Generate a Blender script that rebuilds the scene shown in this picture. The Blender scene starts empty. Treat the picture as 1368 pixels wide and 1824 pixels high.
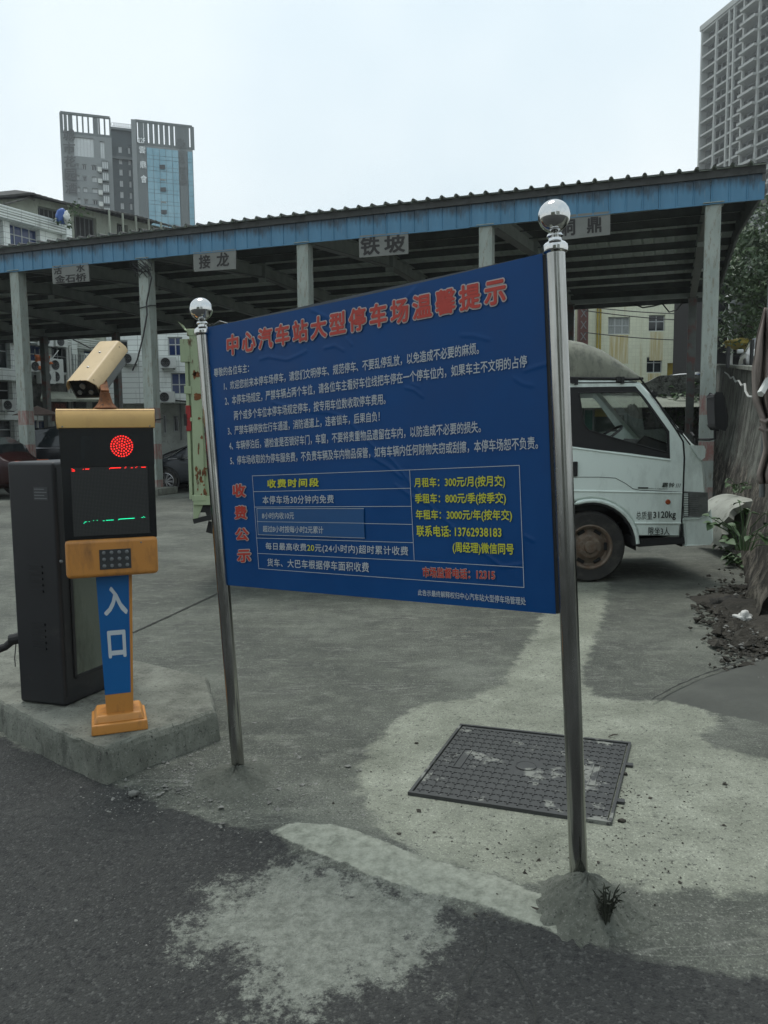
import bpy, math, random
import numpy as np
from mathutils import Vector, Matrix
from mathutils.geometry import tessellate_polygon
random.seed(7); RNG = np.random.default_rng(7)
SC = bpy.context.scene
COL = SC.collection
R = math.radians

# ------------------------------------------------------------------ camera, sky, sun, exposure
EYE = 1.6
FPX = 1423.0
_d = Vector((822 - 684, 15000 - 912, FPX)).normalized()      # "down" seen from the camera
_up = -_d
_z = Vector((0, 0, 1))
_fw = (_z - _up * _z.dot(_up)).normalized()
_rt = _fw.cross(_up)
if _rt.x < 0: _rt = -_rt
# world = rows (_rt, _fw, _up) applied on camera coords (x right, y down, z forward)
def c2w(c): return Vector((_rt.dot(c), _fw.dot(c), _up.dot(c)))
cam = bpy.data.cameras.new('camera'); camo = bpy.data.objects.new('camera', cam); COL.objects.link(camo)
cam.sensor_fit = 'VERTICAL'; cam.sensor_height = 36; cam.lens = 36 * FPX / 1824
cam.clip_start = 0.05; cam.clip_end = 3000
X_ = c2w(Vector((1, 0, 0))); Y_ = c2w(Vector((0, -1, 0))); Z_ = c2w(Vector((0, 0, -1)))
camo.matrix_world = Matrix(((X_.x, Y_.x, Z_.x, 0), (X_.y, Y_.y, Z_.y, 0), (X_.z, Y_.z, Z_.z, EYE), (0, 0, 0, 1)))
SC.camera = camo

world = bpy.data.worlds.new('World'); SC.world = world; world.use_nodes = True
wn = world.node_tree.nodes; wl = world.node_tree.links
bg = wn['Background']; bg.inputs['Strength'].default_value = 0.1
sky = wn.new('ShaderNodeTexSky'); sky.sky_type = 'NISHITA'; sky.sun_disc = False
SUN_EL, SUN_ROT = R(72), R(335)
sky.sun_elevation = SUN_EL; sky.sun_rotation = SUN_ROT; sky.air_density = 1.6; sky.dust_density = 4
tc = wn.new('ShaderNodeTexCoord'); sep = wn.new('ShaderNodeSeparateXYZ'); wl.new(tc.outputs['Generated'], sep.inputs[0])
rmp = wn.new('ShaderNodeValToRGB'); wl.new(sep.outputs['Z'], rmp.inputs['Fac'])
cr = rmp.color_ramp; cr.elements[0].position = 0.0; cr.elements[0].color = (7.25, 7.75, 7.8, 1)
cr.elements[1].position = 0.75; cr.elements[1].color = (6.6, 7.4, 7.8, 1)
e_ = cr.elements.new(0.25); e_.color = (7.1, 7.75, 8.0, 1)
e_ = cr.elements.new(0.5); e_.color = (6.6, 7.5, 7.95, 1)
nz = wn.new('ShaderNodeTexNoise'); nz.inputs['Scale'].default_value = 2.3; nz.inputs['Detail'].default_value = 3
wl.new(tc.outputs['Generated'], nz.inputs['Vector'])
r2 = wn.new('ShaderNodeValToRGB'); wl.new(nz.outputs['Fac'], r2.inputs['Fac'])
r2.color_ramp.elements[0].position = .35; r2.color_ramp.elements[0].color = (.84, .895, .935, 1)
r2.color_ramp.elements[1].position = .62; r2.color_ramp.elements[1].color = (1.04, 1.03, 1.02, 1)
mul = wn.new('ShaderNodeMix'); mul.data_type = 'RGBA'; mul.blend_type = 'MULTIPLY'; mul.inputs[0].default_value = 1
wl.new(rmp.outputs[0], mul.inputs[6]); wl.new(r2.outputs[0], mul.inputs[7])
mx = wn.new('ShaderNodeMix'); mx.data_type = 'RGBA'; mx.inputs[0].default_value = 0.9
wl.new(sky.outputs[0], mx.inputs[6]); wl.new(mul.outputs[2], mx.inputs[7]); wl.new(mx.outputs[2], bg.inputs['Color'])

sun = bpy.data.lights.new('sun', 'SUN'); suno = bpy.data.objects.new('sun', sun); COL.objects.link(suno)
sun.energy = 1.5; sun.angle = R(20); sun.color = (1, .98, .94)
# direction towards the sun for the sky's convention
sd = Vector((math.sin(SUN_ROT) * math.cos(SUN_EL), math.cos(SUN_ROT) * math.cos(SUN_EL), math.sin(SUN_EL)))
suno.rotation_euler = sd.to_track_quat('Z', 'Y').to_euler()
vs = SC.view_settings; vs.view_transform = 'Standard'; vs.look = 'None'; vs.gamma = 1; vs.exposure = 0.42; vs.use_curve_mapping = False

# ------------------------------------------------------------------ helpers
O_ = Vector((0, 0, EYE))
def ray(px, py): return c2w(Vector(((px - 684) / FPX, (py - 912) / FPX, 1)))
def G(px, py, z=0.0):
    r = ray(px, py); return O_ + r * ((z - EYE) / r.z)
def D(px, py, y):
    r = ray(px, py); return O_ + r * (y / r.y)
def onplane(px, py, p0, n):
    r = ray(px, py); return O_ + r * ((Vector(p0) - O_).dot(n) / r.dot(n))

WM = {}
def basism(o): return Matrix.LocRotScale(o.location, o.rotation_euler, o.scale)
def thing(name, label, cat, loc=(0, 0, 0), rz=0, group=None):
    o = bpy.data.objects.new(name, None); COL.objects.link(o); o.empty_display_size = .1
    o.location = loc; o.rotation_euler = (0, 0, rz); o['label'] = label; o['category'] = cat
    if group: o['group'] = group
    WM[o] = basism(o); return o
def tag(o, label, cat, group=None):
    o['label'] = label; o['category'] = cat
    if group: o['group'] = group
    return o

class MB:
    def __init__(s): s.v = []; s.f = []; s.m = []; s.mi = 0
    def add(s, vs, fs):
        b = len(s.v); s.v += [tuple(v) for v in vs]
        for f in fs: s.f.append([b + i for i in f]); s.m.append(s.mi)
        return s
    def box(s, c, d, rz=0, M=None):
        x, y, z = d[0] / 2, d[1] / 2, d[2] / 2
        P = [Vector(p) for p in ((-x, -y, -z), (x, -y, -z), (x, y, -z), (-x, y, -z), (-x, -y, z), (x, -y, z), (x, y, z), (-x, y, z))]
        T = Matrix.Translation(Vector(c)) @ (M.to_4x4() if M else Matrix.Rotation(rz, 4, 'Z'))
        return s.add([T @ p for p in P], [(0, 3, 2, 1), (4, 5, 6, 7), (0, 1, 5, 4), (1, 2, 6, 5), (2, 3, 7, 6), (3, 0, 4, 7)])
    def box2(s, a, b): # opposite corners
        return s.box([(a[i] + b[i]) / 2 for i in range(3)], [abs(a[i] - b[i]) for i in range(3)])
    def beam(s, a, b, w, h, up=(0, 0, 1)):
        a = Vector(a); b = Vector(b); d = (b - a); L = d.length; d = d.normalized()
        side = d.cross(Vector(up)).normalized(); u = side.cross(d)
        M = Matrix((side, d, u)).transposed()
        return s.box((a + b) / 2, (w, L, h), M=M)
    def tube(s, pts, r, n=8, cap=True):
        pts = [Vector(p) for p in pts]; rs = r if isinstance(r, (list, tuple)) else [r] * len(pts)
        rings = []; ref = None
        for i, p in enumerate(pts):
            d = (pts[min(i + 1, len(pts) - 1)] - pts[max(i - 1, 0)]).normalized()
            if ref is None or abs(ref.dot(d)) > .95: ref = Vector((0, 0, 1)) if abs(d.z) < .9 else Vector((1, 0, 0))
            a = d.cross(ref).normalized(); b = d.cross(a)
            rings.append([p + (a * math.cos(t) + b * math.sin(t)) * rs[i] for t in [2 * math.pi * k / n for k in range(n)]])
        vs = [q for rg in rings for q in rg]; fs = []
        for i in range(len(pts) - 1):
            for k in range(n):
                k2 = (k + 1) % n; fs.append((i * n + k, i * n + k2, (i + 1) * n + k2, (i + 1) * n + k))
        if cap: fs.append(tuple(range(n - 1, -1, -1))); fs.append(tuple((len(pts) - 1) * n + k for k in range(n)))
        return s.add(vs, fs)
    def lathe(s, prof, c=(0, 0, 0), axis=(0, 0, 1), n=24):
        ax = Vector(axis).normalized(); ref = Vector((0, 0, 1)) if abs(ax.z) < .9 else Vector((1, 0, 0))
        a = ax.cross(ref).normalized(); b = ax.cross(a); c = Vector(c); vs = []; fs = []
        for r, h in prof:
            for k in range(n):
                t = 2 * math.pi * k / n; vs.append(c + ax * h + (a * math.cos(t) + b * math.sin(t)) * r)
        for i in range(len(prof) - 1):
            for k in range(n):
                k2 = (k + 1) % n; fs.append((i * n + k, (i + 1) * n + k, (i + 1) * n + k2, i * n + k2))
        return s.add(vs, fs)
    def quad(s, a, b, c, d): return s.add([a, b, c, d], [(0, 1, 2, 3)])
    def poly(s, loops, y0, f=None): # loops of (x,z) with holes at plane y=y0 ; f maps (x,z)->Vector
        f = f or (lambda x, z: Vector((x, y0, z)))
        L = [[Vector((x, z, 0)) for x, z in lp] for lp in loops]
        tris = tessellate_polygon(L); P = [f(p.x, p.y) for lp in L for p in lp]
        return s.add(P, [tuple(t) for t in tris])
    def extr(s, loop, fa, fb): # closed prism between two maps of a 2d loop
        A = [fa(x, z) for x, z in loop]; B = [fb(x, z) for x, z in loop]; n = len(loop)
        tr = [tuple(t) for t in tessellate_polygon([[Vector((x, z, 0)) for x, z in loop]])]
        fs = [t for t in tr] + [tuple(n + i for i in reversed(t)) for t in tr]
        fs += [(i, (i + 1) % n, n + (i + 1) % n, n + i) for i in range(n)]
        return s.add(A + B, fs)
    def build(s, name, mats, parent=None, local=False, smooth=False, bevel=0, seg=2, autos=None):
        me = bpy.data.meshes.new(name)
        V = s.v
        if parent is not None and not local:
            inv = WM[parent].inverted(); V = [inv @ Vector(v) for v in V]
        me.from_pydata([tuple(v) for v in V], [], s.f)
        mats = mats if isinstance(mats, (list, tuple)) else [mats]
        for m in mats: me.materials.append(m)
        if len(mats) > 1: me.polygons.foreach_set('material_index', s.m)
        if smooth or autos: me.polygons.foreach_set('use_smooth', [True] * len(s.f))
        me.validate(); me.update()
        if autos:
            me.set_sharp_from_angle(angle=R(autos))
        o = bpy.data.objects.new(name, me); COL.objects.link(o)
        if parent is not None:
            o.parent = parent; WM[o] = WM[parent] 
        else: WM[o] = Matrix.Identity(4)
        if bevel:
            md = o.modifiers.new('bevel', 'BEVEL'); md.width = bevel; md.segments = seg; md.limit_method = 'ANGLE'; md.angle_limit = R(35)
            md.harden_normals = False
            me.polygons.foreach_set('use_smooth', [True] * len(me.polygons)); me.set_sharp_from_angle(angle=R(40)) if False else None
            md2 = o.modifiers.new('wn', 'WEIGHTED_NORMAL'); md2.keep_sharp = True
        return o
def inst(o, parent, M=None, name=None):
    c = o.copy(); COL.objects.link(c); c.parent = parent; WM[c] = WM[parent]
    if M is not None: c.matrix_local = M
    return c
def copytree(o, parent=None):
    c = o.copy(); COL.objects.link(c); c.parent = parent
    for ch in o.children: copytree(ch, c)
    return c

# ------------------------------------------------------------------ materials
class NT:
    def __init__(s, name):
        s.m = bpy.data.materials.new(name); s.m.use_nodes = True; s.n = s.m.node_tree.nodes; s.l = s.m.node_tree.links
        s.b = s.n['Principled BSDF']; s.tc = s.n.new('ShaderNodeTexCoord')
    def mapping(s, scale=(1, 1, 1), out='Object', rot=(0, 0, 0)):
        m = s.n.new('ShaderNodeMapping'); m.inputs['Scale'].default_value = scale; m.inputs['Rotation'].default_value = rot
        s.l.new(s.tc.outputs[out], m.inputs[0]); return m.outputs[0]
    def noise(s, vec, scale, detail=5, rough=.6, dist=0):
        t = s.n.new('ShaderNodeTexNoise'); t.inputs['Scale'].default_value = scale; t.inputs['Detail'].default_value = detail
        t.inputs['Roughness'].default_value = rough; t.inputs['Distortion'].default_value = dist
        s.l.new(vec, t.inputs['Vector']); return t.outputs['Fac']
    def ramp(s, fac, stops):
        r = s.n.new('ShaderNodeValToRGB'); s.l.new(fac, r.inputs[0]); e = r.color_ramp.elements
        while len(e) < len(stops): e.new(.5)
        for i, (p, c) in enumerate(stops):
            e[i].position = p; c = (c, c, c) if isinstance(c, (int, float)) else c; e[i].color = (*c[:3], 1)
        return r.outputs[0]
    def mix(s, fac, a, b, mode='MIX'):
        x = s.n.new('ShaderNodeMix'); x.data_type = 'RGBA'; x.blend_type = mode
        for i, v in ((0, fac), (6, a), (7, b)):
            if isinstance(v, (int, float)): x.inputs[i].default_value = v if i == 0 else (v, v, v, 1)
            elif isinstance(v, (tuple, list)): x.inputs[i].default_value = (*v[:3], 1)
            else: s.l.new(v, x.inputs[i])
        return x.outputs[2]
    def math(s, op, a, b=None, c=None):
        x = s.n.new('ShaderNodeMath'); x.operation = op
        for i, v in enumerate((a, b, c)):
            if v is None: continue
            if isinstance(v, (int, float)): x.inputs[i].default_value = v
            else: s.l.new(v, x.inputs[i])
        return x.outputs[0]
    def bump(s, h, strength=.3, dist=.01):
        b = s.n.new('ShaderNodeBump'); b.inputs['Strength'].default_value = strength; b.inputs['Distance'].default_value = dist
        s.l.new(h, b.inputs['Height']); s.l.new(b.outputs[0], s.b.inputs['Normal'])
    def set(s, color=None, rough=None, metal=None):
        for k, v in (('Base Color', color), ('Roughness', rough), ('Metallic', metal)):
            if v is None: continue
            if isinstance(v, (int, float)): s.b.inputs[k].default_value = v
            elif isinstance(v, (tuple, list)): s.b.inputs[k].default_value = (*v[:3], 1)
            else: s.l.new(v, s.b.inputs[k])
        return s.m
def sc(c, k): return tuple(min(1, x * k) for x in c)
def mat(name, col, rough=.6, metal=0, var=.2, scale=3, dirt=None, dlo=.5, dhi=.65, dscale=6, stretch=(1, 1, 1), bump=0, bscale=60, bdist=.004, spec=None):
    t = NT(name); v = t.mapping(stretch)
    c = t.ramp(t.noise(v, scale, 6), [(.3, sc(col, 1 - var)), (.7, sc(col, 1 + var))])
    if dirt: c = t.mix(t.ramp(t.noise(v, dscale, 8, .7), [(dlo, 0), (dhi, 1)]), c, dirt)
    t.set(c, rough, metal)
    if spec is not None: t.b.inputs['Specular IOR Level'].default_value = spec
    if bump: t.bump(t.noise(t.mapping(), bscale, 4), bump, bdist)
    return t.m
def emat(name, col, st):
    t = NT(name); t.set((.01, .01, .01), .5); t.b.inputs['Emission Color'].default_value = (*col, 1); t.b.inputs['Emission Strength'].default_value = st; return t.m
def glassmat(name, tint=(.75, .8, .78), fac=.85):
    m = bpy.data.materials.new(name); m.use_nodes = True; n = m.node_tree.nodes; l = m.node_tree.links; n.remove(n['Principled BSDF'])
    tr = n.new('ShaderNodeBsdfTransparent'); tr.inputs[0].default_value = (*tint, 1)
    gl = n.new('ShaderNodeBsdfGlossy'); gl.inputs['Roughness'].default_value = .03; gl.inputs[0].default_value = (.9, .9, .9, 1)
    fr = n.new('ShaderNodeFresnel'); fr.inputs[0].default_value = 1.5
    ms = n.new('ShaderNodeMixShader'); l.new(fr.outputs[0], ms.inputs[0]); l.new(tr.outputs[0], ms.inputs[1]); l.new(gl.outputs[0], ms.inputs[2])
    l.new(ms.outputs[0], n['Material Output'].inputs[0]); return m

def concmat():
    t = NT('raw_concrete'); P = t.mapping(); c = t.ramp(t.noise(P, 3.5, 9, .7), [(.32, (.1, .105, .085)), (.5, (.165, .172, .142)), (.68, (.24, .25, .21))])
    c = t.mix(t.ramp(t.noise(t.mapping((1, 1, .5)), 5, 10, .8), [(.5, 0), (.62, .75)]), c, (.06, .062, .052)); c = t.mix(t.ramp(t.noise(P, 70, 4, .7), [(.34, .9), (.42, 0)]), c, (.03, .03, .026))
    c = t.mix(t.ramp(t.noise(P, 100, 3, .7), [(.6, 0), (.68, .6)]), c, (.3, .305, .27)); t.set(c, .92); t.bump(t.noise(P, 40, 8, .8), .8, .012); return t.m
M_CONC = concmat()
def moundmat(name, k):
    t = NT(name); P = t.mapping(); c = t.ramp(t.noise(P, 9, 8, .7), [(.3, sc((.075, .082, .066), k)), (.7, sc((.165, .175, .145), k))])
    c = t.mix(t.ramp(t.noise(P, 90, 4, .7), [(.55, 0), (.68, .6)]), c, sc((.26, .265, .235), k)); c = t.mix(t.ramp(t.noise(P, 75, 4, .7), [(.33, .8), (.43, 0)]), c, (.03, .03, .026))
    t.set(c, .95); t.bump(t.noise(P, 60, 6, .8), 1, .014); return t.m
M_MOUND = moundmat('cement_mortar', 1.05); M_MOUND2 = moundmat('dull_cement_mortar', .85)
def chrome():
    t = NT('polished_steel'); v = t.mapping((6, 6, .6)); 
    c = t.ramp(t.noise(v, 5, 5), [(.3, (.27, .27, .255)), (.7, (.44, .44, .42))])
    c = t.mix(t.ramp(t.noise(t.mapping((1, 1, .25)), 14, 6, .7), [(.55, 0), (.72, .6)]), c, (.16, .15, .13))
    r = t.ramp(t.noise(t.mapping((1, 1, .3)), 12, 5), [(.35, .1), (.75, .32)]); t.set(c, r, 1); return t.m
M_STEEL = chrome()
M_BALL = mat('mirror_steel', (.58, .58, .57), .035, 1, var=.03, dirt=(.35, .34, .32), dlo=.6, dhi=.8, dscale=20)
def bannermat():
    t = NT('blue_banner_vinyl'); c = t.ramp(t.noise(t.mapping(), 2.5, 4), [(.3, (.0015, .046, .165)), (.7, (.002, .058, .2))])
    t.set(c, t.ramp(t.noise(t.mapping(), 5, 3), [(.3, .33), (.7, .5)])); t.b.inputs['Specular IOR Level'].default_value = .22; t.bump(t.noise(t.mapping((1, 1, .4)), 3.2, 4), .12, .012); return t.m
M_BLUE = bannermat()
M_PATCH = mat('blue_sticker', (.008, .07, .2), .35, var=.1)
M_TWHITE = mat('print_white', (.42, .45, .47), .5, var=.05)
M_TOUT = mat('print_outline_white', (.42, .37, .35), .5, var=.05)
M_TRED = mat('print_red', (.42, .035, .02), .5, var=.1)
M_TYEL = mat('print_yellow', (.5, .5, .03), .5, var=.1)
M_ORANGE = mat('orange_enamel', (.5, .215, .045), .45, var=.08, dirt=(.22, .1, .035), dlo=.5, dhi=.75, dscale=9, stretch=(1, 1, .35), bump=.15, bscale=25, bdist=.003)
M_ORANGE_B = mat('toplit_orange_enamel', (.56, .35, .12), .5, var=.08, scale=4, dirt=(.42, .24, .09), dlo=.5, dhi=.75, dscale=7)  # paler copy of the orange: overhead light put into the top cap's colour
M_TAN = mat('pale_tan_enamel', (.5, .37, .2), .5, var=.08, scale=9, dirt=(.4, .29, .15), dlo=.55, dhi=.8, dscale=12)  # pale beige tan coat of the camera hood
M_RUST = mat('rust', (.16, .06, .02), .9, var=.5, scale=20, dirt=(.05, .025, .015), dscale=30, bump=.6)
M_BLKPLASTIC = mat('black_glossy_panel', (.008, .009, .01), .18, var=.2)
M_BLKMATTE = mat('black_rubber', (.012, .012, .012), .75, var=.3)
M_DKPAINT = mat('dark_grey_powder_coat', (.014, .0145, .016), .45, var=.15, scale=4, dirt=(.05, .048, .045), dlo=.58, dhi=.8, dscale=5)
M_LBLUE = mat('terminal_blue_film', (.003, .1, .3), .4, var=.08, dirt=(.01, .02, .03), dlo=.62, dhi=.8, dscale=9)
M_LWHITE = mat('terminal_white_film', (.5, .55, .58), .45, var=.05)
M_LEDOFF = mat('led_matrix_off', (.03, .032, .033), .5, var=.1)
M_RED_E = emat('led_red', (1, .02, .015), 3.0); M_RED_D = emat('led_red_glow', (.4, .0, .002), .02)
M_GRN_E = emat('led_green', (.01, 1, .45), 1.6)
M_GREYMET = mat('grey_metal', (.16, .17, .17), .45, .2, var=.15)
M_GLASS = glassmat('window_glass', (.78, .82, .8))
M_GLASS_D = mat('dark_window_glass', (.015, .02, .022), .08, var=.3, scale=.7)
M_GLASS_B = mat('blue_window_glass', (.015, .035, .11), .12, var=.3, scale=1.5)
M_DARK = mat('dark_interior', (.008, .008, .008), .9, var=.3)
M_TWP = mat('white_truck_paint', (.68, .76, .7), .3, var=.03, scale=2, dirt=(.3, .34, .3), dlo=.5, dhi=.85, dscale=3, stretch=(1, 1, .4))
M_OLIVE = mat('weathered_olive_fibreglass', (.15, .155, .115), .6, var=.25, scale=5, dirt=(.05, .05, .04), dlo=.48, dhi=.7, dscale=12, stretch=(1, 1, .5))
M_PALEGRN = mat('pale_green_truck_paint', (.3, .36, .22), .6, var=.12, scale=4, dirt=(.1, .05, .025), dlo=.6, dhi=.67, dscale=11, stretch=(1, 1, .35))
M_TYRE = mat('tyre_rubber', (.022, .021, .019), .85, var=.35, scale=8, dirt=(.06, .055, .045), dlo=.5, dhi=.7, dscale=9)
M_RIM = mat('rusty_rim_paint', (.15, .12, .09), .7, .2, var=.3, scale=12, dirt=(.1, .05, .025), dlo=.45, dhi=.7, dscale=16)
M_ALLOY = mat('alloy_rim', (.4, .4, .41), .3, .9, var=.1)
M_AMBER = mat('amber_lens', (.3, .06, .015), .25, var=.2)
M_HEADL = mat('headlight_lens', (.16, .17, .16), .12, .3, var=.35, scale=14)
M_BLKLET = mat('black_lettering', (.02, .025, .02), .6, var=.1)

def fasciamat():
    t = NT('weathered_blue_steel_sheet'); v = t.mapping((1, 1, .25))
    c = t.ramp(t.noise(v, 2.2, 5), [(.3, (.045, .15, .25)), (.7, (.08, .225, .36))])
    s_ = t.n.new('ShaderNodeSeparateXYZ'); t.l.new(t.tc.outputs['Object'], s_.inputs[0])
    # run-off dirt that hangs from the top edge (local z runs 0..0.5)
    edge = t.math('ADD', t.math('MULTIPLY', s_.outputs[2], 2.0), t.math('MULTIPLY', t.math('SUBTRACT', t.noise(t.mapping((4, 4, .6)), 2.0, 5, .7), .5), 1.1))
    c = t.mix(t.ramp(edge, [(.5, 0), (.9, .92)]), c, (.018, .032, .045))
    c = t.mix(t.ramp(t.noise(t.mapping((5, 5, .4)), 3, 7, .7), [(.6, 0), (.75, .55)]), c, (.2, .27, .32))
    t.set(c, .5); return t.m
M_FASCIA = fasciamat()
M_ROOF = mat('grey_roof_sheet', (.06, .062, .06), .75, var=.3, scale=2, dirt=(.03, .03, .028), dscale=4)
M_ROOFU = mat('roof_sheet_underside', (.72, .77, .72), .8, var=.15, scale=1.5, stretch=(1, 1, 1))
M_BEAM = mat('grey_beam_paint', (.38, .41, .39), .7, var=.2, scale=2)
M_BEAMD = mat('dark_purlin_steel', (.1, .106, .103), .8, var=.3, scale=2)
def columnmat():
    t = NT('flaking_column_paint'); s_ = t.n.new('ShaderNodeSeparateXYZ'); t.l.new(t.tc.outputs['Object'], s_.inputs[0]); z = s_.outputs[2]
    nb = t.noise(t.mapping((3, 3, 1)), 4, 5, .7)
    c = t.ramp(t.noise(t.mapping((2, 2, .5)), 2.2, 6), [(.3, (.24, .275, .245)), (.7, (.35, .385, .35))])
    c = t.mix(t.ramp(t.noise(t.mapping((3, 3, .8)), 5, 8, .75), [(.53, 0), (.62, .8)]), c, (.19, .17, .13))
    # painted red bands, 0.42 m pitch below 2.4 m, worn
    zz = t.math('ADD', z, t.math('MULTIPLY', nb, .05)); w = t.math('FRACT', t.math('DIVIDE', zz, .95))
    band = t.math('MULTIPLY', t.math('LESS_THAN', w, .42), t.math('LESS_THAN', z, 2.75))
    wear = t.ramp(t.noise(t.mapping((3, 3, .7)), 6, 8, .75), [(.42, .85), (.62, .1)])
    c = t.mix(t.math('MULTIPLY', band, wear), c, (.26, .1, .085)); t.set(c, .75)
    t.bump(t.noise(t.mapping(), 30, 5), .3, .004); return t.m
M_COLUMN = columnmat()
M_SIGNB = mat('pale_signboard', (.16, .165, .15), .6, var=.1)
M_SIGNT = mat('signboard_dark_paint', (.02, .018, .017), .7, var=.2)
def tilemat(name, col, grout, w, h, var=.12, dirt=(.1, .1, .09), dlo=.55, dhi=.8, yel=None):
    t = NT(name); b = t.n.new('ShaderNodeTexBrick'); b.offset = 0
    vx = t.n.new('ShaderNodeSeparateXYZ'); t.l.new(t.tc.outputs['Object'], vx.inputs[0])
    cb = t.n.new('ShaderNodeCombineXYZ'); t.l.new(t.math('ADD', vx.outputs[0], vx.outputs[1]), cb.inputs[0]); t.l.new(vx.outputs[2], cb.inputs[1])
    t.l.new(cb.outputs[0], b.inputs['Vector']); b.inputs['Scale'].default_value = 1
    b.inputs['Brick Width'].default_value = w; b.inputs['Row Height'].default_value = h; b.inputs['Mortar Size'].default_value = min(w, h) * .05
    b.inputs['Color1'].default_value = (*col, 1); b.inputs['Color2'].default_value = (*sc(col, .92), 1); b.inputs['Mortar'].default_value = (*grout, 1)
    c = t.mix(t.ramp(t.noise(t.mapping((1, 1, .25)), 1.1, 8, .7), [(dlo, 0), (dhi, .8)]), b.outputs[0], dirt)
    if yel: c = t.mix(t.ramp(t.noise(t.mapping((1.5, 1.5, .12)), 1.6, 6, .7), [(.56, 0), (.72, .7)]), c, yel)
    t.set(c, .5); return t.m
M_TILEW = tilemat('white_wall_tiles', (.76, .8, .76), (.34, .36, .34), 1.2, .3)
M_TILEY = tilemat('cream_wall_tiles', (.66, .68, .52), (.55, .57, .43), .25, .25, yel=(.35, .28, .1), dlo=.6, dhi=.9)
M_PLASTER = mat('stained_plaster', (.26, .28, .23), .9, var=.2, scale=1, dirt=(.09, .09, .075), dlo=.5, dhi=.75, dscale=2, stretch=(1, 1, .4))
M_PLASTERD = mat('sooty_plaster', (.1, .1, .09), .9, var=.4, scale=1, dirt=(.03, .03, .028), dlo=.45, dhi=.65, dscale=2.2)
M_WFRAME = mat('window_frame_alu', (.4, .42, .42), .5, var=.08)
M_ROOFTILE = mat('old_dark_roof_tiles', (.035, .035, .032), .9, var=.4, scale=4)
M_TOWERG = mat('grey_cladding', (.12, .14, .14), .6, var=.06, scale=.1)
M_TOWERG2 = mat('pale_grey_cladding', (.2, .22, .22), .6, var=.06, scale=.1)
M_TOWERD = mat('dark_teal_cladding', (.055, .075, .08), .6, var=.08, scale=.1)
def curtain():
    t = NT('curtain_wall_glass'); t.set(t.ramp(t.noise(t.mapping((.3, .3, .1)), 1, 3), [(.35, (.15, .30, .37)), (.65, (.22, .38, .45))]), .2, .2); return t.m
M_CURTAIN = curtain()
M_WIN_T = mat('pale_window_glass', (.55, .58, .58), .3, var=.15, scale=.3)
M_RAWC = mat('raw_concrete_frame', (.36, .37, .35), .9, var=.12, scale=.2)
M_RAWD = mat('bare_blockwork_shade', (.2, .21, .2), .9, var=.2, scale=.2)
M_ACW = mat('air_conditioner_white', (.55, .57, .54), .5, var=.06)
M_CLOTHO = mat('orange_cloth', (.42, .12, .04), .85, var=.2, bump=.4, bscale=6, bdist=.03)
M_CLOTHP = mat('faded_pink_canvas', (.5, .36, .33), .8, var=.12)
M_TARP = mat('brown_pink_tarp', (.2, .165, .145), .85, var=.2, scale=3, bump=.3, bscale=20)
M_PIPEW = mat('white_pvc_pipe', (.5, .51, .48), .5, var=.1)
M_CABLE = mat('black_cable', (.015, .015, .015), .6, var=.2)
M_BLUEP = mat('blue_plastic', (.02, .08, .3), .4, var=.1)
M_SIGNRED = mat('dark_red_signboard', (.09, .03, .022), .6, var=.25)
M_SHUT = mat('yellow_shutter', (.36, .28, .05), .5, var=.15)
M_TEAL = mat('teal_door', (.05, .2, .16), .5, var=.1)
M_BARK = mat('bark', (.06, .05, .04), .95, var=.4, scale=12, bump=1, bscale=30, bdist=.02)
def leafmat(name, a, b):
    t = NT(name); t.set(t.ramp(t.noise(t.mapping(), .9, 3), [(.35, a), (.65, b)]), .6); return t.m
M_LEAF = leafmat('leaf_green', (.03, .055, .022), (.06, .1, .035)); M_LEAFW = leafmat('weed_leaf_green', (.035, .075, .025), (.07, .13, .04))
M_WALLR = mat('old_rendered_wall', (.13, .13, .11), .95, var=.25, scale=1.2, dirt=(.035, .033, .028), dlo=.46, dhi=.6, dscale=1.8, stretch=(1, 1, .5), bump=.8, bscale=14, bdist=.03)
M_STONE = mat('rough_grey_stone', (.13, .135, .12), .95, var=.4, scale=3, dirt=(.03, .03, .025), dlo=.48, dhi=.6, dscale=5, bump=1, bscale=9, bdist=.06)
M_ROCK = mat('dark_layered_rock', (.06, .056, .048), .95, var=.5, scale=3, dirt=(.018, .017, .015), dlo=.45, dhi=.58, dscale=6, stretch=(1, 1, .4), bump=1, bscale=10, bdist=.05)
M_SOIL = mat('dark_soil', (.04, .036, .028), .98, var=.4, scale=9, dirt=(.09, .085, .07), dlo=.58, dhi=.66, dscale=30, bump=1, bscale=50, bdist=.02)
M_CULV = mat('white_concrete_pipe', (.3, .31, .27), .85, var=.15, scale=4, dirt=(.12, .12, .1), dlo=.55, dhi=.7, dscale=7)
M_STEELCOVER = mat('cast_composite_cover', (.035, .0365, .036), .55, var=.15, scale=4, dirt=(.17, .175, .155), dlo=.56, dhi=.6, dscale=5)
M_GRAVEL = mat('gravel_grey', (.17, .17, .155), .9, var=.5, scale=9)
M_PAPER = mat('white_litter', (.55, .55, .52), .8, var=.1)

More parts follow.
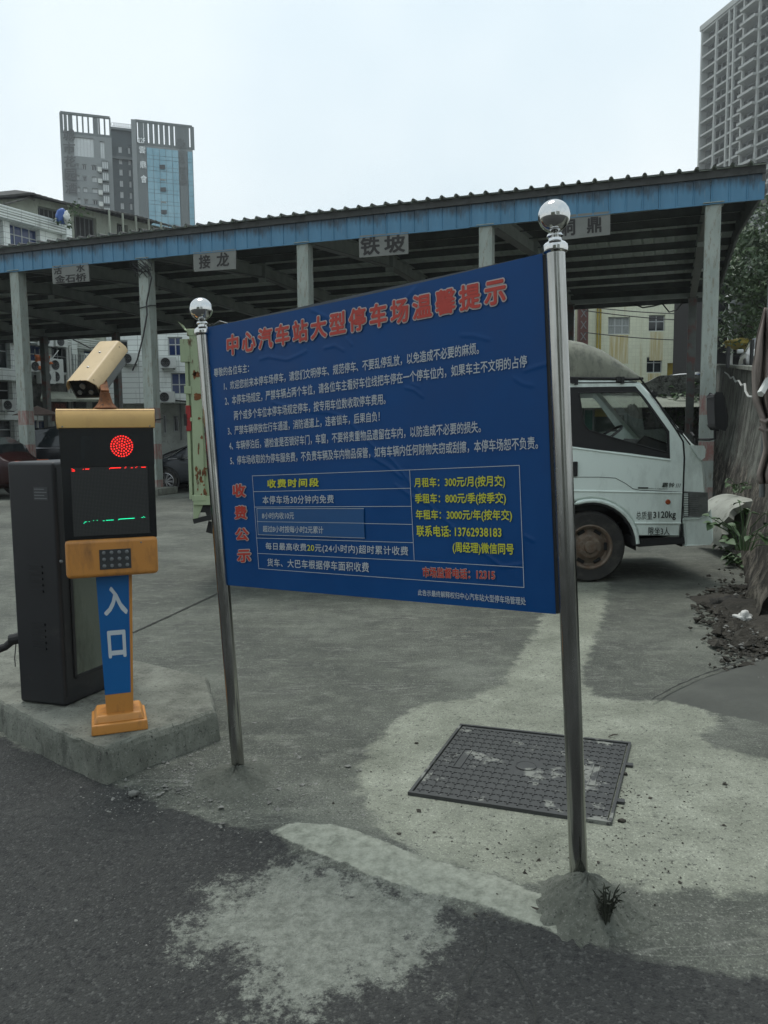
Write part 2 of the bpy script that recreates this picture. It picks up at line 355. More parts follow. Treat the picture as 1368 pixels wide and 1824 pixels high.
def carpaint(name, c): return mat(name, c, .25, 0, var=.1, scale=1, spec=.35)
def groundmat():
    t = NT('ground_surface'); P = t.mapping()
    def att(n):
        a = t.n.new('ShaderNodeAttribute'); a.attribute_name = n; return a.outputs['Fac']
    def ragged(a, sc_, k, lo=.47, hi=.53, det=8):
        n = t.noise(P, sc_, det, .72); return t.ramp(t.math('ADD', a, t.math('MULTIPLY', t.math('SUBTRACT', n, .5), k)), [(lo, 0), (hi, 1)])
    # aged concrete of the lot
    big = t.noise(P, .55, 7, .65); mid = t.noise(P, 3.2, 8, .7); st = t.noise(t.mapping((1, 2.2, 1), rot=(0, 0, .5)), 2.6, 10, .78)
    c = t.ramp(big, [(.36, (.042, .047, .038)), (.5, (.072, .078, .063)), (.62, (.12, .129, .106))])
    c = t.mix(t.ramp(mid, [(.47, 0), (.62, .62)]), c, (.04, .043, .037))
    c = t.mix(t.ramp(t.noise(P, 7, 10, .8), [(.52, 0), (.64, .6)]), c, (.15, .157, .132))
    c = t.mix(t.ramp(st, [(.53, 0), (.62, .5)]), c, (.15, .16, .128))
    fine = t.noise(P, 95, 4, .7)
    c = t.mix(t.ramp(fine, [(.56, 0), (.66, .7)]), c, (.22, .225, .195)); c = t.mix(t.ramp(fine, [(.33, .6), (.42, 0)]), c, (.03, .032, .028))
    # scraped pale lines
    sw = t.noise(t.mapping((.5, 3.2, 1), rot=(0, 0, -.5)), 1.6, 4, .5, 1.2); ln = t.math('ABSOLUTE', t.math('SUBTRACT', sw, .5))
    lin = t.math('MULTIPLY', t.ramp(ln, [(.003, 1), (.014, 0)]), t.ramp(mid, [(.46, 0), (.56, .75)])); c = t.mix(t.math('MULTIPLY', lin, .4), c, (.25, .255, .22))
    vg = t.n.new('ShaderNodeTexVoronoi'); vg.inputs['Scale'].default_value = 190; t.l.new(P, vg.inputs['Vector'])
    sg_ = t.n.new('ShaderNodeSeparateColor'); t.l.new(vg.outputs['Color'], sg_.inputs[0]); grain = t.ramp(sg_.outputs[1], [(0, .72), (.5, 1.0), (.9, 1.12), (1, 1.7)])
    c = t.mix(1.0, c, grain, 'MULTIPLY')
    # newer pale cement
    lc = t.ramp(t.noise(P, 2.2, 9, .7), [(.33, (.13, .14, .108)), (.5, (.195, .207, .163)), (.66, (.265, .28, .225))])
    lc = t.mix(t.ramp(t.noise(P, 11, 9, .8), [(.54, 0), (.66, .6)]), lc, (.1, .105, .088))
    lc = t.mix(t.ramp(t.noise(P, 38, 5, .7), [(.58, 0), (.63, .85)]), lc, (.05, .052, .045))
    lc = t.mix(t.ramp(t.noise(P, 60, 4, .7), [(.3, .5), (.42, 0)]), lc, (.06, .062, .055))
    lc = t.mix(.75, lc, grain, 'MULTIPLY')
    c = t.mix(ragged(att('pale'), 8, .75, .44, .56, 12), c, lc)
    # dark smooth concrete
    dc = t.ramp(t.noise(P, 3, 8, .65), [(.3, (.05, .053, .046)), (.7, (.08, .084, .072))])
    c = t.mix(ragged(att('dark'), 6, .3), c, dc)
    # asphalt
    vo = t.n.new('ShaderNodeTexVoronoi'); vo.inputs['Scale'].default_value = 120; t.l.new(P, vo.inputs['Vector'])
    sepc = t.n.new('ShaderNodeSeparateColor'); t.l.new(vo.outputs['Color'], sepc.inputs[0])
    a_ = t.ramp(t.noise(P, 1.1, 8, .65), [(.3, (.02, .021, .02)), (.7, (.037, .0385, .0355))])
    a_ = t.mix(t.ramp(sepc.outputs[0], [(.8, 0), (1, .7)]), a_, (.09, .093, .086))
    a_ = t.mix(t.ramp(t.noise(P, 42, 5, .7), [(.38, .75), (.5, 0)]), a_, (.009, .0095, .01))
    a_ = t.mix(t.ramp(t.noise(P, 9, 9, .8), [(.6, 0), (.75, .4)]), a_, (.09, .095, .088))
    asph = ragged(att('asph'), 5, .5)
    c = t.mix(asph, c, a_)
    # thin cement splash on the asphalt: breaks up into aggregate-sized islands
    sp = t.math('ADD', att('splash'), t.math('MULTIPLY', t.math('SUBTRACT', t.noise(P, 5.5, 12, .85), .5), 1.3))
    sp = t.math('ADD', sp, t.math('MULTIPLY', t.math('SUBTRACT', t.noise(P, 50, 4, .8), .5), .35))
    spc = t.ramp(t.noise(P, 30, 6, .7), [(.35, (.12, .13, .108)), (.65, (.24, .255, .218))])
    c = t.mix(t.ramp(sp, [(.42, 0), (.53, .92)]), c, spc)
    # strip of cement along the asphalt edge
    c = t.mix(ragged(att('strip'), 9, .5), c, t.ramp(t.noise(P, 22, 8, .75), [(.33, (.14, .15, .118)), (.6, (.3, .315, .26))]))
    c = t.mix(ragged(att('soil'), 5, .6), c, t.ramp(t.noise(P, 30, 6, .7), [(.4, (.025, .024, .019)), (.7, (.075, .072, .058))]))
    t.set(c, .88)
    h = t.math('ADD', t.math('MULTIPLY', vo.outputs['Distance'], t.math('MULTIPLY', asph, -1.1)), t.math('MULTIPLY', t.noise(P, 55, 6, .75), .9))
    t.bump(h, .75, .009); return t.m
M_GROUND = groundmat()

# ------------------------------------------------------------------ ground
def sd_poly(X, Y, pts):
    P = np.array([(p[0], p[1]) for p in pts]); d = np.full(X.shape, 1e9); ins = np.zeros(X.shape, bool)
    for i in range(len(P)):
        a, b = P[i], P[(i + 1) % len(P)]; e = b - a; wx, wy = X - a[0], Y - a[1]
        t = np.clip((wx * e[0] + wy * e[1]) / max(e @ e, 1e-9), 0, 1); d = np.minimum(d, np.hypot(wx - e[0] * t, wy - e[1] * t))
        c = ((a[1] > Y) != (b[1] > Y)) & (X < (b[0] - a[0]) * (Y - a[1]) / (b[1] - a[1] + 1e-12) + a[0]); ins ^= c
    return np.where(ins, -d, d)
def gp(*pp): return [G(x, y)[:2] for x, y in pp]
xs = np.concatenate([[-448, -200, -90, -40, -20, -12, -8, -5, -4], np.arange(-3.2, 4.2, .04), np.arange(4.3, 7.4, .25), [8, 10, 14, 20, 40, 90, 200, 448]])
ys = np.concatenate([[-88, -30, -10, -3, 0, .6, 1.0], np.arange(1.2, 5.8, .04), np.arange(5.8, 16, .14), [17, 18.5, 20, 23, 26, 30, 36, 45, 60, 90, 150, 300, 699]])
GX, GY = np.meshgrid(xs, ys)
asph_pts = [(-60, 7.5)] + gp((-700, 1215), (0, 1312), (190, 1385), (240, 1412), (300, 1432), (380, 1457), (480, 1480), (560, 1530), (640, 1560), (760, 1600), (850, 1625), (930, 1645), (1040, 1674), (1100, 1684), (1230, 1712), (1368, 1745), (1700, 1830)) + [(9, 1.0), (60, -3), (60, -80), (-60, -80)]
pale_pts = gp((995, 1030), (1085, 1030), (1076, 1090), (1062, 1130), (1045, 1180), (1035, 1210), (1060, 1238), (1130, 1250), (1180, 1248), (1258, 1262), (1282, 1290), (1250, 1308), (1262, 1328), (1368, 1352), (1500, 1370), (1500, 1585), (1368, 1590), (1150, 1582), (1090, 1565), (940, 1580), (880, 1568), (800, 1548), (740, 1523), (700, 1493), (660, 1452), (640, 1400), (642, 1360), (680, 1310), (720, 1272), (760, 1252), (830, 1247), (860, 1232), (890, 1226), (932, 1158), (962, 1108))
splash_pts = gp((440, 1570), (520, 1540), (620, 1560), (700, 1578), (765, 1605), (775, 1640), (745, 1690), (700, 1725), (620, 1750), (560, 1780), (490, 1750), (450, 1705), (385, 1670), (372, 1625), (395, 1590))
strip_pts = gp((478, 1482), (520, 1468), (600, 1474), (650, 1492), (760, 1535), (900, 1572), (960, 1600), (1005, 1640), (1062, 1674), (1000, 1668), (930, 1640), (850, 1612), (760, 1592), (640, 1552), (550, 1515))
dark_pts = gp((1160, 1252), (1240, 1213), (1368, 1168), (1520, 1120), (1520, 1330), (1368, 1290), (1280, 1272), (1180, 1246))
soil_pts = gp((1270, 1055), (1300, 1040), (1500, 1040), (1500, 1150), (1368, 1180), (1325, 1175), (1310, 1140), (1285, 1090))
def att(pts, w): return np.clip(.5 - sd_poly(GX, GY, pts) / (2 * w), 0, 1)
A = {'asph': att(asph_pts, .25), 'pale': att(pale_pts, .2), 'splash': att(splash_pts, .5), 'strip': att(strip_pts, .09), 'dark': att(dark_pts, .12), 'soil': att(soil_pts, .2)}
def wob(X, Y, f, s=0):
    r = np.random.default_rng(3 + s); z = 0
    for k in range(6):
        a, p, q = r.uniform(0, 6.28, 3); z = z + np.sin(f * (X * math.cos(a) + Y * math.sin(a)) * (1 + .35 * k) + p) / 6
    return z
near = ((GX > -3.3) & (GX < 5) & (GY > 1) & (GY < 6)).astype(float)
GZ = near * (.004 * wob(GX, GY, 3) + .0015 * wob(GX, GY, 17, 5))
GZ = GZ - .016 * np.clip(A['asph'] * 1.6 - .3, 0, 1) * near + .012 * np.clip(A['strip'] * 2, 0, 1)
manh = [Vector((.409, 4.194, 0)), Vector((1.232, 3.917, 0)), Vector((.904, 3.107, 0)), Vector((.107, 3.392, 0))]
mi_ = sd_poly(GX, GY, manh); GZ = np.where(mi_ < .06, -.0 * GZ, GZ)
GZ = GZ + .05 * np.clip(A['dark'] * 2 - 1, 0, 1) * near
nx, ny = len(xs), len(ys)
me = bpy.data.meshes.new('ground')
idx = np.arange(nx * ny).reshape(ny, nx)
F_ = np.stack([idx[:-1, :-1], idx[:-1, 1:], idx[1:, 1:], idx[1:, :-1]], -1).reshape(-1, 4)
me.from_pydata(np.stack([GX, GY, GZ], -1).reshape(-1, 3).tolist(), [], F_.tolist())
for k, v in A.items():
    a = me.attributes.new(k, 'FLOAT', 'POINT'); a.data.foreach_set('value', v.reshape(-1).astype(np.float32))
me.polygons.foreach_set('use_smooth', [True] * len(me.polygons)); me.materials.append(M_GROUND)
go = bpy.data.objects.new('ground', me); COL.objects.link(go); go['kind'] = 'structure'
WM[go] = Matrix.Identity(4)
# joints and cracks as thin dark ribbons lying on the ground
def ribbon(pp, w, name, m, z=.003, jit=.006):
    mb = MB(); pts = []
    for (a, b) in zip(pp[:-1], pp[1:]):
        A_, B_ = G(*a), G(*b); n = max(2, int((B_ - A_).length / .04))
        pts += [A_.lerp(B_, i / n) for i in range(n)]
    pts.append(G(*pp[-1])); L = []
    for i, p in enumerate(pts):
        d = (pts[min(i + 1, len(pts) - 1)] - pts[max(i - 1, 0)]).normalized(); s_ = Vector((-d.y, d.x, 0)); j = random.uniform(-jit, jit); ww = w * random.uniform(.5, 1.2)
        L += [p + s_ * (j - ww) + Vector((0, 0, z)), p + s_ * (j + ww) + Vector((0, 0, z))]
    return mb.add(L, [(2 * i, 2 * i + 1, 2 * i + 3, 2 * i + 2) for i in range(len(pts) - 1)]).build(name, m, go)
M_JOINT = mat('dirt_filled_joint', (.022, .023, .02), .95, var=.4, scale=20)
ribbon([(236, 1128), (300, 1099), (400, 1052)], .012, 'expansion_joint', M_JOINT, .006, .002)
ribbon([(868, 1662), (858, 1700), (836, 1740), (822, 1780), (800, 1850)], .0022, 'crack', M_JOINT, .002, .012)
ribbon([(895, 1700), (925, 1740), (945, 1790), (958, 1850)], .0022, 'crack', M_JOINT, .002, .012)
ribbon([(1160, 1254), (1200, 1232), (1240, 1214), (1368, 1168)], .008, 'crack', M_JOINT, .03, .004)

# ------------------------------------------------------------------ lettering
def textmesh(body, track=1.0, colorf=None):
    c = bpy.data.curves.new('t', 'FONT'); c.body = body; c.space_character = track; c.resolution_u = 3
    if colorf:
        for i in range(len(body)): c.body_format[i].material_index = colorf(i)
    o = bpy.data.objects.new('t', c); COL.objects.link(o)
    for k in range(2 if colorf else 0): c.materials.append(M_TWHITE)
    bpy.context.view_layer.update()
    m = bpy.data.meshes.new_from_object(o.evaluated_get(bpy.context.evaluated_depsgraph_get()))
    n = len(m.vertices); v = np.zeros(n * 3); m.vertices.foreach_get('co', v); v = v.reshape(-1, 3)
    f = [list(p.vertices) for p in m.polygons]; mi = [p.material_index for p in m.polygons]
    bpy.data.objects.remove(o); bpy.data.curves.remove(c); bpy.data.meshes.remove(m)
    return v, f, mi
def lettering(name, body, quad, normal, mats, parent, track=1.0, bold=0.0, n=4, lift=.001, colorf=None, step=.00012):
    """quad TL,BL,BR,TR in world space; glyph copies shifted by `bold` (em) thicken the strokes"""
    v, f, mi = textmesh(body, track, colorf)
    TL, BL, BR, TR = [np.array(q) for q in quad]; N = np.array(Vector(normal).normalized())
    x0, x1, y0, y1 = v[:, 0].min(), v[:, 0].max(), v[:, 1].min(), v[:, 1].max()
    em = (y1 - y0)
    shifts = [(0, 0)] + [(bold * math.cos(2 * math.pi * k / n), bold * math.sin(2 * math.pi * k / n)) for k in range(n)] if bold else [(0, 0)]
    mb = MB(); allv = []; fs = []; ms = []
    for k, (dx, dy) in enumerate(shifts):
        a = ((v[:, 0] + dx - x0) / (x1 - x0))[:, None]; b = ((v[:, 1] + dy - y0) / em)[:, None]
        P = (1 - a) * ((1 - b) * BL + b * TL) + a * ((1 - b) * BR + b * TR) + N * (lift + k * step)
        base = len(allv); allv += P.tolist(); fs += [[base + i for i in g] for g in f]; ms += mi
    mb.v = allv; mb.f = fs; mb.m = ms
    return mb.build(name, mats, parent)

# ------------------------------------------------------------------ notice board on two steel posts
LB = Vector((-.707, 3.631, 0)); sy, sr = -.641, .051
U0 = Vector((math.cos(sy), math.sin(sy), 0)); SN = Vector((math.sin(sy), -math.cos(sy), 0))     # SN faces the camera
SU = U0 * math.cos(sr) + Vector((0, 0, math.sin(sr))); SV = -U0 * math.sin(sr) + Vector((0, 0, math.cos(sr)))
SO = Vector((-.707, 3.631, .047))
nb = thing('notice_board', 'large blue parking notice board with red title hung between two steel ball-topped posts', 'notice board', (-.05, 3.12, 0))
def sp(px, py, off=0.0): return onplane(px, py, SO + SN * off, SN)
def spo(px, py): p = onplane(px, py, SO, SN); return (p - SO).dot(SU), (p - SO).dot(SV)
# posts
for (bx, by, tx, ty, r, zoff) in ((424, 1362, 358, 551, .030, 0), (1031, 1557, 987, 385, .031, 0)):
    p0 = onplane(bx, by, SO, SN); p1 = onplane(tx, ty, SO, SN); d = (p1 - p0).normalized(); L = (p1 - p0).length
    mb = MB(); mb.lathe([(.0, -.12), (r, -.12), (r, L - .115), (0, L - .115)], p0, d, 32)
    post = mb.build('post', M_STEEL, nb, autos=40)
    mb = MB(); RB = .052
    mb.lathe([(r, -.002), (r + .003, 0), (r + .0085, .003), (r + .0105, .012), (r + .009, .024), (r + .002, .031), (r - .004, .034), (r - .009, .038), (r - .010, .046), (r - .004, .052), (r - .008, .06), (.01, .066)], p0 + d * (L - .117), d, 36)
    mb.build('collar', M_BALL, post, autos=35)
    mb = MB(); prof = [(RB * math.sin(math.pi * k / 24), -RB * math.cos(math.pi * k / 24)) for k in range(25)]
    mb.lathe(prof, p1, d, 48); mb.build('ball', M_BALL, post, smooth=True)
# banner: stretched vinyl sheet with creases
TLp, TRp, BRp, BLp = (367, 583), (966, 451), (990, 1094), (402, 1042)
C4 = [spo(*p) for p in (TLp, TRp, BRp, BLp)]
creases = [[(560, 575), (590, 590), (612, 560 + 12)], [(463, 640), (478, 635), (510, 641), (530, 633), (545, 625)], [(555, 552), (585, 566), (604, 577)],
           [(578, 620), (596, 615), (612, 624)], [(485, 716), (510, 724), (560, 733), (590, 735), (615, 744), (640, 770), (665, 795), (700, 820), (735, 865), (780, 915), (840, 968), (895, 1010), (930, 1005)],
           [(660, 812), (690, 830), (715, 850)], [(705, 864), (735, 885), (770, 900)], [(822, 597), (845, 598), (870, 605)], [(916, 673), (930, 683), (948, 687)], [(935, 660), (960, 652), (973, 649)],
           [(722, 690), (740, 695), (752, 706)], [(618, 602), (626, 614)], [(735, 683), (746, 690)], [(725, 530), (740, 512), (738, 522)], [(935, 955), (950, 962)]]
segs = []
for c in creases:
    q = [spo(*p) for p in c]; segs += [(q[i], q[i + 1]) for i in range(len(q) - 1)]
NU, NV = 260, 200
a = np.linspace(0, 1, NU)[None, :]; b = np.linspace(0, 1, NV)[:, None]
c4 = np.array(C4)
UVx = (1 - b) * ((1 - a) * c4[0, 0] + a * c4[1, 0]) + b * ((1 - a) * c4[3, 0] + a * c4[2, 0])
UVy = (1 - b) * ((1 - a) * c4[0, 1] + a * c4[1, 1]) + b * ((1 - a) * c4[3, 1] + a * c4[2, 1])
UVy = UVy - .012 * np.sin(math.pi * a) * (1 - b)                         # top hem sags a little
dm = np.full(UVx.shape, 9.)
for (p, q) in segs:
    ex, ey = q[0] - p[0], q[1] - p[1]; t = np.clip(((UVx - p[0]) * ex + (UVy - p[1]) * ey) / (ex * ex + ey * ey + 1e-9), 0, 1)
    dm = np.minimum(dm, np.hypot(UVx - p[0] - ex * t, UVy - p[1] - ey * t))
H_ = .002 * np.exp(-(dm / .0055) ** 2) + .003 * wob(UVx, UVy, 6, 9) * np.clip(np.minimum(a, 1 - a) * 8, 0, 1) * np.clip(np.minimum(b, 1 - b) * 8, 0, 1) * .4
BOFF = .034   # the sheet is wrapped over the front of the posts' centre line
base = np.array(SO + SN * 0)
V3 = base + UVx[..., None] * np.array(SU) + UVy[..., None] * np.array(SV) + (H_)[..., None] * np.array(SN)
idx = np.arange(NU * NV).reshape(NV, NU)
mb = MB(); mb.v = V3.reshape(-1, 3).tolist(); mb.f = np.stack([idx[:-1, :-1], idx[1:, :-1], idx[1:, 1:], idx[:-1, 1:]], -1).reshape(-1, 4).tolist(); mb.m = [0] * len(mb.f)
board = mb.build('banner', M_BLUE, nb, smooth=True)
back = MB(); Q = [SO + SU * u_ + SV * v_ for u_, v_ in C4]
for sgn in (0,):
    back.add([q - SN * .006 for q in Q] + [q - SN * .03 for q in Q], [(0, 1, 2, 3), (7, 6, 5, 4), (0, 4, 5, 1), (1, 5, 6, 2), (2, 6, 7, 3), (3, 7, 4, 0)])
back.build('backing_panel', mat('grey_backing', (.08, .09, .1), .7), nb)
# steel strips that hold the sheet to the posts, bottom right clamp
mb = MB(); p = sp(983, 460); q = sp(1001, 1092)
mb.beam(sp(969, 455, -.012), sp(993.5, 1092, -.012), .012, .02, up=SN); mb.build('side_rail', M_BLKMATTE, nb)
mb = MB(); mb.beam(sp(366, 586, -.012), sp(401, 1042, -.012), .01, .02, up=SN); mb.build('side_rail', M_BLKMATTE, nb)
mb = MB(); mb.tube([sp(352, 574, -.01), sp(375, 579, .004), sp(392, 572, 0), sp(406, 576, -.005)], .003, 6); mb.build('tie_wire', M_STEEL, nb)

def line(body, TL, BL, BR, TR, m, track=1.0, bold=.012, n=3, lift=.0042, colorf=None, name='lettering', step=.00012):
    if not isinstance(m, list): m = [m]
    return lettering(name, body, [sp(*q) for q in (TL, BL, BR, TR)], SN, m, board, track, bold, n, lift, colorf, step)
def A_(x, y): return (360 + .2339 * x, 540 + .2339 * y)
def B_(x, y): return (660 + .2339 * x, 440 + .2339 * y)
def C_(x, y): return (660 + .24854 * x, 640 + .24854 * y)
def D_(x, y): return (390 + .2266 * x, 830 + .2266 * y)
def E_(x, y): return (680 + .2339 * x, 820 + .2339 * y)
ttl = ((406, 599), (407, 633), (901.5, 538.5), (900.5, 494))
line('中心汽车站大型停车场温馨提示', *ttl, M_TOUT, 1.34, .085, 14, .0036)['label'] = 'white outline of the title lettering'
line('中心汽车站大型停车场温馨提示', *ttl, M_TRED, 1.34, .034, 8, .0062)['label'] = 'red title lettering'
line('尊敬的各位车主：', A_(95, 497), A_(97, 563), A_(362, 527), A_(362, 460), M_TWHITE)
line('1、欢迎您前来本停车场停车，请您们文明停车、规范停车、不要乱停乱放，以免造成不必要的麻烦。', A_(172, 600), A_(173, 667), B_(830, 818), B_(830, 724), M_TWHITE)
line('2、本停车场规定，严禁车辆占两个车位，请各位车主看好车位线把车停在一个停车位内，如果车主不文明的占停', A_(179, 710), A_(181, 782), B_(1196, 917), B_(1194, 822), M_TWHITE)
line('两个或多个车位本停车场规定停车，按专用车位数收取停车费用。', A_(247, 820), A_(249, 893), B_(119, 1198), B_(119, 1114), M_TWHITE)
line('3、严禁车辆停放在行车通道，消防通道上，违者锁车，后果自负！', A_(201, 940), A_(203, 1008), A_(1357, 902), A_(1356, 822), M_TWHITE)
line('4、车辆停泊后，请检查是否锁好车门，车窗，不要将贵重物品遗留在车内，以防造成不必要的损失。', A_(211, 1052), A_(213, 1120), C_(795, 526), C_(794, 440), M_TWHITE)
line('5、停车场收取的为停车服务费，不负责车辆及车内物品保管，如有车辆内任何财物失窃或刮擦，本停车场恕不负责。', A_(219, 1166), A_(221, 1233), C_(1204, 644), C_(1203, 551), M_TWHITE)
for ch, x0, x1, y0, y1 in (('收', 116, 214, 142, 240), ('费', 132, 224, 313, 414), ('公', 138, 238, 488, 582), ('示', 152, 254, 659, 752)):
    q = (D_(x0, y0 + 4), D_(x0 + 3, y1), D_(x1, y1), D_(x1 - 3, y0))
    line(ch, *q, M_TOUT, 1, .085, 14, .0036); line(ch, *q, M_TRED, 1, .034, 8, .0062)
line('收费时间段', D_(387, 107), D_(389, 171), D_(788, 160), D_(787, 95), M_TYEL, 1.25, .035, 6)
line('本停车场30分钟内免费', D_(348, 235), D_(350, 300), D_(908, 291), D_(907, 226), M_TWHITE, 1.1)
# two stickers pasted over the old rates
for k, (q, ls) in enumerate(((((293, 329), (300, 437), (1140, 448), (1138, 332)), 1), (((302, 438), (308, 541), (1145, 567), (1141, 450)), 1))):
    P = [sp(*D_(*p), .0052 + .0002 * k) for p in q]; mb = MB(); mb.quad(*P); st = mb.build('sticker', M_PATCH, board)
line('8小时内收10元', D_(346, 366), D_(348, 414), D_(598, 417), D_(597, 361), M_TWHITE, lift=.0062)
line('超过8小时按每小时2元累计', D_(353, 468), D_(355, 517), D_(828, 531), D_(827, 473), M_TWHITE, lift=.0062)
s6 = '每日最高收费20元(24小时内)超时累计收费'
line(s6, D_(372, 600), D_(374, 664), E_(206, 734), E_(205, 655), [M_TWHITE, M_TYEL], 1.08, .012, 3, colorf=lambda i: 1 if 6 <= i <= 7 else 0)
line('货车、大巴车根据停车面积收费', D_(384, 725), D_(386, 786), D_(1184, 834), D_(1183, 758), M_TWHITE, 1.08)
line('月租车：300元/月(按月交)', E_(252, 134), E_(254, 214), E_(944, 208), E_(942, 112), M_TYEL, bold=.022, n=4)
line('季租车：800元/季(按季交)', E_(258, 254), E_(260, 336), E_(950, 338), E_(948, 243), M_TYEL, bold=.022, n=4)
line('年租车：3000元/年(按年交)', E_(264, 376), E_(266, 458), E_(996, 467), E_(994, 375), M_TYEL, bold=.022, n=4)
line('联系电话: 13762938183', E_(270, 495), E_(272, 578), E_(916, 588), E_(914, 503), M_TYEL, bold=.022, n=4)
line('(周经理)微信同号', E_(545, 620), E_(547, 708), E_(1010, 730), E_(1008, 634), M_TYEL, bold=.022, n=4)
q = (E_(316, 811), E_(318, 886), E_(866, 908), E_(864, 833))
line('市场监督电话：12315', *q, M_TOUT, 1, .06, 10, .0036); line('市场监督电话：12315', *q, M_TRED, 1, .02, 5, .0056)
line('此告示最终解释权归中心汽车站大型停车场管理处', E_(280, 982), E_(281, 1026), E_(1101, 1102), E_(1100, 1042), M_TWHITE)
def rule(p, q, w=.0021, lift=.0044):
    P, Q_ = sp(*p, lift), sp(*q, lift); d = (Q_ - P).normalized(); s_ = d.cross(SN) * w / 2
    mb = MB(); mb.quad(P + s_ - d * w / 2, P - s_ - d * w / 2, Q_ - s_ + d * w / 2, Q_ + s_ + d * w / 2); return mb.build('table_rule', M_TWHITE, board)
rule(D_(262, 78), E_(212, 73), lift=.0044); rule(E_(212, 73), E_(1047, 38), lift=.0045); rule(D_(262, 78), D_(313, 807), lift=.0046); rule(E_(1047, 38), E_(1083, 968), lift=.0047)
rule(E_(212, 73), E_(247, 763), lift=.0048); rule(D_(271, 202), E_(217, 212)); rule(D_(280, 323), E_(222, 350)); rule(D_(1140, 452), E_(230, 488)); rule(D_(294, 566), E_(238, 627))
rule(D_(303, 687), E_(246, 765)); rule(E_(246, 765), E_(1078, 815)); rule(D_(313, 807), E_(1083, 968), lift=.0049)
rule(D_(298, 334), D_(1138, 335), .0018, .0064); rule(D_(300, 437), D_(1140, 450), .0018, .0065); rule(D_(308, 540), D_(1145, 567), .0018, .0066); rule(D_(298, 334), D_(308, 540), .0018, .0067)

# cement heaps that hold the posts
def mound(c, rx, ry, h, label, seed, m_=None):
    n, m = 90, 36; r_ = np.random.default_rng(seed); vs = []; fs = []
    for j in range(m + 1):
        t = j / m
        for k in range(n):
            a_ = 2 * math.pi * k / n; w = 1 + (.05 * math.sin(17 * a_ + 2) + .04 * math.sin(29 * a_)) * t + .07 * math.sin(3 * a_ + seed) + .05 * math.sin(5 * a_ + 2 * seed) + .03 * math.sin(11 * a_)
            rr = t * w; z = h * (math.cos(min(t, 1) * math.pi) * .5 + .5) ** .8 + .006 * math.sin(9 * a_ + 7 * t) * (1 - t) + r_.normal(0, .0022) * (1 - t * .5)
            vs.append((c[0] + rr * rx * math.cos(a_), c[1] + rr * ry * math.sin(a_), z - (.012 if j == m else 0)))
    for j in range(m):
        for k in range(n):
            k2 = (k + 1) % n; fs.append((j * n + k, (j + 1) * n + k, (j + 1) * n + k2, j * n + k2))
    mb = MB(); mb.add(vs, fs); return tag(mb.build('cement_mound', m_ or M_MOUND, smooth=True), label, 'cement mound')
mound((.665, 2.53), .20, .19, .115, 'rough cement heap round the foot of the near right signpost', 2)
mound((-.70, 3.57), .19, .22, .05, 'low cement heap round the foot of the far left signpost', 5, M_MOUND2)

# ------------------------------------------------------------------ drain cover
dc = thing('drain_cover', 'dark rectangular drain cover with cross pattern set in pale cement', 'drain cover', (.65, 3.65, 0))
c0, c1, c2, c3 = manh     # far left, far right, near right, near left
def mq(a, b, z): return (c0.lerp(c1, a)).lerp(c3.lerp(c2, a), b) + Vector((0, 0, z))
mb = MB()
def mbx(a0, b0, a1, b1, z0, z1):
    P = [mq(a0, b0, z0), mq(a1, b0, z0), mq(a1, b1, z0), mq(a0, b1, z0)]; Q = [p + Vector((0, 0, z1 - z0)) for p in P]
    mb.add(P + Q, [(0, 1, 2, 3), (4, 7, 6, 5), (0, 4, 5, 1), (1, 5, 6, 2), (2, 6, 7, 3), (3, 7, 4, 0)])
mbx(.012, .015, .988, .985, -.01, .010); mb.build('plate', M_STEELCOVER, dc)
mb = MB(); mbx(-.012, -.015, 1.012, .004, -.01, .015); mbx(-.012, .996, 1.012, 1.015, -.01, .016); mbx(-.012, .004, .003, .996, -.01, .014); mbx(.997, .004, 1.012, .996, -.01, .0145)
mb.build('frame', M_STEELCOVER, dc)
mb = MB(); NA, NB_ = 19, 15
for i in range(NA):
    for j in range(NB_):
        a_, b_ = (i + .75) / (NA + .5), (j + .75) / (NB_ + .5)
        if abs(a_ - .5) < .06 and abs(b_ - .5) < .08: continue
        if (.12 < a_ < .17 or .84 < a_ < .89) and .35 < b_ < .65: continue
        e = .021; w_ = .005
        mbx(a_ - e, b_ - w_, a_ + e, b_ + w_, .010, .0135); mbx(a_ - w_ * .8, b_ - e * 1.15, a_ + w_ * .8, b_ + e * 1.15, .010, .0138)
ob = mb.build('cross_pattern', M_STEELCOVER, dc); ob['kind'] = 'stuff'
mb = MB(); cc = mq(.5, .5, .01); mb.lathe([(0, .0), (.05, 0), (.05, .006), (.046, .007), (.043, .004), (0, .004)], cc, (0, 0, 1), 28); mb.build('centre_disc', M_STEELCOVER, dc)
mb = MB(); 
for (a0, a1) in ((.115, .165), (.845, .885)):
    mbx(a0, .36, a1, .37, .010, .015); mbx(a0, .63, a1, .64, .010, .015); mbx(a0, .37, a0 + .006, .63, .010, .0152); mbx(a1 - .006, .37, a1, .63, .010, .0152)
mb.build('name_plate', M_STEELCOVER, dc)
mb = MB(); mb.lathe([(0, .0005), (.014, .0005)], mq(.075, .47, .0102), (0, 0, 1), 14); mb.build('key_hole', M_DARK, dc)
for (a_, b_) in ((1.02, .3), (1.02, .76)):
    mb = MB(); mbx(a_ - .01, b_ - .018, a_ + .028, b_ + .018, -.004, .012); mb.build('hinge', M_STEELCOVER, dc)

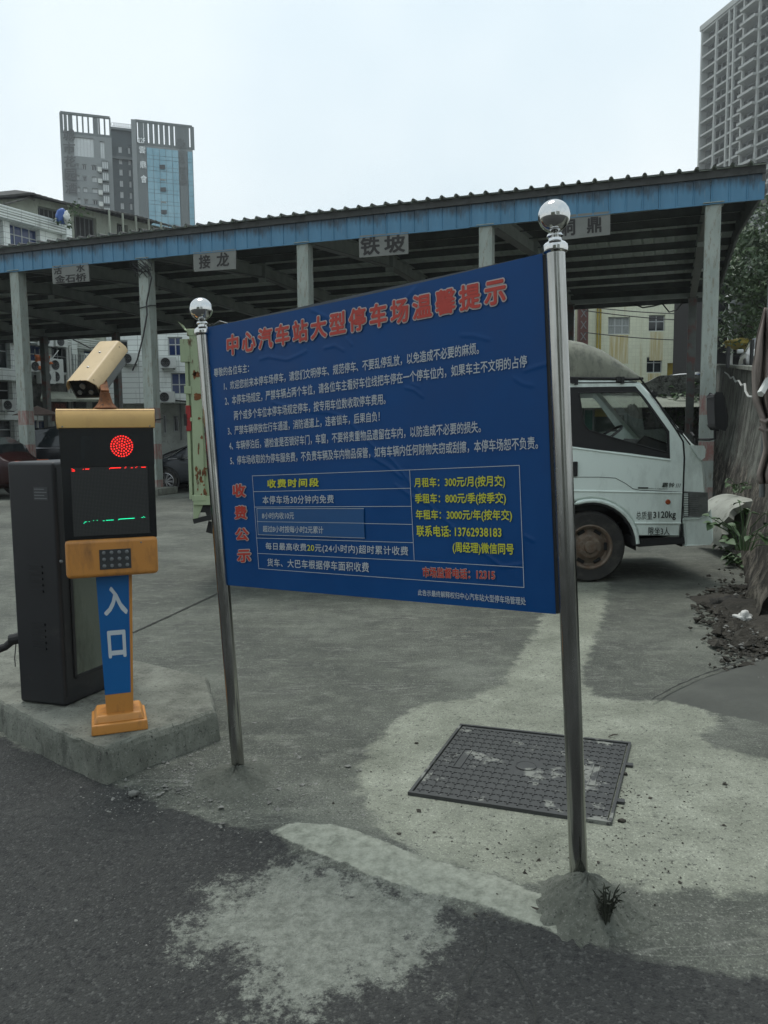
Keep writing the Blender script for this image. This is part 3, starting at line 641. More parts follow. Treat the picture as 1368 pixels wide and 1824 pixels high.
# ------------------------------------------------------------------ concrete island
def jitloop(pts, n=22, j=.006):
    out = []
    for i in range(len(pts)):
        a_, b_ = Vector(pts[i]), Vector(pts[(i + 1) % len(pts)])
        for k in range(n):
            p = a_.lerp(b_, k / n); out.append((p.x + random.uniform(-j, j), p.y + random.uniform(-j, j)))
    return out
isl_pts = [(-1.30, 3.55), (-.885, 4.045), (-1.05, 4.62), (-2.2, 5.45), (-3.2, 5.7), (-4.6, 6.3), (-4.9, 5.7), (-2.15, 4.27), (-1.75, 3.90)]
lp = jitloop(isl_pts, 12, .005); n = len(lp); ZT = .16; mb = MB()
cen = Vector((-2.2, 4.7)); rings = [(1.012, -.03, 0), (1.006, .05, 0), (1.0, .125, .0), (.994, .148, .006), (.985, .16, 0)]
vs = []
for s_, z, j in rings:
    for (x, y) in lp:
        dx, dy = x - cen.x, y - cen.y; L = math.hypot(dx, dy); k = (L - (1 - s_) * 1.6) / L
        vs.append((cen.x + dx * k + random.uniform(-.003, .003), cen.y + dy * k + random.uniform(-.003, .003), z + random.uniform(-.003, .003) - (.006 if random.random() < .06 and z > .14 else 0)))
fs = [(r * n + k, r * n + (k + 1) % n, (r + 1) * n + (k + 1) % n, (r + 1) * n + k) for r in range(len(rings) - 1) for k in range(n)]
b0 = (len(rings) - 1) * n; tri = tessellate_polygon([[Vector((vs[b0 + k][0], vs[b0 + k][1], 0)) for k in range(n)]])
fs += [tuple(b0 + i for i in t) for t in tri]
mb.add(vs, fs); isl = mb.build('concrete_island', M_CONC); isl['kind'] = 'structure'

# ------------------------------------------------------------------ entrance terminal
TA = math.atan2(.34, .94)
TB = Vector((-1.285, 3.735, 0))     # centre of the base front edge
tm = thing('entrance_terminal', 'orange and blue parking entrance terminal with red led circle and plate camera on top', 'parking terminal', (TB.x, TB.y, ZT), TA)
def L(name, mb, m, par=tm, **k): return mb.build(name, m, par, local=True, **k)
mb = MB(); 
def taperbox(mb, z0, z1, w0, w1, y00, y01, y10, y11, xo=0):
    P = [(-w0 / 2 + xo, y00, z0), (w0 / 2 + xo, y00, z0), (w0 / 2 + xo, y01, z0), (-w0 / 2 + xo, y01, z0), (-w1 / 2 + xo, y10, z1), (w1 / 2 + xo, y10, z1), (w1 / 2 + xo, y11, z1), (-w1 / 2 + xo, y11, z1)]
    mb.add(P, [(0, 3, 2, 1), (4, 5, 6, 7), (0, 1, 5, 4), (1, 2, 6, 5), (2, 3, 7, 6), (3, 0, 4, 7)]); return mb
taperbox(mb, 0, .052, .262, .256, 0, .24, .003, .237); L('base', mb, M_ORANGE, bevel=.008)
mb = MB(); taperbox(mb, .050, .088, .238, .206, .014, .226, .03, .21); L('base', mb, M_ORANGE, bevel=.008)
mb = MB(); taperbox(mb, .0825, .795, .125, .165, .045, .17, .03, .19, .004); col_ = L('pillar', mb, M_ORANGE, bevel=.004)
mb = MB(); F2 = lambda x, z: Vector((x * (.125 + (z - .0825) * .0561) + .004, .045 - (z - .0825) * .02105 - .0012, z))
P = [F2(-.5, .185), F2(.41, .185), F2(.41, .79), F2(-.5, .79)]; mb.quad(*P); L('blue_film', mb, M_LBLUE, col_)
nrm = Vector((0, -1, 0)); WM_keep = WM[tm]
def Lq(pts): return [WM[tm] @ F2(*p) for p in pts]
nw = (WM[tm].to_3x3() @ nrm)
lettering('lettering', '入', Lq([(-.30, .71), (-.32, .58), (.34, .58), (.32, .71)]), nw, [M_LWHITE], col_, 1, .035, 8, .0008)
lettering('lettering', '口', Lq([(-.27, .495), (-.26, .37), (.27, .37), (.25, .495)]), nw, [M_LWHITE], col_, 1, .035, 8, .0008)
# head
HZ0, HZ1 = .775, 1.555; HW = .42
mb = MB(); mb.box2((-.205, -.045, .775), (.205, .075, .955)); hl = L('lower_housing', mb, M_ORANGE, bevel=.02, seg=3)
mb = MB(); mb.box2((-.205, -.03, .95), (.205, .075, 1.475)); hd = L('display_housing', mb, M_BLKPLASTIC, bevel=.004)
mb = MB(); lp2 = [(-.05, 1.468), (-.052, 1.50), (-.046, 1.53), (-.03, 1.55), (0, 1.556), (.08, 1.556), (.08, 1.468)]
mb.extr(lp2, lambda y, z: Vector((-.213, y, z)), lambda y, z: Vector((.213, y, z))); L('top_cap', mb, M_ORANGE_B, bevel=.003, autos=30)
mb = MB(); mb.box2((-.206, -.034, 1.296), (.206, -.029, 1.466)); L('signal_window', mb, M_BLKPLASTIC, hd)
mb = MB(); mb.box2((-.165, -.036, .972), (.172, -.030, 1.288)); mtx = L('led_matrix', mb, M_LEDOFF, hd)
def ledgrid():
    t = NT('led_matrix_pixels'); vx = t.mapping((160, 160, 160)); 
    s_ = t.n.new('ShaderNodeSeparateXYZ'); t.l.new(vx, s_.inputs[0])
    fx = t.math('ABSOLUTE', t.math('SUBTRACT', t.math('FRACT', s_.outputs[0]), .5)); fz = t.math('ABSOLUTE', t.math('SUBTRACT', t.math('FRACT', s_.outputs[2]), .5))
    g = t.math('LESS_THAN', t.math('ADD', t.math('MULTIPLY', fx, fx), t.math('MULTIPLY', fz, fz)), .07); t.set(t.mix(g, (.012, .013, .013), (.06, .06, .055)), .5); return t.m
mtx.data.materials[0] = ledgrid()
mb = MB(); lc_ = Vector((.062, -.0343, 1.383)); 
mb.lathe([(0, .0), (.052, 0)], lc_, (0, -1, 0), 32); L('led_backing', mb, M_RED_D, hd)
mb = MB()
for rg, cnt in ((0, 1), (.0118, 6), (.0236, 12), (.0354, 18), (.0472, 25)):
    for k in range(cnt):
        t_ = 2 * math.pi * k / cnt + rg * 40; mb.lathe([(0, .0022), (.002, .0018), (.003, 0)], lc_ + Vector((rg * math.cos(t_), 0, rg * math.sin(t_))), (0, -1, 0), 6)
o = L('red_led', mb, M_RED_E, hd); o['kind'] = 'stuff'
def leds(spec, m, z, slope):
    mb = MB()
    for x0, x1, dz, st in spec:
        x = x0
        while x <= x1: mb.box((x, -.0375, z + dz + (x) * slope + (.0 if st < .004 else random.choice((0, .004)))), (.0024, .002, .0024)); x += st
    o = L('led_text', mb, m, hd); o['kind'] = 'stuff'
leds([(-.158, -.146, -.006, .0035), (-.158, -.150, 0, .004), (-.11, -.109, -.004, .005), (-.10, -.086, .001, .0035), (.004, .006, -.005, .004), (.008, .055, .002, .0032), (.072, .078, 0, .0045), (.10, .11, 0, .005), (.12, .13, 0, .006), (.146, .166, .001, .0035)], M_RED_E, 1.281, .01)
leds([(-.118, -.112, -.006, .004), (-.112, -.106, 0, .004), (-.095, -.093, 0, .005), (-.076, -.072, 0, .005), (-.06, -.056, 0, .005), (-.034, -.03, 0, .004), (-.02, .012, .001, .0034), (.034, .036, -.004, .004), (.036, .105, .003, .0031), (.138, .156, .004, .0045)], M_GRN_E, 1.04, .02)
PT = [WM[tm] @ Vector(p) for p in ((-.115, -.0345, 1.43), (-.115, -.0345, 1.325), (-.06, -.0345, 1.325), (-.06, -.0345, 1.43))]
lettering('lettering', 'P', PT, nw, [mat('unlit_letter', (.0095, .0125, .014), .2)], hd, 1, .02, 4, .0008)
mb = MB(); mb.box2((-.058, -.0475, .812), (.082, -.044, .905)); kp = L('speaker_grille', mb, M_LEDOFF, hl)
mb = MB()
for i in range(4):
    for j in range(3): mb.lathe([(0, .004), (.007, .003), (.009, 0)], (-.038 + i * .034, -.0475, .828 + j * .031), (0, -1, 0), 12)
L('speaker_hole', mb, M_GREYMET, kp)['kind'] = 'stuff'
for (x, z) in ((-.19, 1.475), (.19, 1.475), (.13, .93)):
    mb = MB(); mb.lathe([(0, .003), (.003, .002), (.004, 0)], (x, -.05 if z > 1 else -.046, z), (0, -1, 0), 8); L('screw', mb, M_GREYMET)
# plate-reading camera on its bracket (world space maths, parented to the terminal)
ax = (D(203, 622, 4.09) - D(150, 690, 3.83)).normalized(); cf = D(147, 690, 3.80)    # axis front -> back
sd_ = ax.cross(Vector((0, 0, 1))).normalized(); sd_ = (sd_ + Vector((0, 0, .0))).normalized(); upc = sd_.cross(ax)
def CP(x, y, z): return cf + sd_ * x + ax * y + upc * z
cp = MB()
prof = [(-.066, -.066), (.066, -.066), (.07, .0), (.066, .03), (-.066, .03), (-.07, 0)]
cp.extr(prof, lambda x, z: CP(x, 0.012, z), lambda x, z: CP(x, .30, z)); chs = cp.build('camera_housing', M_GREYMET, tm, bevel=.004)
cp = MB(); hood = [(-.083, -.012), (-.08, .012), (-.058, .042), (-.045, .047), (.045, .047), (.058, .042), (.08, .012), (.083, -.012)]; inn = [(x * .97, z - .003) for x, z in hood]
n = len(hood); Vh = [CP(x, -.012 if abs(x) < .06 else -.002, z) for x, z in hood] + [CP(x, .335, z) for x, z in hood] + [CP(x, -.012 if abs(x) < .06 else -.002, z) for x, z in inn] + [CP(x, .335, z) for x, z in inn]
fh = []
for i in range(n - 1): fh += [(i, n + i, n + i + 1, i + 1), (2 * n + i, 2 * n + i + 1, 3 * n + i + 1, 3 * n + i), (i, i + 1, 2 * n + i + 1, 2 * n + i), (n + i, 3 * n + i, 3 * n + i + 1, n + i + 1)]
fh += [(0, 2 * n, 3 * n, n), (n - 1, 2 * n - 1, 4 * n - 1, 3 * n - 1)]
cp.add(Vh, fh); cp.build('sun_hood', M_TAN, chs, bevel=.0015)
cp = MB(); cp.extr([(-.06, -.058), (.06, -.058), (.06, .028), (-.06, .028)], lambda x, z: CP(x, .006, z), lambda x, z: CP(x, .013, z)); cp.build('front_glass', M_BLKPLASTIC, chs)
for (x, z, r) in ((-.028, -.03, .011), (.032, -.03, .011), (.002, .005, .014)):
    cp = MB(); cp.lathe([(0, .003), (r * .5, .004), (r * .55, .008), (r, .008), (r, 0)], CP(x, .006, z), -ax, 16); cp.build('lens', M_GREYMET, chs)
for (x, y) in ((0, .1), (0, .23)):
    cp = MB(); cp.lathe([(0, .004), (.005, .003), (.007, 0)], CP(x, y, .047), upc, 10); cp.build('screw', M_STEEL, chs)
for x in (-.02, .016):
    cp = MB(); cp.lathe([(0, .0012), (.004, .001)], CP(x, -.015, .047), upc, 10); cp.build('hood_hole', M_DARK, chs)
mb = MB(); mb.lathe([(.055, 0), (.055, .006), (.05, .008), (.032, .03), (.024, .06), (.022, .075), (0, .078)], (.0, .03, 1.556), (0, 0, 1), 20); br = L('bracket', mb, M_RUST, autos=40)
mb = MB(); bt = WM[tm] @ Vector((0.0, .03, 1.62)); mb.beam(bt, CP(0, .16, -.05), .035, .05); mb.beam(CP(-.03, .15, -.05), CP(.035, .17, -.05), .06, .012); mb.build('bracket_arm', M_RUST, br)

# ------------------------------------------------------------------ barrier cabinet
k0, k1, k2 = Vector((-1.985, 4.21, ZT)), Vector((-1.70, 4.115, ZT)), Vector((-1.50, 4.62, ZT))
e1 = (k1 - k0); e2 = (k2 - k1); CH = 1.30
bc = thing('barrier_cabinet', 'dark grey barrier gate cabinet with vents standing on the concrete island', 'gate barrier', (-1.7, 4.4, ZT))
e1n, e2n = e1.normalized(), e2.normalized(); n1 = Vector((e1n.y, -e1n.x, 0)); n2 = Vector((e2n.y, -e2n.x, 0))
def cq(a, b, z): return k0 + e1 * a + e2 * b + Vector((0, 0, z))
mb = MB(); P = [cq(0, 0, 0), cq(1, 0, 0), cq(1, 1, 0), cq(0, 1, 0)]; mb.add(P + [p + Vector((0, 0, CH)) for p in P], [(0, 3, 2, 1), (4, 5, 6, 7), (0, 1, 5, 4), (1, 2, 6, 5), (2, 3, 7, 6), (3, 0, 4, 7)])
cb = mb.build('cabinet_body', M_DKPAINT, bc, bevel=.018, seg=3)
mb = MB(); mb.beam(cq(1, .03, .05) + n2 * .003, cq(1, .03, CH - .03) + n2 * .003, .004, .006, up=n2); mb.build('door_seam', M_BLKMATTE, cb)
# glazed door panel on the right face
mb = MB(); q = [cq(1, .15, .14), cq(1, .93, .14), cq(1, .93, .99), cq(1, .15, .99)]; mb.quad(*[p + n2 * .002 for p in q])
dr = mb.build('door_panel', mat('dirty_mirror_panel', (.16, .18, .15), .25, .5, var=.25, scale=3, dirt=(.06, .07, .055), dlo=.5, dhi=.7, dscale=3, stretch=(1, 1, .25)), cb)
for a_, b_ in (((.15, .14), (.93, .14)), ((.93, .14), (.93, .99)), ((.93, .99), (.15, .99)), ((.15, .99), (.15, .14))):
    mb = MB(); mb.beam(cq(1, *a_) + n2 * .004, cq(1, *b_) + n2 * .004, .018, .008, up=n2); mb.build('door_frame', M_BLKMATTE, dr)
for z0 in (.62, .31):
    for k in range(5):
        mb = MB(); z = z0 + k * .033; mb.beam(cq(.36, 0, z) + n1 * .003, cq(.66, 0, z - .002) + n1 * .003, .012, .008, up=n1); mb.build('vent_slat', M_DKPAINT, cb)
mb = MB(); q = [cq(.56, 0, 1.10), cq(.86, 0, 1.10), cq(.86, 0, 1.17), cq(.56, 0, 1.17)]; mb.quad(*[p + n1 * .002 for p in q]); mb.build('name_plate', mat('plate_grey', (.04, .042, .045), .4), cb)
for k in range(4):
    mb = MB(); mb.beam(cq(.58, 0, 1.11 + k * .016) + n1 * .003, cq(.84 - .05 * (k % 2), 0, 1.11 + k * .016) + n1 * .003, .004, .002, up=n1); mb.build('plate_line', M_GREYMET, cb)
mb = MB(); mb.lathe([(0, .01), (.008, .008), (.01, 0)], cq(1, .03, .78) + n2 * .002, n2, 10); mb.build('lock', M_GREYMET, cb)
mb = MB(); mb.beam(cq(0, .4, 1.18), cq(-.35, .4, 1.18), .12, .1); arm = mb.build('arm_hub', M_BLKMATTE, bc, bevel=.01)
mb = MB(); mb.tube([cq(0, .1, .36), cq(-.12, .05, .34), cq(-.25, .0, .30), cq(-.5, -.1, .27)], [.03, .022, .02, .025], 10); mb.lathe([(0, -.03), (.03, -.03), (.03, .03), (0, .03)], cq(-.1, .05, .34), (1, 0, .2), 12); mb.build('spring_arm', M_BLKMATTE, bc)
mb = MB(); mb.tube([cq(-.1, .05, .32), cq(-.06, .0, .24), cq(-.0, -.03, .2)], .003, 5); mb.build('cable', M_CABLE, bc)

# ------------------------------------------------------------------ big steel canopy over the parking bays
CA = R(19.6); CU = Vector((-math.cos(CA), math.sin(CA), 0)); CN = Vector((math.sin(CA), math.cos(CA), 0)); CP0 = Vector((6.696, 16.6, 0))
def cw(s, t, z): return CP0 + CU * s + CN * t + Vector((0, 0, z))
canopy = thing('parking_canopy', 'long steel canopy with weathered blue fascia over the parking bays', 'canopy', tuple(CP0), math.pi - CA)
# local frame of the empty: +x = CU, +y = -CN
def cl(s, t, z): return Vector((s, -t, z))
ZF = 6.08; TJ = 6.5; TR = 16.0; ZJ = 6.72; ZR = 6.62; S0 = -.92; NP = 47
def LC(name, mb, m, par=canopy, **k): return mb.build(name, m, par, local=True, **k)
# fascia panels, three ribs each, mesh shared; origin at the panel's lower corner
mb = MB(); W_ = .99
prof = []
for k in range(3):
    x = k * .33; prof += [(x + .002, 0), (x + .29, 0), (x + .302, .022), (x + .318, .022)]
prof.append((W_ - .002, 0))
n = len(prof); mb.add([(x, y, 0) for x, y in prof] + [(x, y, .5) for x, y in prof], [(i, i + 1, n + i + 1, n + i) for i in range(n - 1)])
mb.add([(0, -.004, -.004), (W_, -.004, -.004), (W_, .03, -.004), (0, .03, -.004), (0, -.004, .012), (W_, -.004, .012), (W_, .03, .012), (0, .03, .012)], [(0, 3, 2, 1), (4, 5, 6, 7), (0, 1, 5, 4), (1, 2, 6, 5), (2, 3, 7, 6), (3, 0, 4, 7)])
f0 = LC('fascia_panel', mb, M_FASCIA)
for k in range(NP):
    M = Matrix.Translation(cl(S0 + k * W_, 0, ZF + random.uniform(-.006, .006))) @ Matrix.Rotation(random.uniform(-.004, .004), 4, 'Y')
    o = f0 if k == 0 else inst(f0, canopy)
    o.matrix_local = M; WM[o] = WM[canopy]
# roof sheets (front slope, rear slope), rounded ribs
def roofsheet(t0, z0, t1, z1):
    mb = MB(); pr = []
    for k in range(3):
        x = k * .33; pr += [(x, 0), (x + .22, 0), (x + .245, .05), (x + .275, .065), (x + .305, .05)]
    pr.append((W_, 0)); n = len(pr)
    mb.add([cl(x, t0, z0 + z) for x, z in pr] + [cl(x, t1, z1 + z) for x, z in pr], [(i, i + 1, n + i + 1, n + i) for i in range(n - 1)])
    mb.mi = 1; mb.add([cl(x, t0, z0 + z - .012) for x, z in pr] + [cl(x, t1, z1 + z - .012) for x, z in pr], [(i, n + i, n + i + 1, i + 1) for i in range(n - 1)])
    return LC('roof_sheet', mb, [M_ROOF, M_ROOFU])
for args in ((-.16, ZF + .655, TJ, ZJ + .62), (TJ - .1, ZJ + .64, TR + .5, ZR + .52)):
    r0 = roofsheet(*args)
    for k in range(NP):
        o = r0 if k == 0 else inst(r0, canopy); o.matrix_local = Matrix.Translation((S0 + k * W_, 0, random.uniform(-.004, .004))); WM[o] = WM[canopy]
SL = NP * W_
mb = MB(); mb.box2(cl(S0, -.045, ZF + .50), cl(S0 + SL, .02, ZF + .65)); LC('eave_flashing', mb, M_ROOF)
mb = MB(); mb.box2(cl(S0, TR + .35, ZR - .12), cl(S0 + SL, TR + .37, ZR + .60)); LC('rear_fascia', mb, M_BEAMD)
mb = MB(); mb.box2(cl(S0, TR - .1, ZR + .02), cl(S0 + SL, TR + .06, ZR + .2)); LC('rear_beam', mb, M_BEAM)
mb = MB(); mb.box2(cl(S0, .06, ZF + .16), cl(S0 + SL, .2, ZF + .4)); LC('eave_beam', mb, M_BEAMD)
def zroof(t): return ZF + .655 + (ZJ + .62 - ZF - .655) * (t + .16) / (TJ + .16) if t < TJ else ZJ + .64 + (ZR + .52 - ZJ - .64) * (t - TJ + .1) / (TR + .5 - TJ + .1)
for t in (1.1, 2.6, 4.1, 5.6, 7.2, 8.8, 10.4, 12.0, 13.6, 15.1):
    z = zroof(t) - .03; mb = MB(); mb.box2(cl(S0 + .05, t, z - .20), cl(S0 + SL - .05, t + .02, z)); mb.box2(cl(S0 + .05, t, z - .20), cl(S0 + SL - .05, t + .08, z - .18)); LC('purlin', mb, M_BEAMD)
# frames: column front and rear, rafter in two runs with pale lower flange
def beamI(mb, a, b, h, w=.24):
    mb.mi = 0; mb.beam(a, b, .02, h); d = Vector((0, 0, h / 2)); mb.mi = 1; mb.beam(Vector(a) - d, Vector(b) - d, w, .02); mb.mi = 0; mb.beam(Vector(a) + d, Vector(b) + d, w, .015)
mb = MB(); beamI(mb, cl(0, .12, 0 + 6.33), cl(0, TJ, ZJ + .22), .40); beamI(mb, cl(0, TJ, ZJ + .22), cl(0, TR, ZR + .20), .40)
mb.mi = 0; mb.box(cl(0, TJ - .02, ZJ + .18), (.26, .04, .62))
raf = LC('rafter', mb, [M_BEAM, M_PIPEW if False else M_SIGNB])
def colmesh(name, zt, m=M_COLUMN):
    mb = MB(); mb.box((0, 0, zt / 2), (.30, .30, zt)); mb.box((0, 0, zt + .012), (.40, .40, .024)); mb.box((0, 0, .05), (.46, .46, .1)); return LC(name, mb, m, bevel=.012)
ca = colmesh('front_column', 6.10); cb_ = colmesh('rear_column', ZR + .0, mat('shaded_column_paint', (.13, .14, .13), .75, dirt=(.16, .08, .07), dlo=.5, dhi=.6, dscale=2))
mb = MB(); mb.beam(cl(.15, .1, 6.02), cl(2.6, TJ * .55, 6.72), .05, .05); tie = LC('tie_rod', mb, M_SIGNB)
sframes = [0.0, 4.65, 9.15, 13.64, 17.87, 22.4, 26.9, 31.4, 35.9, 40.4, 44.9]
for i, s in enumerate(sframes):
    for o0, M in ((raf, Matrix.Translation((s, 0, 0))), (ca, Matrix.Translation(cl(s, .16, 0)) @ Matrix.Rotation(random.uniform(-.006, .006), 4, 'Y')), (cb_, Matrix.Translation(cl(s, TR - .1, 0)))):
        o = o0 if i == 0 else inst(o0, canopy); o.matrix_local = M; WM[o] = WM[canopy]
bpy.data.objects.remove(tie)
mb = MB(); mb.beam(cl(S0 + .02, 0, ZF + .35), cl(S0 + .02, TJ, ZJ + .35), .06, .5); mb.beam(cl(S0 + .02, TJ, ZJ + .35), cl(S0 + .02, TR + .3, ZR + .3), .06, .5); LC('gable_trim', mb, M_BEAMD)
# footing block by the second column from the left
mb = MB(); mb.box(cw(13.64, .0, .09), (1.0, .9, .18), rz=-CA); tag(mb.build('kerb_block', M_CONC, bevel=.02), 'low concrete footing under the canopy column with cable wrapped round it', 'concrete block')
# name boards hanging from the eave
def nameboard(text, q, label, rows=None, td=-.02):
    P = [onplane(*p, cw(0, td, 0), CN) for p in q]          # TL,TR,BR,BL
    c = sum(P, Vector()) / 4; t = thing('name_board', label, 'hanging sign', tuple(c), 0, 'name boards hanging from the canopy')
    mb = MB(); B = [p + CN * .04 for p in P]; mb.add(P + B, [(0, 3, 2, 1), (4, 5, 6, 7), (0, 1, 5, 4), (1, 2, 6, 5), (2, 3, 7, 6), (3, 0, 4, 7)]); bd = mb.build('board', M_SIGNB, t)
    TL, TR_, BR, BL = P
    def at(u, v): return (TL.lerp(TR_, u)).lerp(BL.lerp(BR, u), v)
    for (s_, u0, u1, v0, v1) in rows:
        lettering('lettering', s_, (at(u0, v0), at(u0, v1), at(u1, v1), at(u1, v0)), -CN, [M_SIGNT], bd, 1, .03, 6, .004, step=.0006)
    for u in (.02, .98):
        mb = MB(); mb.beam(at(u, 0) - CN * .01 + Vector((0, 0, -.12)), at(u, 0) - CN * .01 + Vector((0, 0, .25)), .06, .02); mb.build('hanger', M_BLKMATTE, t)
nameboard('', ((92, 474), (157, 468), (159, 501), (94, 506)), 'two-line pale name board reading 活水 金石桥, leftmost under the eave', [('活', .06, .27, .04, .48), ('水', .68, .9, .04, .46), ('金石桥', .08, .92, .54, .97)])
nameboard('', ((344, 450), (420, 443), (420, 479), (345, 484)), 'pale name board reading 接龙 above the far post ball', [('接', .14, .40, .18, .86), ('龙', .56, .84, .14, .82)])
nameboard('', ((639, 420), (727, 413), (727, 452), (640, 459)), 'pale name board reading 铁坡 above the middle of the blue notice', [('铁', .04, .42, .1, .9), ('坡', .53, .93, .08, .88)])
nameboard('', ((986, 385), (1087, 376), (1087, 418), (986, 429)), 'pale name board reading 洞鼎 behind the near post ball', [('洞', .12, .38, .2, .84), ('鼎', .60, .84, .2, .84)])
def wire(pts, r, label, par=None, name='cable', m=M_CABLE, cat='cable'):
    mb = MB(); mb.tube(pts, r, 5); o = mb.build(name, m, par)
    if par is None: tag(o, label, cat)
    return o
c2 = [onplane(x, y, cw(0, -.06, 0), CN) for x, y in ((250, 462), (262, 475), (270, 495), (261, 540), (262, 560), (255, 600), (245, 640), (236, 660))]
wire(c2, .022, 'black cable sagging down the front of the second canopy column from the left')
for z, n_ in ((4.9, 'lower'), (1.95, 'x')):
    mb = MB(); ring = [cw(13.64 + dx, .16 + dy, z + dz) for dx, dy, dz in ((-.17, -.17, 0), (.17, -.17, -.05), (.17, .17, 0), (-.17, .17, .04), (-.17, -.17, 0))]; mb.tube(ring, .014, 5); mb.build('strap', M_CABLE, canopy)
mb = MB()
for k in range(5):
    a_ = random.uniform(0, 6); pts = [cw(13.64 + .2 * math.cos(a_ + q * .8) * (1 + .2 * k), -.02 - .02 * k, 5.75 + .16 * math.sin(a_ + q * 1.3) + .04 * k) for q in range(9)]; mb.tube(pts, .011, 4)
tag(mb.build('cable_coil', M_CABLE), 'tangled black cable coil at the top of the second canopy column', 'cable coil')
sg = [onplane(x, y, cw(0, TR + .36, 0), CN) for x, y in ((1130, 542), (1145, 548), (1165, 545), (1180, 541), (1192, 556), (1205, 552), (1215, 540), (1235, 538))]
wire(sg, .03, 'drooping black cable under the far eave above the cream building')

# ------------------------------------------------------------------ light truck parked side-on
TY = 8.25; TW = 1.72
tk = thing('light_truck', 'white cab light truck with pale green cargo body parked side-on behind the notice', 'truck', (1.0, TY + TW / 2, 0))
def TP(px, py, dy=0): return D(px, py, TY) + Vector((0, dy, 0))
def TXZ(px, py): p = D(px, py, TY); return (p.x, p.z)
def Z6(x, y): return (980 + .2836 * x, 560 + .2836 * y)
def loopz(pts): return [TXZ(*Z6(*p)) for p in pts]
wc = TXZ(1052, 968); WR = .375; wc = (wc[0], WR)
ARC = .50
def arch(r, a0, a1, n=12): return [(wc[0] + r * math.cos(R(a0 + (a1 - a0) * i / n)), wc[1] + r * math.sin(R(a0 + (a1 - a0) * i / n))) for i in range(n + 1)]
outer = [TXZ(955, 958)] + [(x, z) for x, z in arch(ARC, 178, 6)] + [TXZ(1140, 958), TXZ(1212, 958), TXZ(1215, 936), TXZ(1258, 928), TXZ(1260, 880), TXZ(1256, 830), TXZ(1250, 800), TXZ(1236, 790), TXZ(1190, 737), TXZ(1160, 700), TXZ(1143, 681), TXZ(1120, 676), TXZ(955, 674)]
outer[0] = (TXZ(955, 958)[0], outer[1][1])
hole = loopz([(205, 490), (545, 482), (575, 510), (640, 600), (735, 735), (738, 872), (440, 792), (240, 730), (208, 690)])
hole[0] = TXZ(1030, 699)
surr = loopz([(90, 458), (535, 452), (600, 528), (748, 735), (752, 906), (500, 872), (300, 850), (90, 822)])
def side(y, s): # side skin
    mb = MB(); mb.poly([outer, hole], y); return mb
def inset(loop, d):
    c = Vector((sum(p[0] for p in loop) / len(loop), sum(p[1] for p in loop) / len(loop))); n = len(loop); out = []
    area = sum(loop[i][0] * loop[(i + 1) % n][1] - loop[(i + 1) % n][0] * loop[i][1] for i in range(n)); sg = 1 if area > 0 else -1
    for i in range(n):
        a_, b_, c_ = Vector(loop[i - 1]), Vector(loop[i]), Vector(loop[(i + 1) % n]); e1 = (b_ - a_).normalized(); e2 = (c_ - b_).normalized()
        nn = (Vector((-e1.y, e1.x)) + Vector((-e2.y, e2.x))); nn = nn.normalized() if nn.length > 1e-6 else Vector((-e1.y, e1.x)); out.append((b_.x + nn.x * d * sg, b_.y + nn.y * d * sg))
    return out
sk = inset(outer, .035)
mb = MB(); n = len(outer)
for (y0, y1, y2) in ((TY, TY + .012, TY + .05), (TY + TW, TY + TW - .012, TY + TW - .05)):
    mb.poly([sk, hole], y0)
# perimeter strip; windscreen segment (indices) left to glass
lays = [(TY, sk), (TY + .012, inset(outer, .012)), (TY + .05, outer), (TY + TW - .05, outer), (TY + TW - .012, inset(outer, .012)), (TY + TW, sk)]
iw = [i for i, p in enumerate(outer) if abs(p[0] - TXZ(1236, 790)[0]) < 1e-6][0]   # 1236 -> 1143 is the screen
Vs = [Vector((x, y, z)) for y, lp_ in lays for x, z in lp_]; fs = []
for j in range(len(lays) - 1):
    for i in range(n):
        if j == 2 and (i in (iw, iw + 1, iw + 2) or i < 14): continue
        fs.append((j * n + i, j * n + (i + 1) % n, (j + 1) * n + (i + 1) % n, (j + 1) * n + i))
mb.add(Vs, fs)
cab = mb.build('cab', M_TWP, tk, autos=50)
mb = MB(); mb.add([Vector((x, y, z)) for y in (TY + .05, TY + TW - .05) for x, z in outer[iw:iw + 4]], [(i, i + 1, 4 + i + 1, 4 + i) for i in range(3)]); mb.build('windscreen', M_GLASS, cab)
mb = MB(); mb.poly([hole], TY + .02); mb.build('side_window', M_GLASS, cab)
mb = MB(); mb.poly([hole], TY + TW - .02); mb.build('side_window', M_GLASS, cab)
for yy in (TY - .004, TY + TW + .004):
    mb = MB(); mb.extr(surr[:3] + surr[3:], lambda x, z: Vector((x, yy, z)), lambda x, z: Vector((x, yy + .002, z))) if False else mb.poly([surr, inset(hole, -.0)], yy)
    mb.build('window_surround', M_BLKMATTE, cab)
mb = MB(); mb.tube([Vector((x, TY - .006, z)) for x, z in inset(hole, .006)] + [Vector((inset(hole, .006)[0][0], TY - .006, inset(hole, .006)[0][1]))], .008, 6); mb.build('window_rubber', M_BLKMATTE, cab)
def groove(pts, r=.005, name='panel_gap', m=M_DARK, off=-.001, par=None):
    mb = MB(); mb.tube([TP(*p) + Vector((0, off, 0)) for p in pts], r, 5); return mb.build(name, m, par or cab)
groove([Z6(*p) for p in ((560, 395), (610, 460), (700, 590), (800, 740), (835, 800), (842, 900), (835, 1100), (828, 1250), (818, 1405))], .009)
groove([Z6(*p) for p in ((560, 400), (640, 500), (780, 690), (880, 820))], .007)
groove([Z6(*p) for p in ((130, 430), (400, 428), (545, 424))], .006)
groove([Z6(*p) for p in ((140, 1022), (300, 1022), (410, 1028), (470, 1060), (520, 1095), (560, 1104), (700, 1110), (830, 1116))], .003)
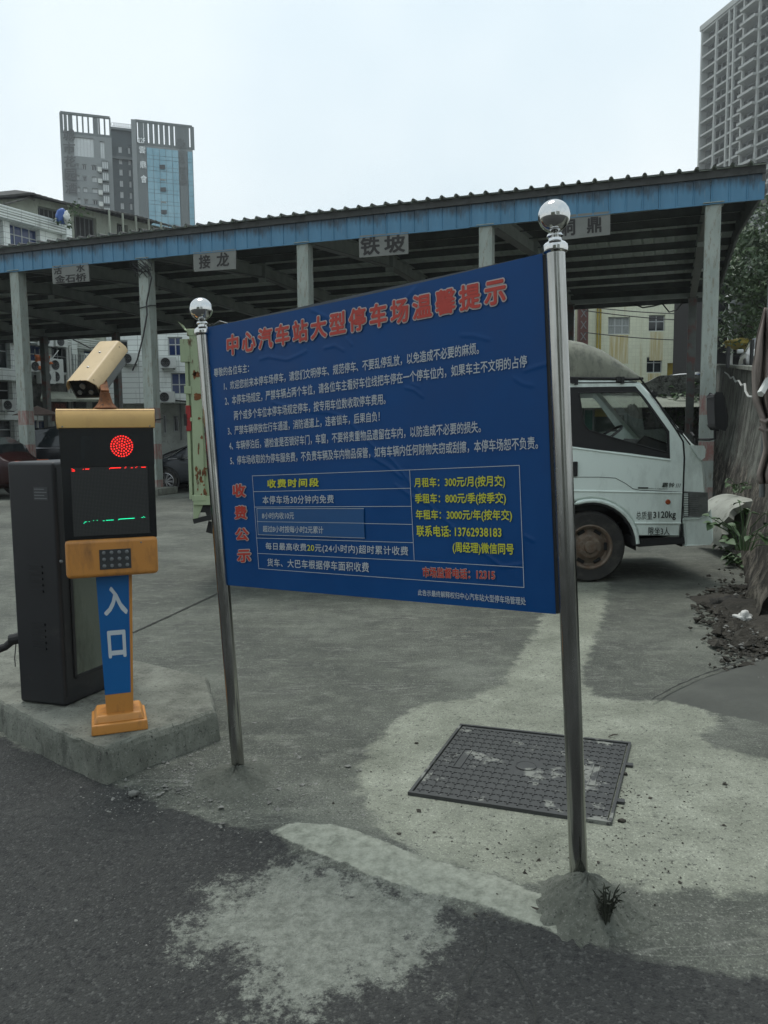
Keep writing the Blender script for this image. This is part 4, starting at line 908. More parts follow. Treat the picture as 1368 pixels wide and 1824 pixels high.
def ridge(p, q, r, name='body_crease'): mb = MB(); mb.tube([TP(*p) + Vector((0, .002, 0)), TP(*q) + Vector((0, .002, 0))], r, 8); return mb.build(name, M_TWP, cab)
ridge(Z6(150, 1108), Z6(828, 1122), .012); ridge(Z6(530, 1312), Z6(820, 1312), .014); ridge(Z6(140, 838), Z6(755, 916), .012)
# wheel arch trim and liner
mb = MB(); arcp = arch(ARC - .01, 172, 4, 18); mb.tube([Vector((x, TY - .004, z)) for x, z in arcp], .022, 8); mb.build('arch_trim', M_TWP, cab)
mb = MB(); mb.tube([Vector((x, TY + .006, z)) for x, z in arch(ARC - .035, 175, 2, 18)], .02, 8); mb.build('arch_rubber', M_BLKMATTE, cab)
mb = MB(); A1 = arch(ARC - .02, 185, -5, 18); mb.add([Vector((x, y, z)) for y in (TY + .01, TY + .6) for x, z in A1], [(i, i + 1, 19 + i + 1, 19 + i) for i in range(18)]); mb.add([Vector((x, TY + .58, z)) for x, z in A1], [tuple(range(19))]); mb.build('arch_liner', M_BLKMATTE, cab)
mb = MB(); p = TP(*Z6(155, 970)); mb.box(p + Vector((0, -.012, 0)), (.05, .03, .15)); mb.build('door_handle', M_BLKMATTE, cab, bevel=.008)
mb = MB(); mb.lathe([(0, .012), (.02, .012), (.026, .006), (.028, 0)], TP(*Z6(740, 1178)), (0, -1, 0), 20); mb.build('side_marker', M_AMBER, cab)
# step sill, corner black panel, headlight, bumper
mb = MB(); S_ = [TXZ(*Z6(*p)) for p in ((515, 1400), (850, 1400), (852, 1440), (560, 1462), (515, 1450))]; mb.extr(S_, lambda x, z: Vector((x, TY + .01, z)), lambda x, z: Vector((x, TY + .25, z))); mb.build('step', M_BLKMATTE, tk)
mb = MB(); H1 = [TXZ(*Z6(*p)) for p in ((836, 1118), (982, 1126), (984, 1268), (836, 1272))]; mb.extr(H1, lambda x, z: Vector((x, TY - .004, z)), lambda x, z: Vector((x, TY + .3, z))); hl2 = mb.build('headlight', M_HEADL, tk, bevel=.012)
for k in range(13):
    mb = MB(); z = 1128 + k * 11; mb.beam(TP(*Z6(840, z)) + Vector((0, -.006, 0)), TP(*Z6(866, z)) + Vector((0, -.006, 0)), .006, .008); mb.build('lens_rib', M_TWP, hl2)
mb = MB(); mb.beam(TP(*Z6(868, 1122)) + Vector((0, -.006, 0)), TP(*Z6(868, 1268)) + Vector((0, -.006, 0)), .008, .006, up=(0, 1, 0)); mb.build('lens_divider', M_BLKMATTE, hl2)
for k in range(11):
    mb = MB(); z = 1134 + k * 12; mb.beam(TP(*Z6(874, z)) + Vector((0, -.005, 0)), TP(*Z6(925, z)) + Vector((0, -.005, 0)), .003, .003); mb.build('lens_rib', M_GREYMET, hl2)
mb = MB(); b_ = [(836, 1288), (920, 1284), (975, 1262), (1000, 1236), (1008, 1262), (1012, 1300), (1012, 1420), (1000, 1438), (850, 1450)]; BL_ = [TXZ(*Z6(*p)) for p in b_]
mb.extr(BL_, lambda x, z: Vector((x, TY - .015, z)), lambda x, z: Vector((x, TY + TW + .015, z))); mb.build('bumper', M_TWP, tk, bevel=.02, seg=3)
mb = MB(); b_ = [(826, 1275), (984, 1262), (984, 1300), (836, 1312), (836, 1460), (826, 1460)]; mb.extr([TXZ(*Z6(*p)) for p in b_], lambda x, z: Vector((x, TY + .02, z)), lambda x, z: Vector((x, TY + .2, z))); mb.build('corner_gap', M_DARK, tk)
mb = MB(); b_ = [(882, 828), (958, 830), (966, 850), (962, 895), (942, 910), (915, 890)]; mb.extr([TXZ(*Z6(*p)) for p in b_], lambda x, z: Vector((x, TY - .02, z)), lambda x, z: Vector((x, TY + .08, z))); mb.build('corner_vane', M_TWP, tk, bevel=.01)
# mirrors
def mirror(pts, y0, y1, name='mirror'):
    mb = MB(); L0 = [TXZ(*Z6(*p)) for p in pts]; mb.extr(L0, lambda x, z: Vector((x, y0, z)), lambda x, z: Vector((x, y1, z))); return mb.build(name, M_BLKMATTE, tk, bevel=.025, seg=3)
m1 = mirror([(972, 520), (990, 502), (1020, 506), (1036, 530), (1056, 640), (1056, 700), (1040, 724), (995, 718), (978, 700), (972, 600)], TY - .22, TY - .06)
mb = MB(); mb.tube([D(*Z6(1035, 715), TY - .14), D(*Z6(1034, 780), TY - .14), D(*Z6(1000, 786), TY - .1), TP(*Z6(940, 785)), TP(*Z6(905, 790))], .014, 8); mb.build('mirror_arm', M_BLKMATTE, m1)
m2 = mirror([(856, 540), (875, 530), (896, 545), (910, 600), (908, 660), (895, 690), (870, 696), (858, 660)], TY + TW + .1, TY + TW + .22)
mb = MB(); mb.tube([D(*Z6(884, 690), TY + TW + .16), D(*Z6(884, 740), TY + TW + .16), D(*Z6(905, 765), TY + TW)], .014, 8); mb.build('mirror_arm', M_BLKMATTE, m2)
mb = MB(); mb.tube([TP(*Z6(650, 500)) + Vector((0, .06, 0)), TP(*Z6(800, 720)) + Vector((0, .06, 0)), TP(*Z6(890, 790)) + Vector((0, .1, 0))], .01, 6); mb.build('wiper', M_BLKMATTE, tk)
for q in ((655, 500), (815, 735)):
    mb = MB(); mb.box(TP(*Z6(*q)) + Vector((0, .02, 0)), (.07, .06, .03), M=Matrix.Rotation(R(45), 3, 'Y')); mb.build('hinge_clip', M_BLKMATTE, cab)
# cab interior
mb = MB(); x0 = TXZ(1030, 800)[0]; zb = TXZ(1000, 800)[1]
mb.box((1.9, TY + TW / 2, 1.0), (1.1, TW - .2, .5)); mb.build('seat_base', M_BLKMATTE, tk)
mb = MB(); mb.box((1.62, TY + .45, 1.55), (.16, .5, .62), M=Matrix.Rotation(R(-8), 3, 'Y')); mb.build('seat_back', M_BLKMATTE, tk, bevel=.04)
mb = MB(); mb.box((1.62, TY + 1.2, 1.55), (.16, .7, .62), M=Matrix.Rotation(R(-8), 3, 'Y')); mb.build('seat_back', M_BLKMATTE, tk, bevel=.04)
mb = MB(); mb.extr([(2.55, 1.05), (2.95, 1.05), (3.02, 1.42), (2.72, 1.5), (2.58, 1.4)], lambda x, z: Vector((x, TY + .08, z)), lambda x, z: Vector((x, TY + TW - .08, z))); mb.build('dashboard', M_BLKMATTE, tk, bevel=.03)
mb = MB(); ctr = Vector((2.42, TY + .48, 1.52)); axs = Vector((-.55, 0, .83)); a_ = Vector((0, 1, 0)); b_ = axs.cross(a_)
mb.tube([ctr + (a_ * math.cos(t) + b_ * math.sin(t)) * .2 for t in [2 * math.pi * k / 20 for k in range(21)]], .014, 6); mb.tube([ctr - a_ * .2, ctr, ctr + a_ * .2], .012, 5); mb.tube([ctr, ctr - axs * .35], .025, 6); mb.build('steering_wheel', M_BLKMATTE, tk)
mb = MB(); mb.box((2.6, TY + .9, 1.5), (.2, .3, .14)); mb.build('paper_on_dashboard', M_TWP, tk)
mb = MB(); mb.box2((1.45, TY + .03, .95), (1.5, TY + TW - .03, 2.1)); mb.build('cab_rear_wall', M_BLKMATTE, tk)
# roof fairing
st = [(955, 596, 676), (1000, 596, 676), (1014, 594, 676), (1051, 601, 677), (1080, 613, 677), (1105, 630, 677), (1122, 644, 678), (1134, 655, 678), (1142, 664, 677), (1146, 672, 677)]
vs = []; NR = 16
for (px, yt, yb) in st:
    x, zt = TXZ(px, yt); _, zb2 = TXZ(px, yb); 
    for k in range(NR + 1):
        a_ = math.pi * k / NR; ca_, sa_ = math.cos(a_), math.sin(a_)
        yy = TY + TW / 2 - math.copysign(abs(ca_) ** .45, ca_) * (TW / 2 - .02); vs.append(Vector((x, yy, zb2 + (zt - zb2) * sa_ ** .5)))
m_ = NR + 1; mb = MB(); mb.add(vs, [(i * m_ + k, i * m_ + k + 1, (i + 1) * m_ + k + 1, (i + 1) * m_ + k) for i in range(len(st) - 1) for k in range(NR)]); fa = mb.build('roof_fairing', M_OLIVE, tk, autos=50)
mb = MB(); mb.tube([Vector((TXZ(px, yb)[0], TY + .01, TXZ(px, yb - 3)[1])) for px, yt, yb in st], .014, 6); mb.build('fairing_lip', M_BLKMATTE, fa)
for q in ((140, 415), (430, 408)):
    mb = MB(); p = TP(*Z6(*q)); mb.box(p, (.05, .06, .05)); mb.box(p + Vector((.035, -.01, -.01)), (.03, .05, .07)); mb.build('fairing_bracket', M_BLKMATTE, fa)
# cargo body: side panels with posts, tailgate, floor, chassis
X0 = TXZ(345, 886)[0]; X1 = TXZ(985, 700)[0]; ZB0 = TXZ(345, 886)[1]; ZB1 = TXZ(345, 586)[1]
XR = TXZ(331, 700)[0]
for yy in (TY + .0, TY + TW - .05):
    mb = MB(); mb.box2((X0 + .01, yy + .012, ZB0), (X1, yy + .045, ZB1 - .03)); sp_ = mb.build('side_panel', M_PALEGRN, tk)
    for x in [X0 + .065] + [X0 + .7 + .62 * k for k in range(5)]:
        mb = MB(); mb.box2((x - .055, yy - .012, ZB0), (x + .055, yy + .012, ZB1 - .05)); mb.build('side_post', M_PALEGRN, sp_, bevel=.006)
    mb = MB(); mb.box2((X0 - .01, yy - .02, ZB1 - .07), (X1, yy + .06, ZB1)); mb.build('top_rail', M_PALEGRN, sp_, bevel=.006)
    mb = MB(); mb.box2((X0, yy - .02, ZB0 - .08), (X1, yy + .05, ZB0 + .01)); mb.build('lower_rail', M_PALEGRN, sp_, bevel=.006)
mb = MB(); mb.box2((XR, TY - .005, ZB0 - .02), (X0 - .012, TY + TW, ZB1 - .12)); tg = mb.build('tailgate', M_PALEGRN, tk, bevel=.005)
for z0, z1, dx in ((2.32, 2.55, .04), (2.0, 2.08, .012), (1.72, 1.76, .01)):
    mb = MB(); mb.box2((XR - dx, TY - .02, z0), (XR + .06, TY + .03, z1)); mb.build('tailgate_hinge', M_PALEGRN, tg, bevel=.004)
for px, py, w_, h_ in ((352, 667, .10, .06), (352, 707, .11, .07), (347, 668, .04, .10)):
    p = TP(px, py); mb = MB(); pts = [(p.x + w_ / 2 * math.cos(t) * random.uniform(.5, 1.1), p.z + h_ / 2 * math.sin(t) * random.uniform(.6, 1.2)) for t in [2 * math.pi * k / 14 for k in range(14)]]
    mb.poly([pts], TY - .0145); mb.build('rust_patch', M_RUST, tg)
for k in range(26):
    p = TP(random.uniform(349, 368), random.choice((random.uniform(835, 884), random.uniform(740, 884)))); h_ = random.uniform(.01, .05); w_ = random.uniform(.006, .02); mb = MB()
    pts = [(p.x + w_ * math.cos(t) * random.uniform(.5, 1.1), p.z + h_ * math.sin(t) * random.uniform(.6, 1.2)) for t in [2 * math.pi * j / 8 for j in range(8)]]; mb.poly([pts], TY - .0147 - .0001 * (k % 9)); mb.build('rust_patch', M_RUST, tg)
mb = MB(); p = TP(336, 745); mb.box(p, (.05, .04, .26)); mb.build('tail_marker', mat('red_lens', (.25, .02, .02), .3), tg, bevel=.006)
mb = MB(); p = TP(331, 748); mb.box(p, (.03, .05, .12)); mb.build('tail_marker_clip', M_BLKMATTE, tg)
mb = MB(); p = TP(329, 588); mb.add([p + Vector(v) for v in ((0, 0, 0), (.3, 0, -.05), (.3, .3, -.05), (0, .3, 0), (-.07, 0, .09), (.0, 0, .04))], [(0, 1, 2, 3), (0, 4, 5), (0, 3, 4)]); mb.build('bent_flap', M_PALEGRN, tk)
mb = MB(); mb.box2((X0, TY + .02, ZB0 - .16), (X1, TY + TW - .02, ZB0 - .06)); mb.build('cargo_floor', M_BLKMATTE, tk)
for yy in (TY + .45, TY + TW - .5):
    mb = MB(); mb.box2((X0 + .1, yy, .58), (3.0, yy + .07, .74)); mb.build('chassis_rail', M_BLKMATTE, tk)
mb = MB(); q = [TXZ(*p) for p in ((344, 886), (372, 886), (372, 892), (352, 926), (345, 930))]; mb.extr([TXZ(344, 887), TXZ(366, 887), TXZ(350, 928), TXZ(344, 930)], lambda x, z: Vector((x, TY + .01, z)), lambda x, z: Vector((x, TY + .03, z))); mb.build('corner_bracket', M_PALEGRN, tk)
mb = MB(); mb.beam(TP(344, 929) + Vector((0, .03, 0)), TP(378, 921) + Vector((0, .03, 0)), .05, .05); mb.beam(TP(373, 905) + Vector((0, .05, 0)), TP(380, 925) + Vector((0, .05, 0)), .05, .12); mb.build('rear_underrun', M_BLKMATTE, tk)
mb = MB(); p = TP(374, 942); mb.box(p + Vector((0, .1, 0)), (.1, .02, .12), M=Matrix.Rotation(R(15), 3, 'Y')); mb.build('mud_flap', M_BLKMATTE, tk)
mb = MB(); mb.box(TP(355, 887) + Vector((0, -.01, 0)), (.14, .03, .06)); mb.build('bed_latch', M_PALEGRN, tk, bevel=.005)
# wheels
def wheel(x, y, r, w, name='wheel', rimmat=M_RIM, side=-1, truck=True, par=tk):
    mb = MB(); s = side; rr = r * .60
    mb.lathe([(rr, .02 * s * 0), (rr + .01, s * .0), (r * .93, s * .012), (r * .985, -s * .02), (r, -s * .05), (r, -s * (w - .05)), (r * .97, -s * (w - .01)), (rr, -s * w)], (x, y, r), (0, 1, 0), 40)
    wh = mb.build(name, M_TYRE, par, autos=35)
    mb = MB()
    if truck:
        mb.lathe([(rr + .012, s * .002), (rr, s * .008), (rr - .018, -s * .005), (rr - .03, -s * .05), (rr * .80, -s * .055), (rr * .62, -s * .03), (rr * .5, s * .0), (rr * .3, s * .004), (rr * .26, s * .03), (rr * .14, s * .034), (0, s * .034)], (x, y, r), (0, 1, 0), 36)
        rm = mb.build('rim', rimmat, wh, autos=35)
        for k in range(6):
            a_ = R(60 * k + 30); mb = MB(); mb.lathe([(0, s * .012), (.014, s * .01), (.016, 0)], (x + rr * .42 * math.cos(a_), y, r + rr * .42 * math.sin(a_)), (0, 1, 0), 8); mb.build('wheel_nut', rimmat, rm)
            a_ = R(60 * k); c_ = Vector((x + rr * .78 * math.cos(a_), y - s * .0405 * -1 * -1, r + rr * .78 * math.sin(a_))); mb = MB()
            M_ = Matrix.Rotation(-a_, 3, 'Y'); mb.box(Vector((x + rr * .76 * math.cos(a_), y - s * .046, r + rr * .76 * math.sin(a_))), (rr * .16, .022, rr * .36), M=M_); mb.build('rim_slot', M_DARK, rm, bevel=.006)
    else:
        mb.lathe([(rr + .008, s * .002), (rr - .012, -s * .004), (rr - .02, -s * .1), (0, -s * .1)], (x, y, r), (0, 1, 0), 30); mb.mi = 0
        rm = mb.build('rim', M_BLKMATTE, wh, autos=35)
        mb = MB()
        for k in range(10):
            a_ = R(36 * k); a2 = a_ + R(9)
            mb.beam(Vector((x, y - s * .004, r)), Vector((x + rr * math.cos(a_), y - s * .004, r + rr * math.sin(a_))), .02, .02, up=(0, 1, 0)); mb.beam(Vector((x, y - s * .006, r)), Vector((x + rr * math.cos(a2), y - s * .006, r + rr * math.sin(a2))), .014, .016, up=(0, 1, 0))
        mb.lathe([(rr, s * .001), (rr + .01, s * .004), (rr - .012, s * .006), (rr - .016, -s * .01)], (x, y, r), (0, 1, 0), 30)
        mb.build('spokes', M_ALLOY, rm)
    return wh
wheel(wc[0], TY + .02, WR, .19, side=-1)
wheel(wc[0], TY + TW - .02, WR, .19, side=1)
wheel(-.55, TY + .02, WR, .19, side=-1); wheel(-.55, TY + TW - .02, WR, .19, side=1)
mb = MB(); mb.tube([(wc[0], TY + .2, WR), (wc[0], TY + TW - .2, WR)], .05, 8); mb.build('axle', M_BLKMATTE, tk)
mb = MB(); mb.tube([(-.55, TY + .2, WR), (-.55, TY + TW - .2, WR)], .06, 8); mb.build('axle', M_BLKMATTE, tk)
def F6(x, y): return (1100 + .13158 * x, 820 + .13158 * y)
def tl(body, q, bold=.02, n=4, track=1): 
    return lettering('lettering', body, [TP(*F6(*p)) + Vector((0, -.001, 0)) for p in q], (0, -1, 0), [M_BLKLET], cab, track, bold, n, .004)
tl('霸铃', ((612, 300), (598, 366), (762, 366), (775, 303)), .012, 4, 1.1); tl('III', ((800, 312), (785, 370), (838, 366), (856, 314)), .0, 1, 1.2)
tl('DIRECT INJECTION', ((422, 374), (420, 388), (678, 394), (680, 381)), .02); tl('总质量', ((250, 692), (250, 800), (468, 802), (468, 692)), 0, 1); tl('3120kg', ((482, 698), (482, 806), (785, 806), (785, 682)), .02)
tl('限坐3人', ((415, 905), (415, 1008), (702, 1010), (702, 905)), .012)
mb = MB(); mb.quad(*[TP(*F6(*p)) + Vector((0, -.005, 0)) for p in ((275, 362), (275, 382), (415, 384), (415, 364))]); mb.build('stripe', M_BLKLET, cab)

# ------------------------------------------------------------------ buildings
def facade(mb, o, u, W, Hh, holes, depth=.18, nrm=None, back=True):
    """wall sheet in the plane through o spanned by u and z, with real recessed openings (x0,z0,x1,z1)"""
    u = Vector(u).normalized(); nrm = nrm or Vector((u.y, -u.x, 0))
    P = lambda x, z, d=0: Vector(o) + u * x + Vector((0, 0, z)) - nrm * d
    X = sorted({0, W} | {h[0] for h in holes} | {h[2] for h in holes}); Z = sorted({0, Hh} | {h[1] for h in holes} | {h[3] for h in holes})
    for i in range(len(X) - 1):
        for j in range(len(Z) - 1):
            cx, cz = (X[i] + X[i + 1]) / 2, (Z[j] + Z[j + 1]) / 2
            if any(h[0] < cx < h[2] and h[1] < cz < h[3] for h in holes): continue
            mb.quad(P(X[i], Z[j]), P(X[i + 1], Z[j]), P(X[i + 1], Z[j + 1]), P(X[i], Z[j + 1]))
    for (x0, z0, x1, z1) in holes:
        mb.quad(P(x0, z0), P(x0, z1), P(x0, z1, depth), P(x0, z0, depth)); mb.quad(P(x1, z1), P(x1, z0), P(x1, z0, depth), P(x1, z1, depth))
        mb.quad(P(x0, z1), P(x1, z1), P(x1, z1, depth), P(x0, z1, depth)); mb.quad(P(x1, z0), P(x0, z0), P(x0, z0, depth), P(x1, z0, depth))
    return P
def block(mb, o, u, W, Hh, dep, nrm):
    """side, back and top faces behind a facade"""
    u = Vector(u).normalized(); o = Vector(o); A_ = o; B_ = o + u * W; C_2 = B_ - nrm * dep; D_2 = A_ - nrm * dep; up = Vector((0, 0, Hh))
    mb.quad(B_, C_2, C_2 + up, B_ + up); mb.quad(C_2, D_2, D_2 + up, C_2 + up); mb.quad(D_2, A_, A_ + up, D_2 + up); mb.quad(A_ + up, B_ + up, C_2 + up, D_2 + up)
def window(par, P, x0, z0, x1, z1, depth=.14, nx=2, nz=1, glass=None, fr=.06, fm=None, trans=None):
    mb = MB(); n3 = (P(0, 0, 0) - P(0, 0, 1))
    def bar(a, b, c, d):
        q = [P(a, b, depth - .04), P(c, b, depth - .04), P(c, d, depth - .04), P(a, d, depth - .04)]; r = [P(a, b, depth), P(c, b, depth), P(c, d, depth), P(a, d, depth)]
        mb.add(q + r, [(0, 1, 2, 3), (0, 4, 5, 1), (1, 5, 6, 2), (2, 6, 7, 3), (3, 7, 4, 0)])
    bar(x0, z0, x1, z0 + fr); bar(x0, z1 - fr, x1, z1); bar(x0, z0 + fr, x0 + fr, z1 - fr); bar(x1 - fr, z0 + fr, x1, z1 - fr)
    for i in range(1, nx): x = x0 + (x1 - x0) * i / nx; bar(x - fr / 2, z0 + fr, x + fr / 2, z1 - fr)
    zs = [trans] if trans else [z0 + (z1 - z0) * i / nz for i in range(1, nz)]
    for z in zs:
        for i in range(nx): bar(x0 + (x1 - x0) * i / nx + (fr if i == 0 else fr / 2), z - fr / 2, x0 + (x1 - x0) * (i + 1) / nx - (fr if i == nx - 1 else fr / 2), z + fr / 2)
    f = mb.build('window', fm or M_WFRAME, par)
    mb = MB(); mb.quad(P(x0, z0, depth - .005), P(x1, z0, depth - .005), P(x1, z1, depth - .005), P(x0, z1, depth - .005)); mb.build('pane', glass or M_GLASS_D, f)
    return f
AC = []
def aircon(p, face, s=1.0, two=False, label=''):
    """box with round grilles; p = centre, face = outward normal"""
    f = Vector(face).normalized(); u = Vector((-f.y, f.x, 0)); rz = math.atan2(f.x, -f.y) * -1
    t = thing('air_conditioner', label, 'air conditioner', tuple(p), 0, 'outdoor air conditioner units on the walls')
    w, h, d = .85 * s, (1.25 if two else .6) * s, .32 * s
    M = Matrix((u, -f, Vector((0, 0, 1)))).transposed()
    mb = MB(); mb.box(p, (w, d, h), M=M); bd = mb.build('case', M_ACW, t, bevel=.02)
    for k in ((-.28, .28) if two else (0,)):
        c = Vector(p) + f * (d / 2 + .005) - u * .1 * s + Vector((0, 0, k * s * 1.05)); R_ = .24 * s; mb = MB(); mb.lathe([(0, 0), (R_, 0)], c, f, 20); gr = mb.build('fan_opening', M_DARK, bd)
        mb = MB(); mb.lathe([(R_ * .95, .0), (R_ * 1.08, .015), (R_ * 1.1, 0)], c, f, 20)
        for q in (.35, .65): mb.lathe([(R_ * q, .008), (R_ * (q + .06), .012), (R_ * (q + .07), .008)], c, f, 16)
        mb.beam(c - u * R_, c + u * R_, .012, .012); mb.build('fan_grille', M_GREYMET, bd)
    mb = MB()
    for s2 in (-.35, .35): mb.beam(Vector(p) + u * s2 * w + f * d * .5 - Vector((0, 0, h / 2 + .02)), Vector(p) + u * s2 * w - f * (d * .5 + .25) - Vector((0, 0, h / 2 + .02)), .04, .04)
    mb.build('bracket', M_GREYMET, t); return t

# --- white tiled block seen under the canopy beside the truck (frontal)
YB = 46.0
def FB(px, py): p = D(px, py, YB); return p
oB = D(196, 752, YB); oB.z = 0; uB = Vector((1, .06, 0)).normalized(); nB = Vector((uB.y, -uB.x, 0))
def xB(px): p = onplane(px, 700, oB, nB); return (p - oB).dot(uB)
def zB(py, px=310): return onplane(px, py, oB, nB).z
wb = thing('tiled_block', 'white tiled apartment block with blue windows left of the truck', 'building', tuple(oB + uB * 4))
WW = xB(600)
hb = [(xB(302), zB(634), xB(328), zB(600)), (xB(305), zB(702), xB(334), zB(664)), (xB(202), zB(636), xB(231), zB(606)), (xB(380), zB(634), xB(410), zB(600)), (xB(380), zB(702), xB(410), zB(664))]
mb = MB(); HB = 6.6
zo = zB(718)
PB = facade(mb, oB + Vector((0, 0, zo)), uB, WW, 9.6 - zo, [(a, b - zo, c, d - zo) for a, b, c, d in hb]); block(mb, oB + Vector((0, 0, zo)), uB, WW, 9.6 - zo, 8, nB); mb.quad(*[oB + Vector((0, 0, zo)) + v for v in (Vector((0, 0, 0)), -nB * 8, uB * WW - nB * 8, uB * WW)])
wl = mb.build('wall', M_TILEW, wb)
for i, (a, b, c, d) in enumerate(hb): window(wl, PB, a, b - zo, c, d - zo, nx=2, glass=M_GLASS_B if i != 2 else M_GLASS_D, trans=(b + (d - b) * (.6 if i == 0 else .45)) - zo)
mb = MB(); hb2 = [(xB(280), 1.6, xB(286), zB(738)), (xB(299), 1.7, xB(309), zB(739))]; PB2 = facade(mb, oB - nB * 1.2, uB, WW, zo, hb2); wl2 = mb.build('ground_floor_wall', mat('white_plaster', (.36, .38, .35), .85, dirt=(.2, .2, .18), dlo=.5, dhi=.7), wb)
for (a, b, c, d) in hb2: window(wl2, PB2, a, b, c, d, nx=1)
wire([oB + uB * xB(313) + nB * -1.1 + Vector((0, 0, z)) for z in (1.2, zo)], .05, 'x', wb, 'downpipe', M_GREYMET)
for (px, py, lb) in ((301, 647, 'white air conditioner below the upper blue window of the tiled block'), (299, 708, 'white air conditioner below the lower blue window of the tiled block'), (233, 640, 'small air conditioner by the dark window left of the second canopy column')):
    aircon(onplane(px, py, oB, nB) + nB * .3, nB, 1.05, False, lb)
wire([onplane(x, y, oB + nB * .1, nB) for x, y in ((278, 693), (285, 697), (292, 706), (300, 712), (340, 716), (380, 715))], .05, 'thick black cable running down to the lower air conditioner on the tiled block')

# --- long white building on the left that recedes to the right
uA = Vector((.45, .893, 0)).normalized(); nA = Vector((uA.y, -uA.x, 0)); oA = D(0, 700, 44); oA.z = 0; oA = oA - uA * 14
def qA(px, py): p = onplane(px, py, oA, nA); return (p - oA).dot(uA), p.z
wa = thing('white_balcony_building', 'long stained white tiled building with balcony bands behind the left columns', 'building', tuple(oA + uA * 14))
LA = qA(131, 700)[0]; LW = qA(243, 700)[0]; FH = 2.15
ztop = qA(0, 368)[1]
def zrow(py): return qA(0, py)[1]
rows = []   # (z0 of window, z1)
holes = []
zw = [(qA(0, 436)[1], qA(0, 390)[1]), (0, 0)]
hi = [(qA(0, 440)[1], qA(0, 388)[1])]
mb = MB(); fl = [ztop - .65 - FH * k for k in range(1, 9)]; fl = [z for z in fl if z > .2]
for k, z in enumerate(fl):
    if z < .3: continue
    x = .8
    while x < (LA if k < 3 else LW) - 2.3:
        holes.append((x, z + .62, x + 2.0, z + FH - .05)); x += 2.4
lowH = fl[2] - .02
PA = facade(mb, oA, uA, LW, lowH, [h for h in holes if h[3] < lowH], .35); block(mb, oA, uA, LW, lowH, 9, nA)
hz = [(h[0], h[1] - lowH - .0, h[2], h[3] - lowH) for h in holes if h[3] >= lowH and h[1] > lowH]
PA2 = facade(mb, oA + Vector((0, 0, lowH + .001)), uA, LA, ztop - lowH, hz, .35); block(mb, oA + Vector((0, 0, lowH + .001)), uA, LA, ztop - lowH, 9, nA)
wlA = mb.build('wall', M_TILEW, wa)
rw = random.Random(4)
for h in holes:
    if h[3] < lowH: window(wlA, PA, *h, depth=.33, nx=rw.choice((2, 3)), glass=rw.choice((M_GLASS_D, M_GLASS_D, M_GLASS_B, M_DARK)), trans=h[1] + .95, fr=.05)
for h in hz: window(wlA, PA2, *h, depth=.33, nx=4, glass=rw.choice((M_GLASS_D, M_GLASS_B)), trans=h[1] + .95, fr=.05)
for k, z in enumerate([ztop] + fl):
    L_ = LA if k < 3 else LW
    mb = MB(); c0_ = oA + nA * .0 + Vector((0, 0, z - (.65 if k == 0 else .05))); d_ = .45
    a_ = c0_; b2_ = oA + uA * L_ + Vector((0, 0, c0_.z)); hh = .65 if k == 0 else .6
    P_ = [a_, b2_, b2_ + nA * d_, a_ + nA * d_]; mb.add([p + Vector((0, 0, 0)) for p in P_] + [p + Vector((0, 0, hh)) for p in P_], [(0, 1, 2, 3), (4, 7, 6, 5), (3, 2, 6, 7), (1, 5, 6, 2), (0, 3, 7, 4)]); mb.build('balcony_band', M_TILEW, wa)
    for q in range(4):
        mb = MB(); zz = c0_.z + .1 + q * .14; mb.beam(a_ + nA * (d_ + .01) + Vector((0, 0, zz - c0_.z)), b2_ + nA * (d_ + .01) + Vector((0, 0, zz - c0_.z)), .02, .03); mb.build('tile_course_joint', M_PLASTER, wa) if k < 4 else None
for s_ in (4, 9.5, LA - .2, LW - 4.5):
    mb = MB(); top = ztop if s_ <= LA else lowH; mb.beam(oA + uA * s_ + nA * .3, oA + uA * s_ + nA * .3 + Vector((0, 0, top - .3)), .4, .4, up=uA); mb.build('pier', M_TILEW, wa)
for s_ in (LW - 6.2, LW - 6.0):
    mb = MB(); mb.tube([oA + uA * s_ + nA * .7 + Vector((0, 0, z)) for z in (.2, lowH)], .07, 6); mb.build('downpipe', M_PIPEW, wa)
# sooty lower wall patch, awning, sign and hanging cloth in front of it
def PAp(px, py, out=.6): return onplane(px, py, oA + nA * out, nA)
mb = MB(); q = [PAp(60, 668, .58), PAp(118, 668, .58), PAp(118, 730, .58), PAp(50, 735, .58)]; mb.quad(*q); mb.add([p + nA * -.3 for p in q], [(3, 2, 1, 0)]); mb.build('sooty_panel', M_PLASTERD, wa)
q = [PAp(75, 697, .6), PAp(200, 700, .6), PAp(200, 712, 1.8), PAp(72, 710, 1.8)]; mb = MB(); mb.add(q + [p - Vector((0, 0, .15)) for p in q], [(0, 1, 2, 3), (7, 6, 5, 4), (3, 2, 6, 7), (0, 3, 7, 4), (2, 1, 5, 6)]); mb.build('awning', M_PLASTER, wa)
t = thing('shop_sign', 'dark red shop signboard with faded letters under the awning', 'sign', tuple(PAp(105, 728, 1.0)))
q = [PAp(92, 716, 1.0), PAp(119, 716, 1.0), PAp(119, 750, 1.0), PAp(94, 750, 1.0)]; mb = MB(); mb.add(q + [p - nA * .1 for p in q], [(0, 1, 2, 3), (0, 4, 5, 1), (1, 5, 6, 2), (2, 6, 7, 3), (3, 7, 4, 0)]); bd = mb.build('board', M_SIGNRED, t)
lettering('lettering', '京弘', [PAp(96, 718, 1.0), PAp(96, 726, 1.0), PAp(117, 727, 1.0), PAp(117, 719, 1.0)], nA, [mat('faded_sign_red', (.3, .1, .07), .6)], bd, 1, .03, 4, .02)
t = thing('shop_sign', 'small dark signboard with pale characters behind the plate camera', 'sign', tuple(PAp(143, 720, .9)))
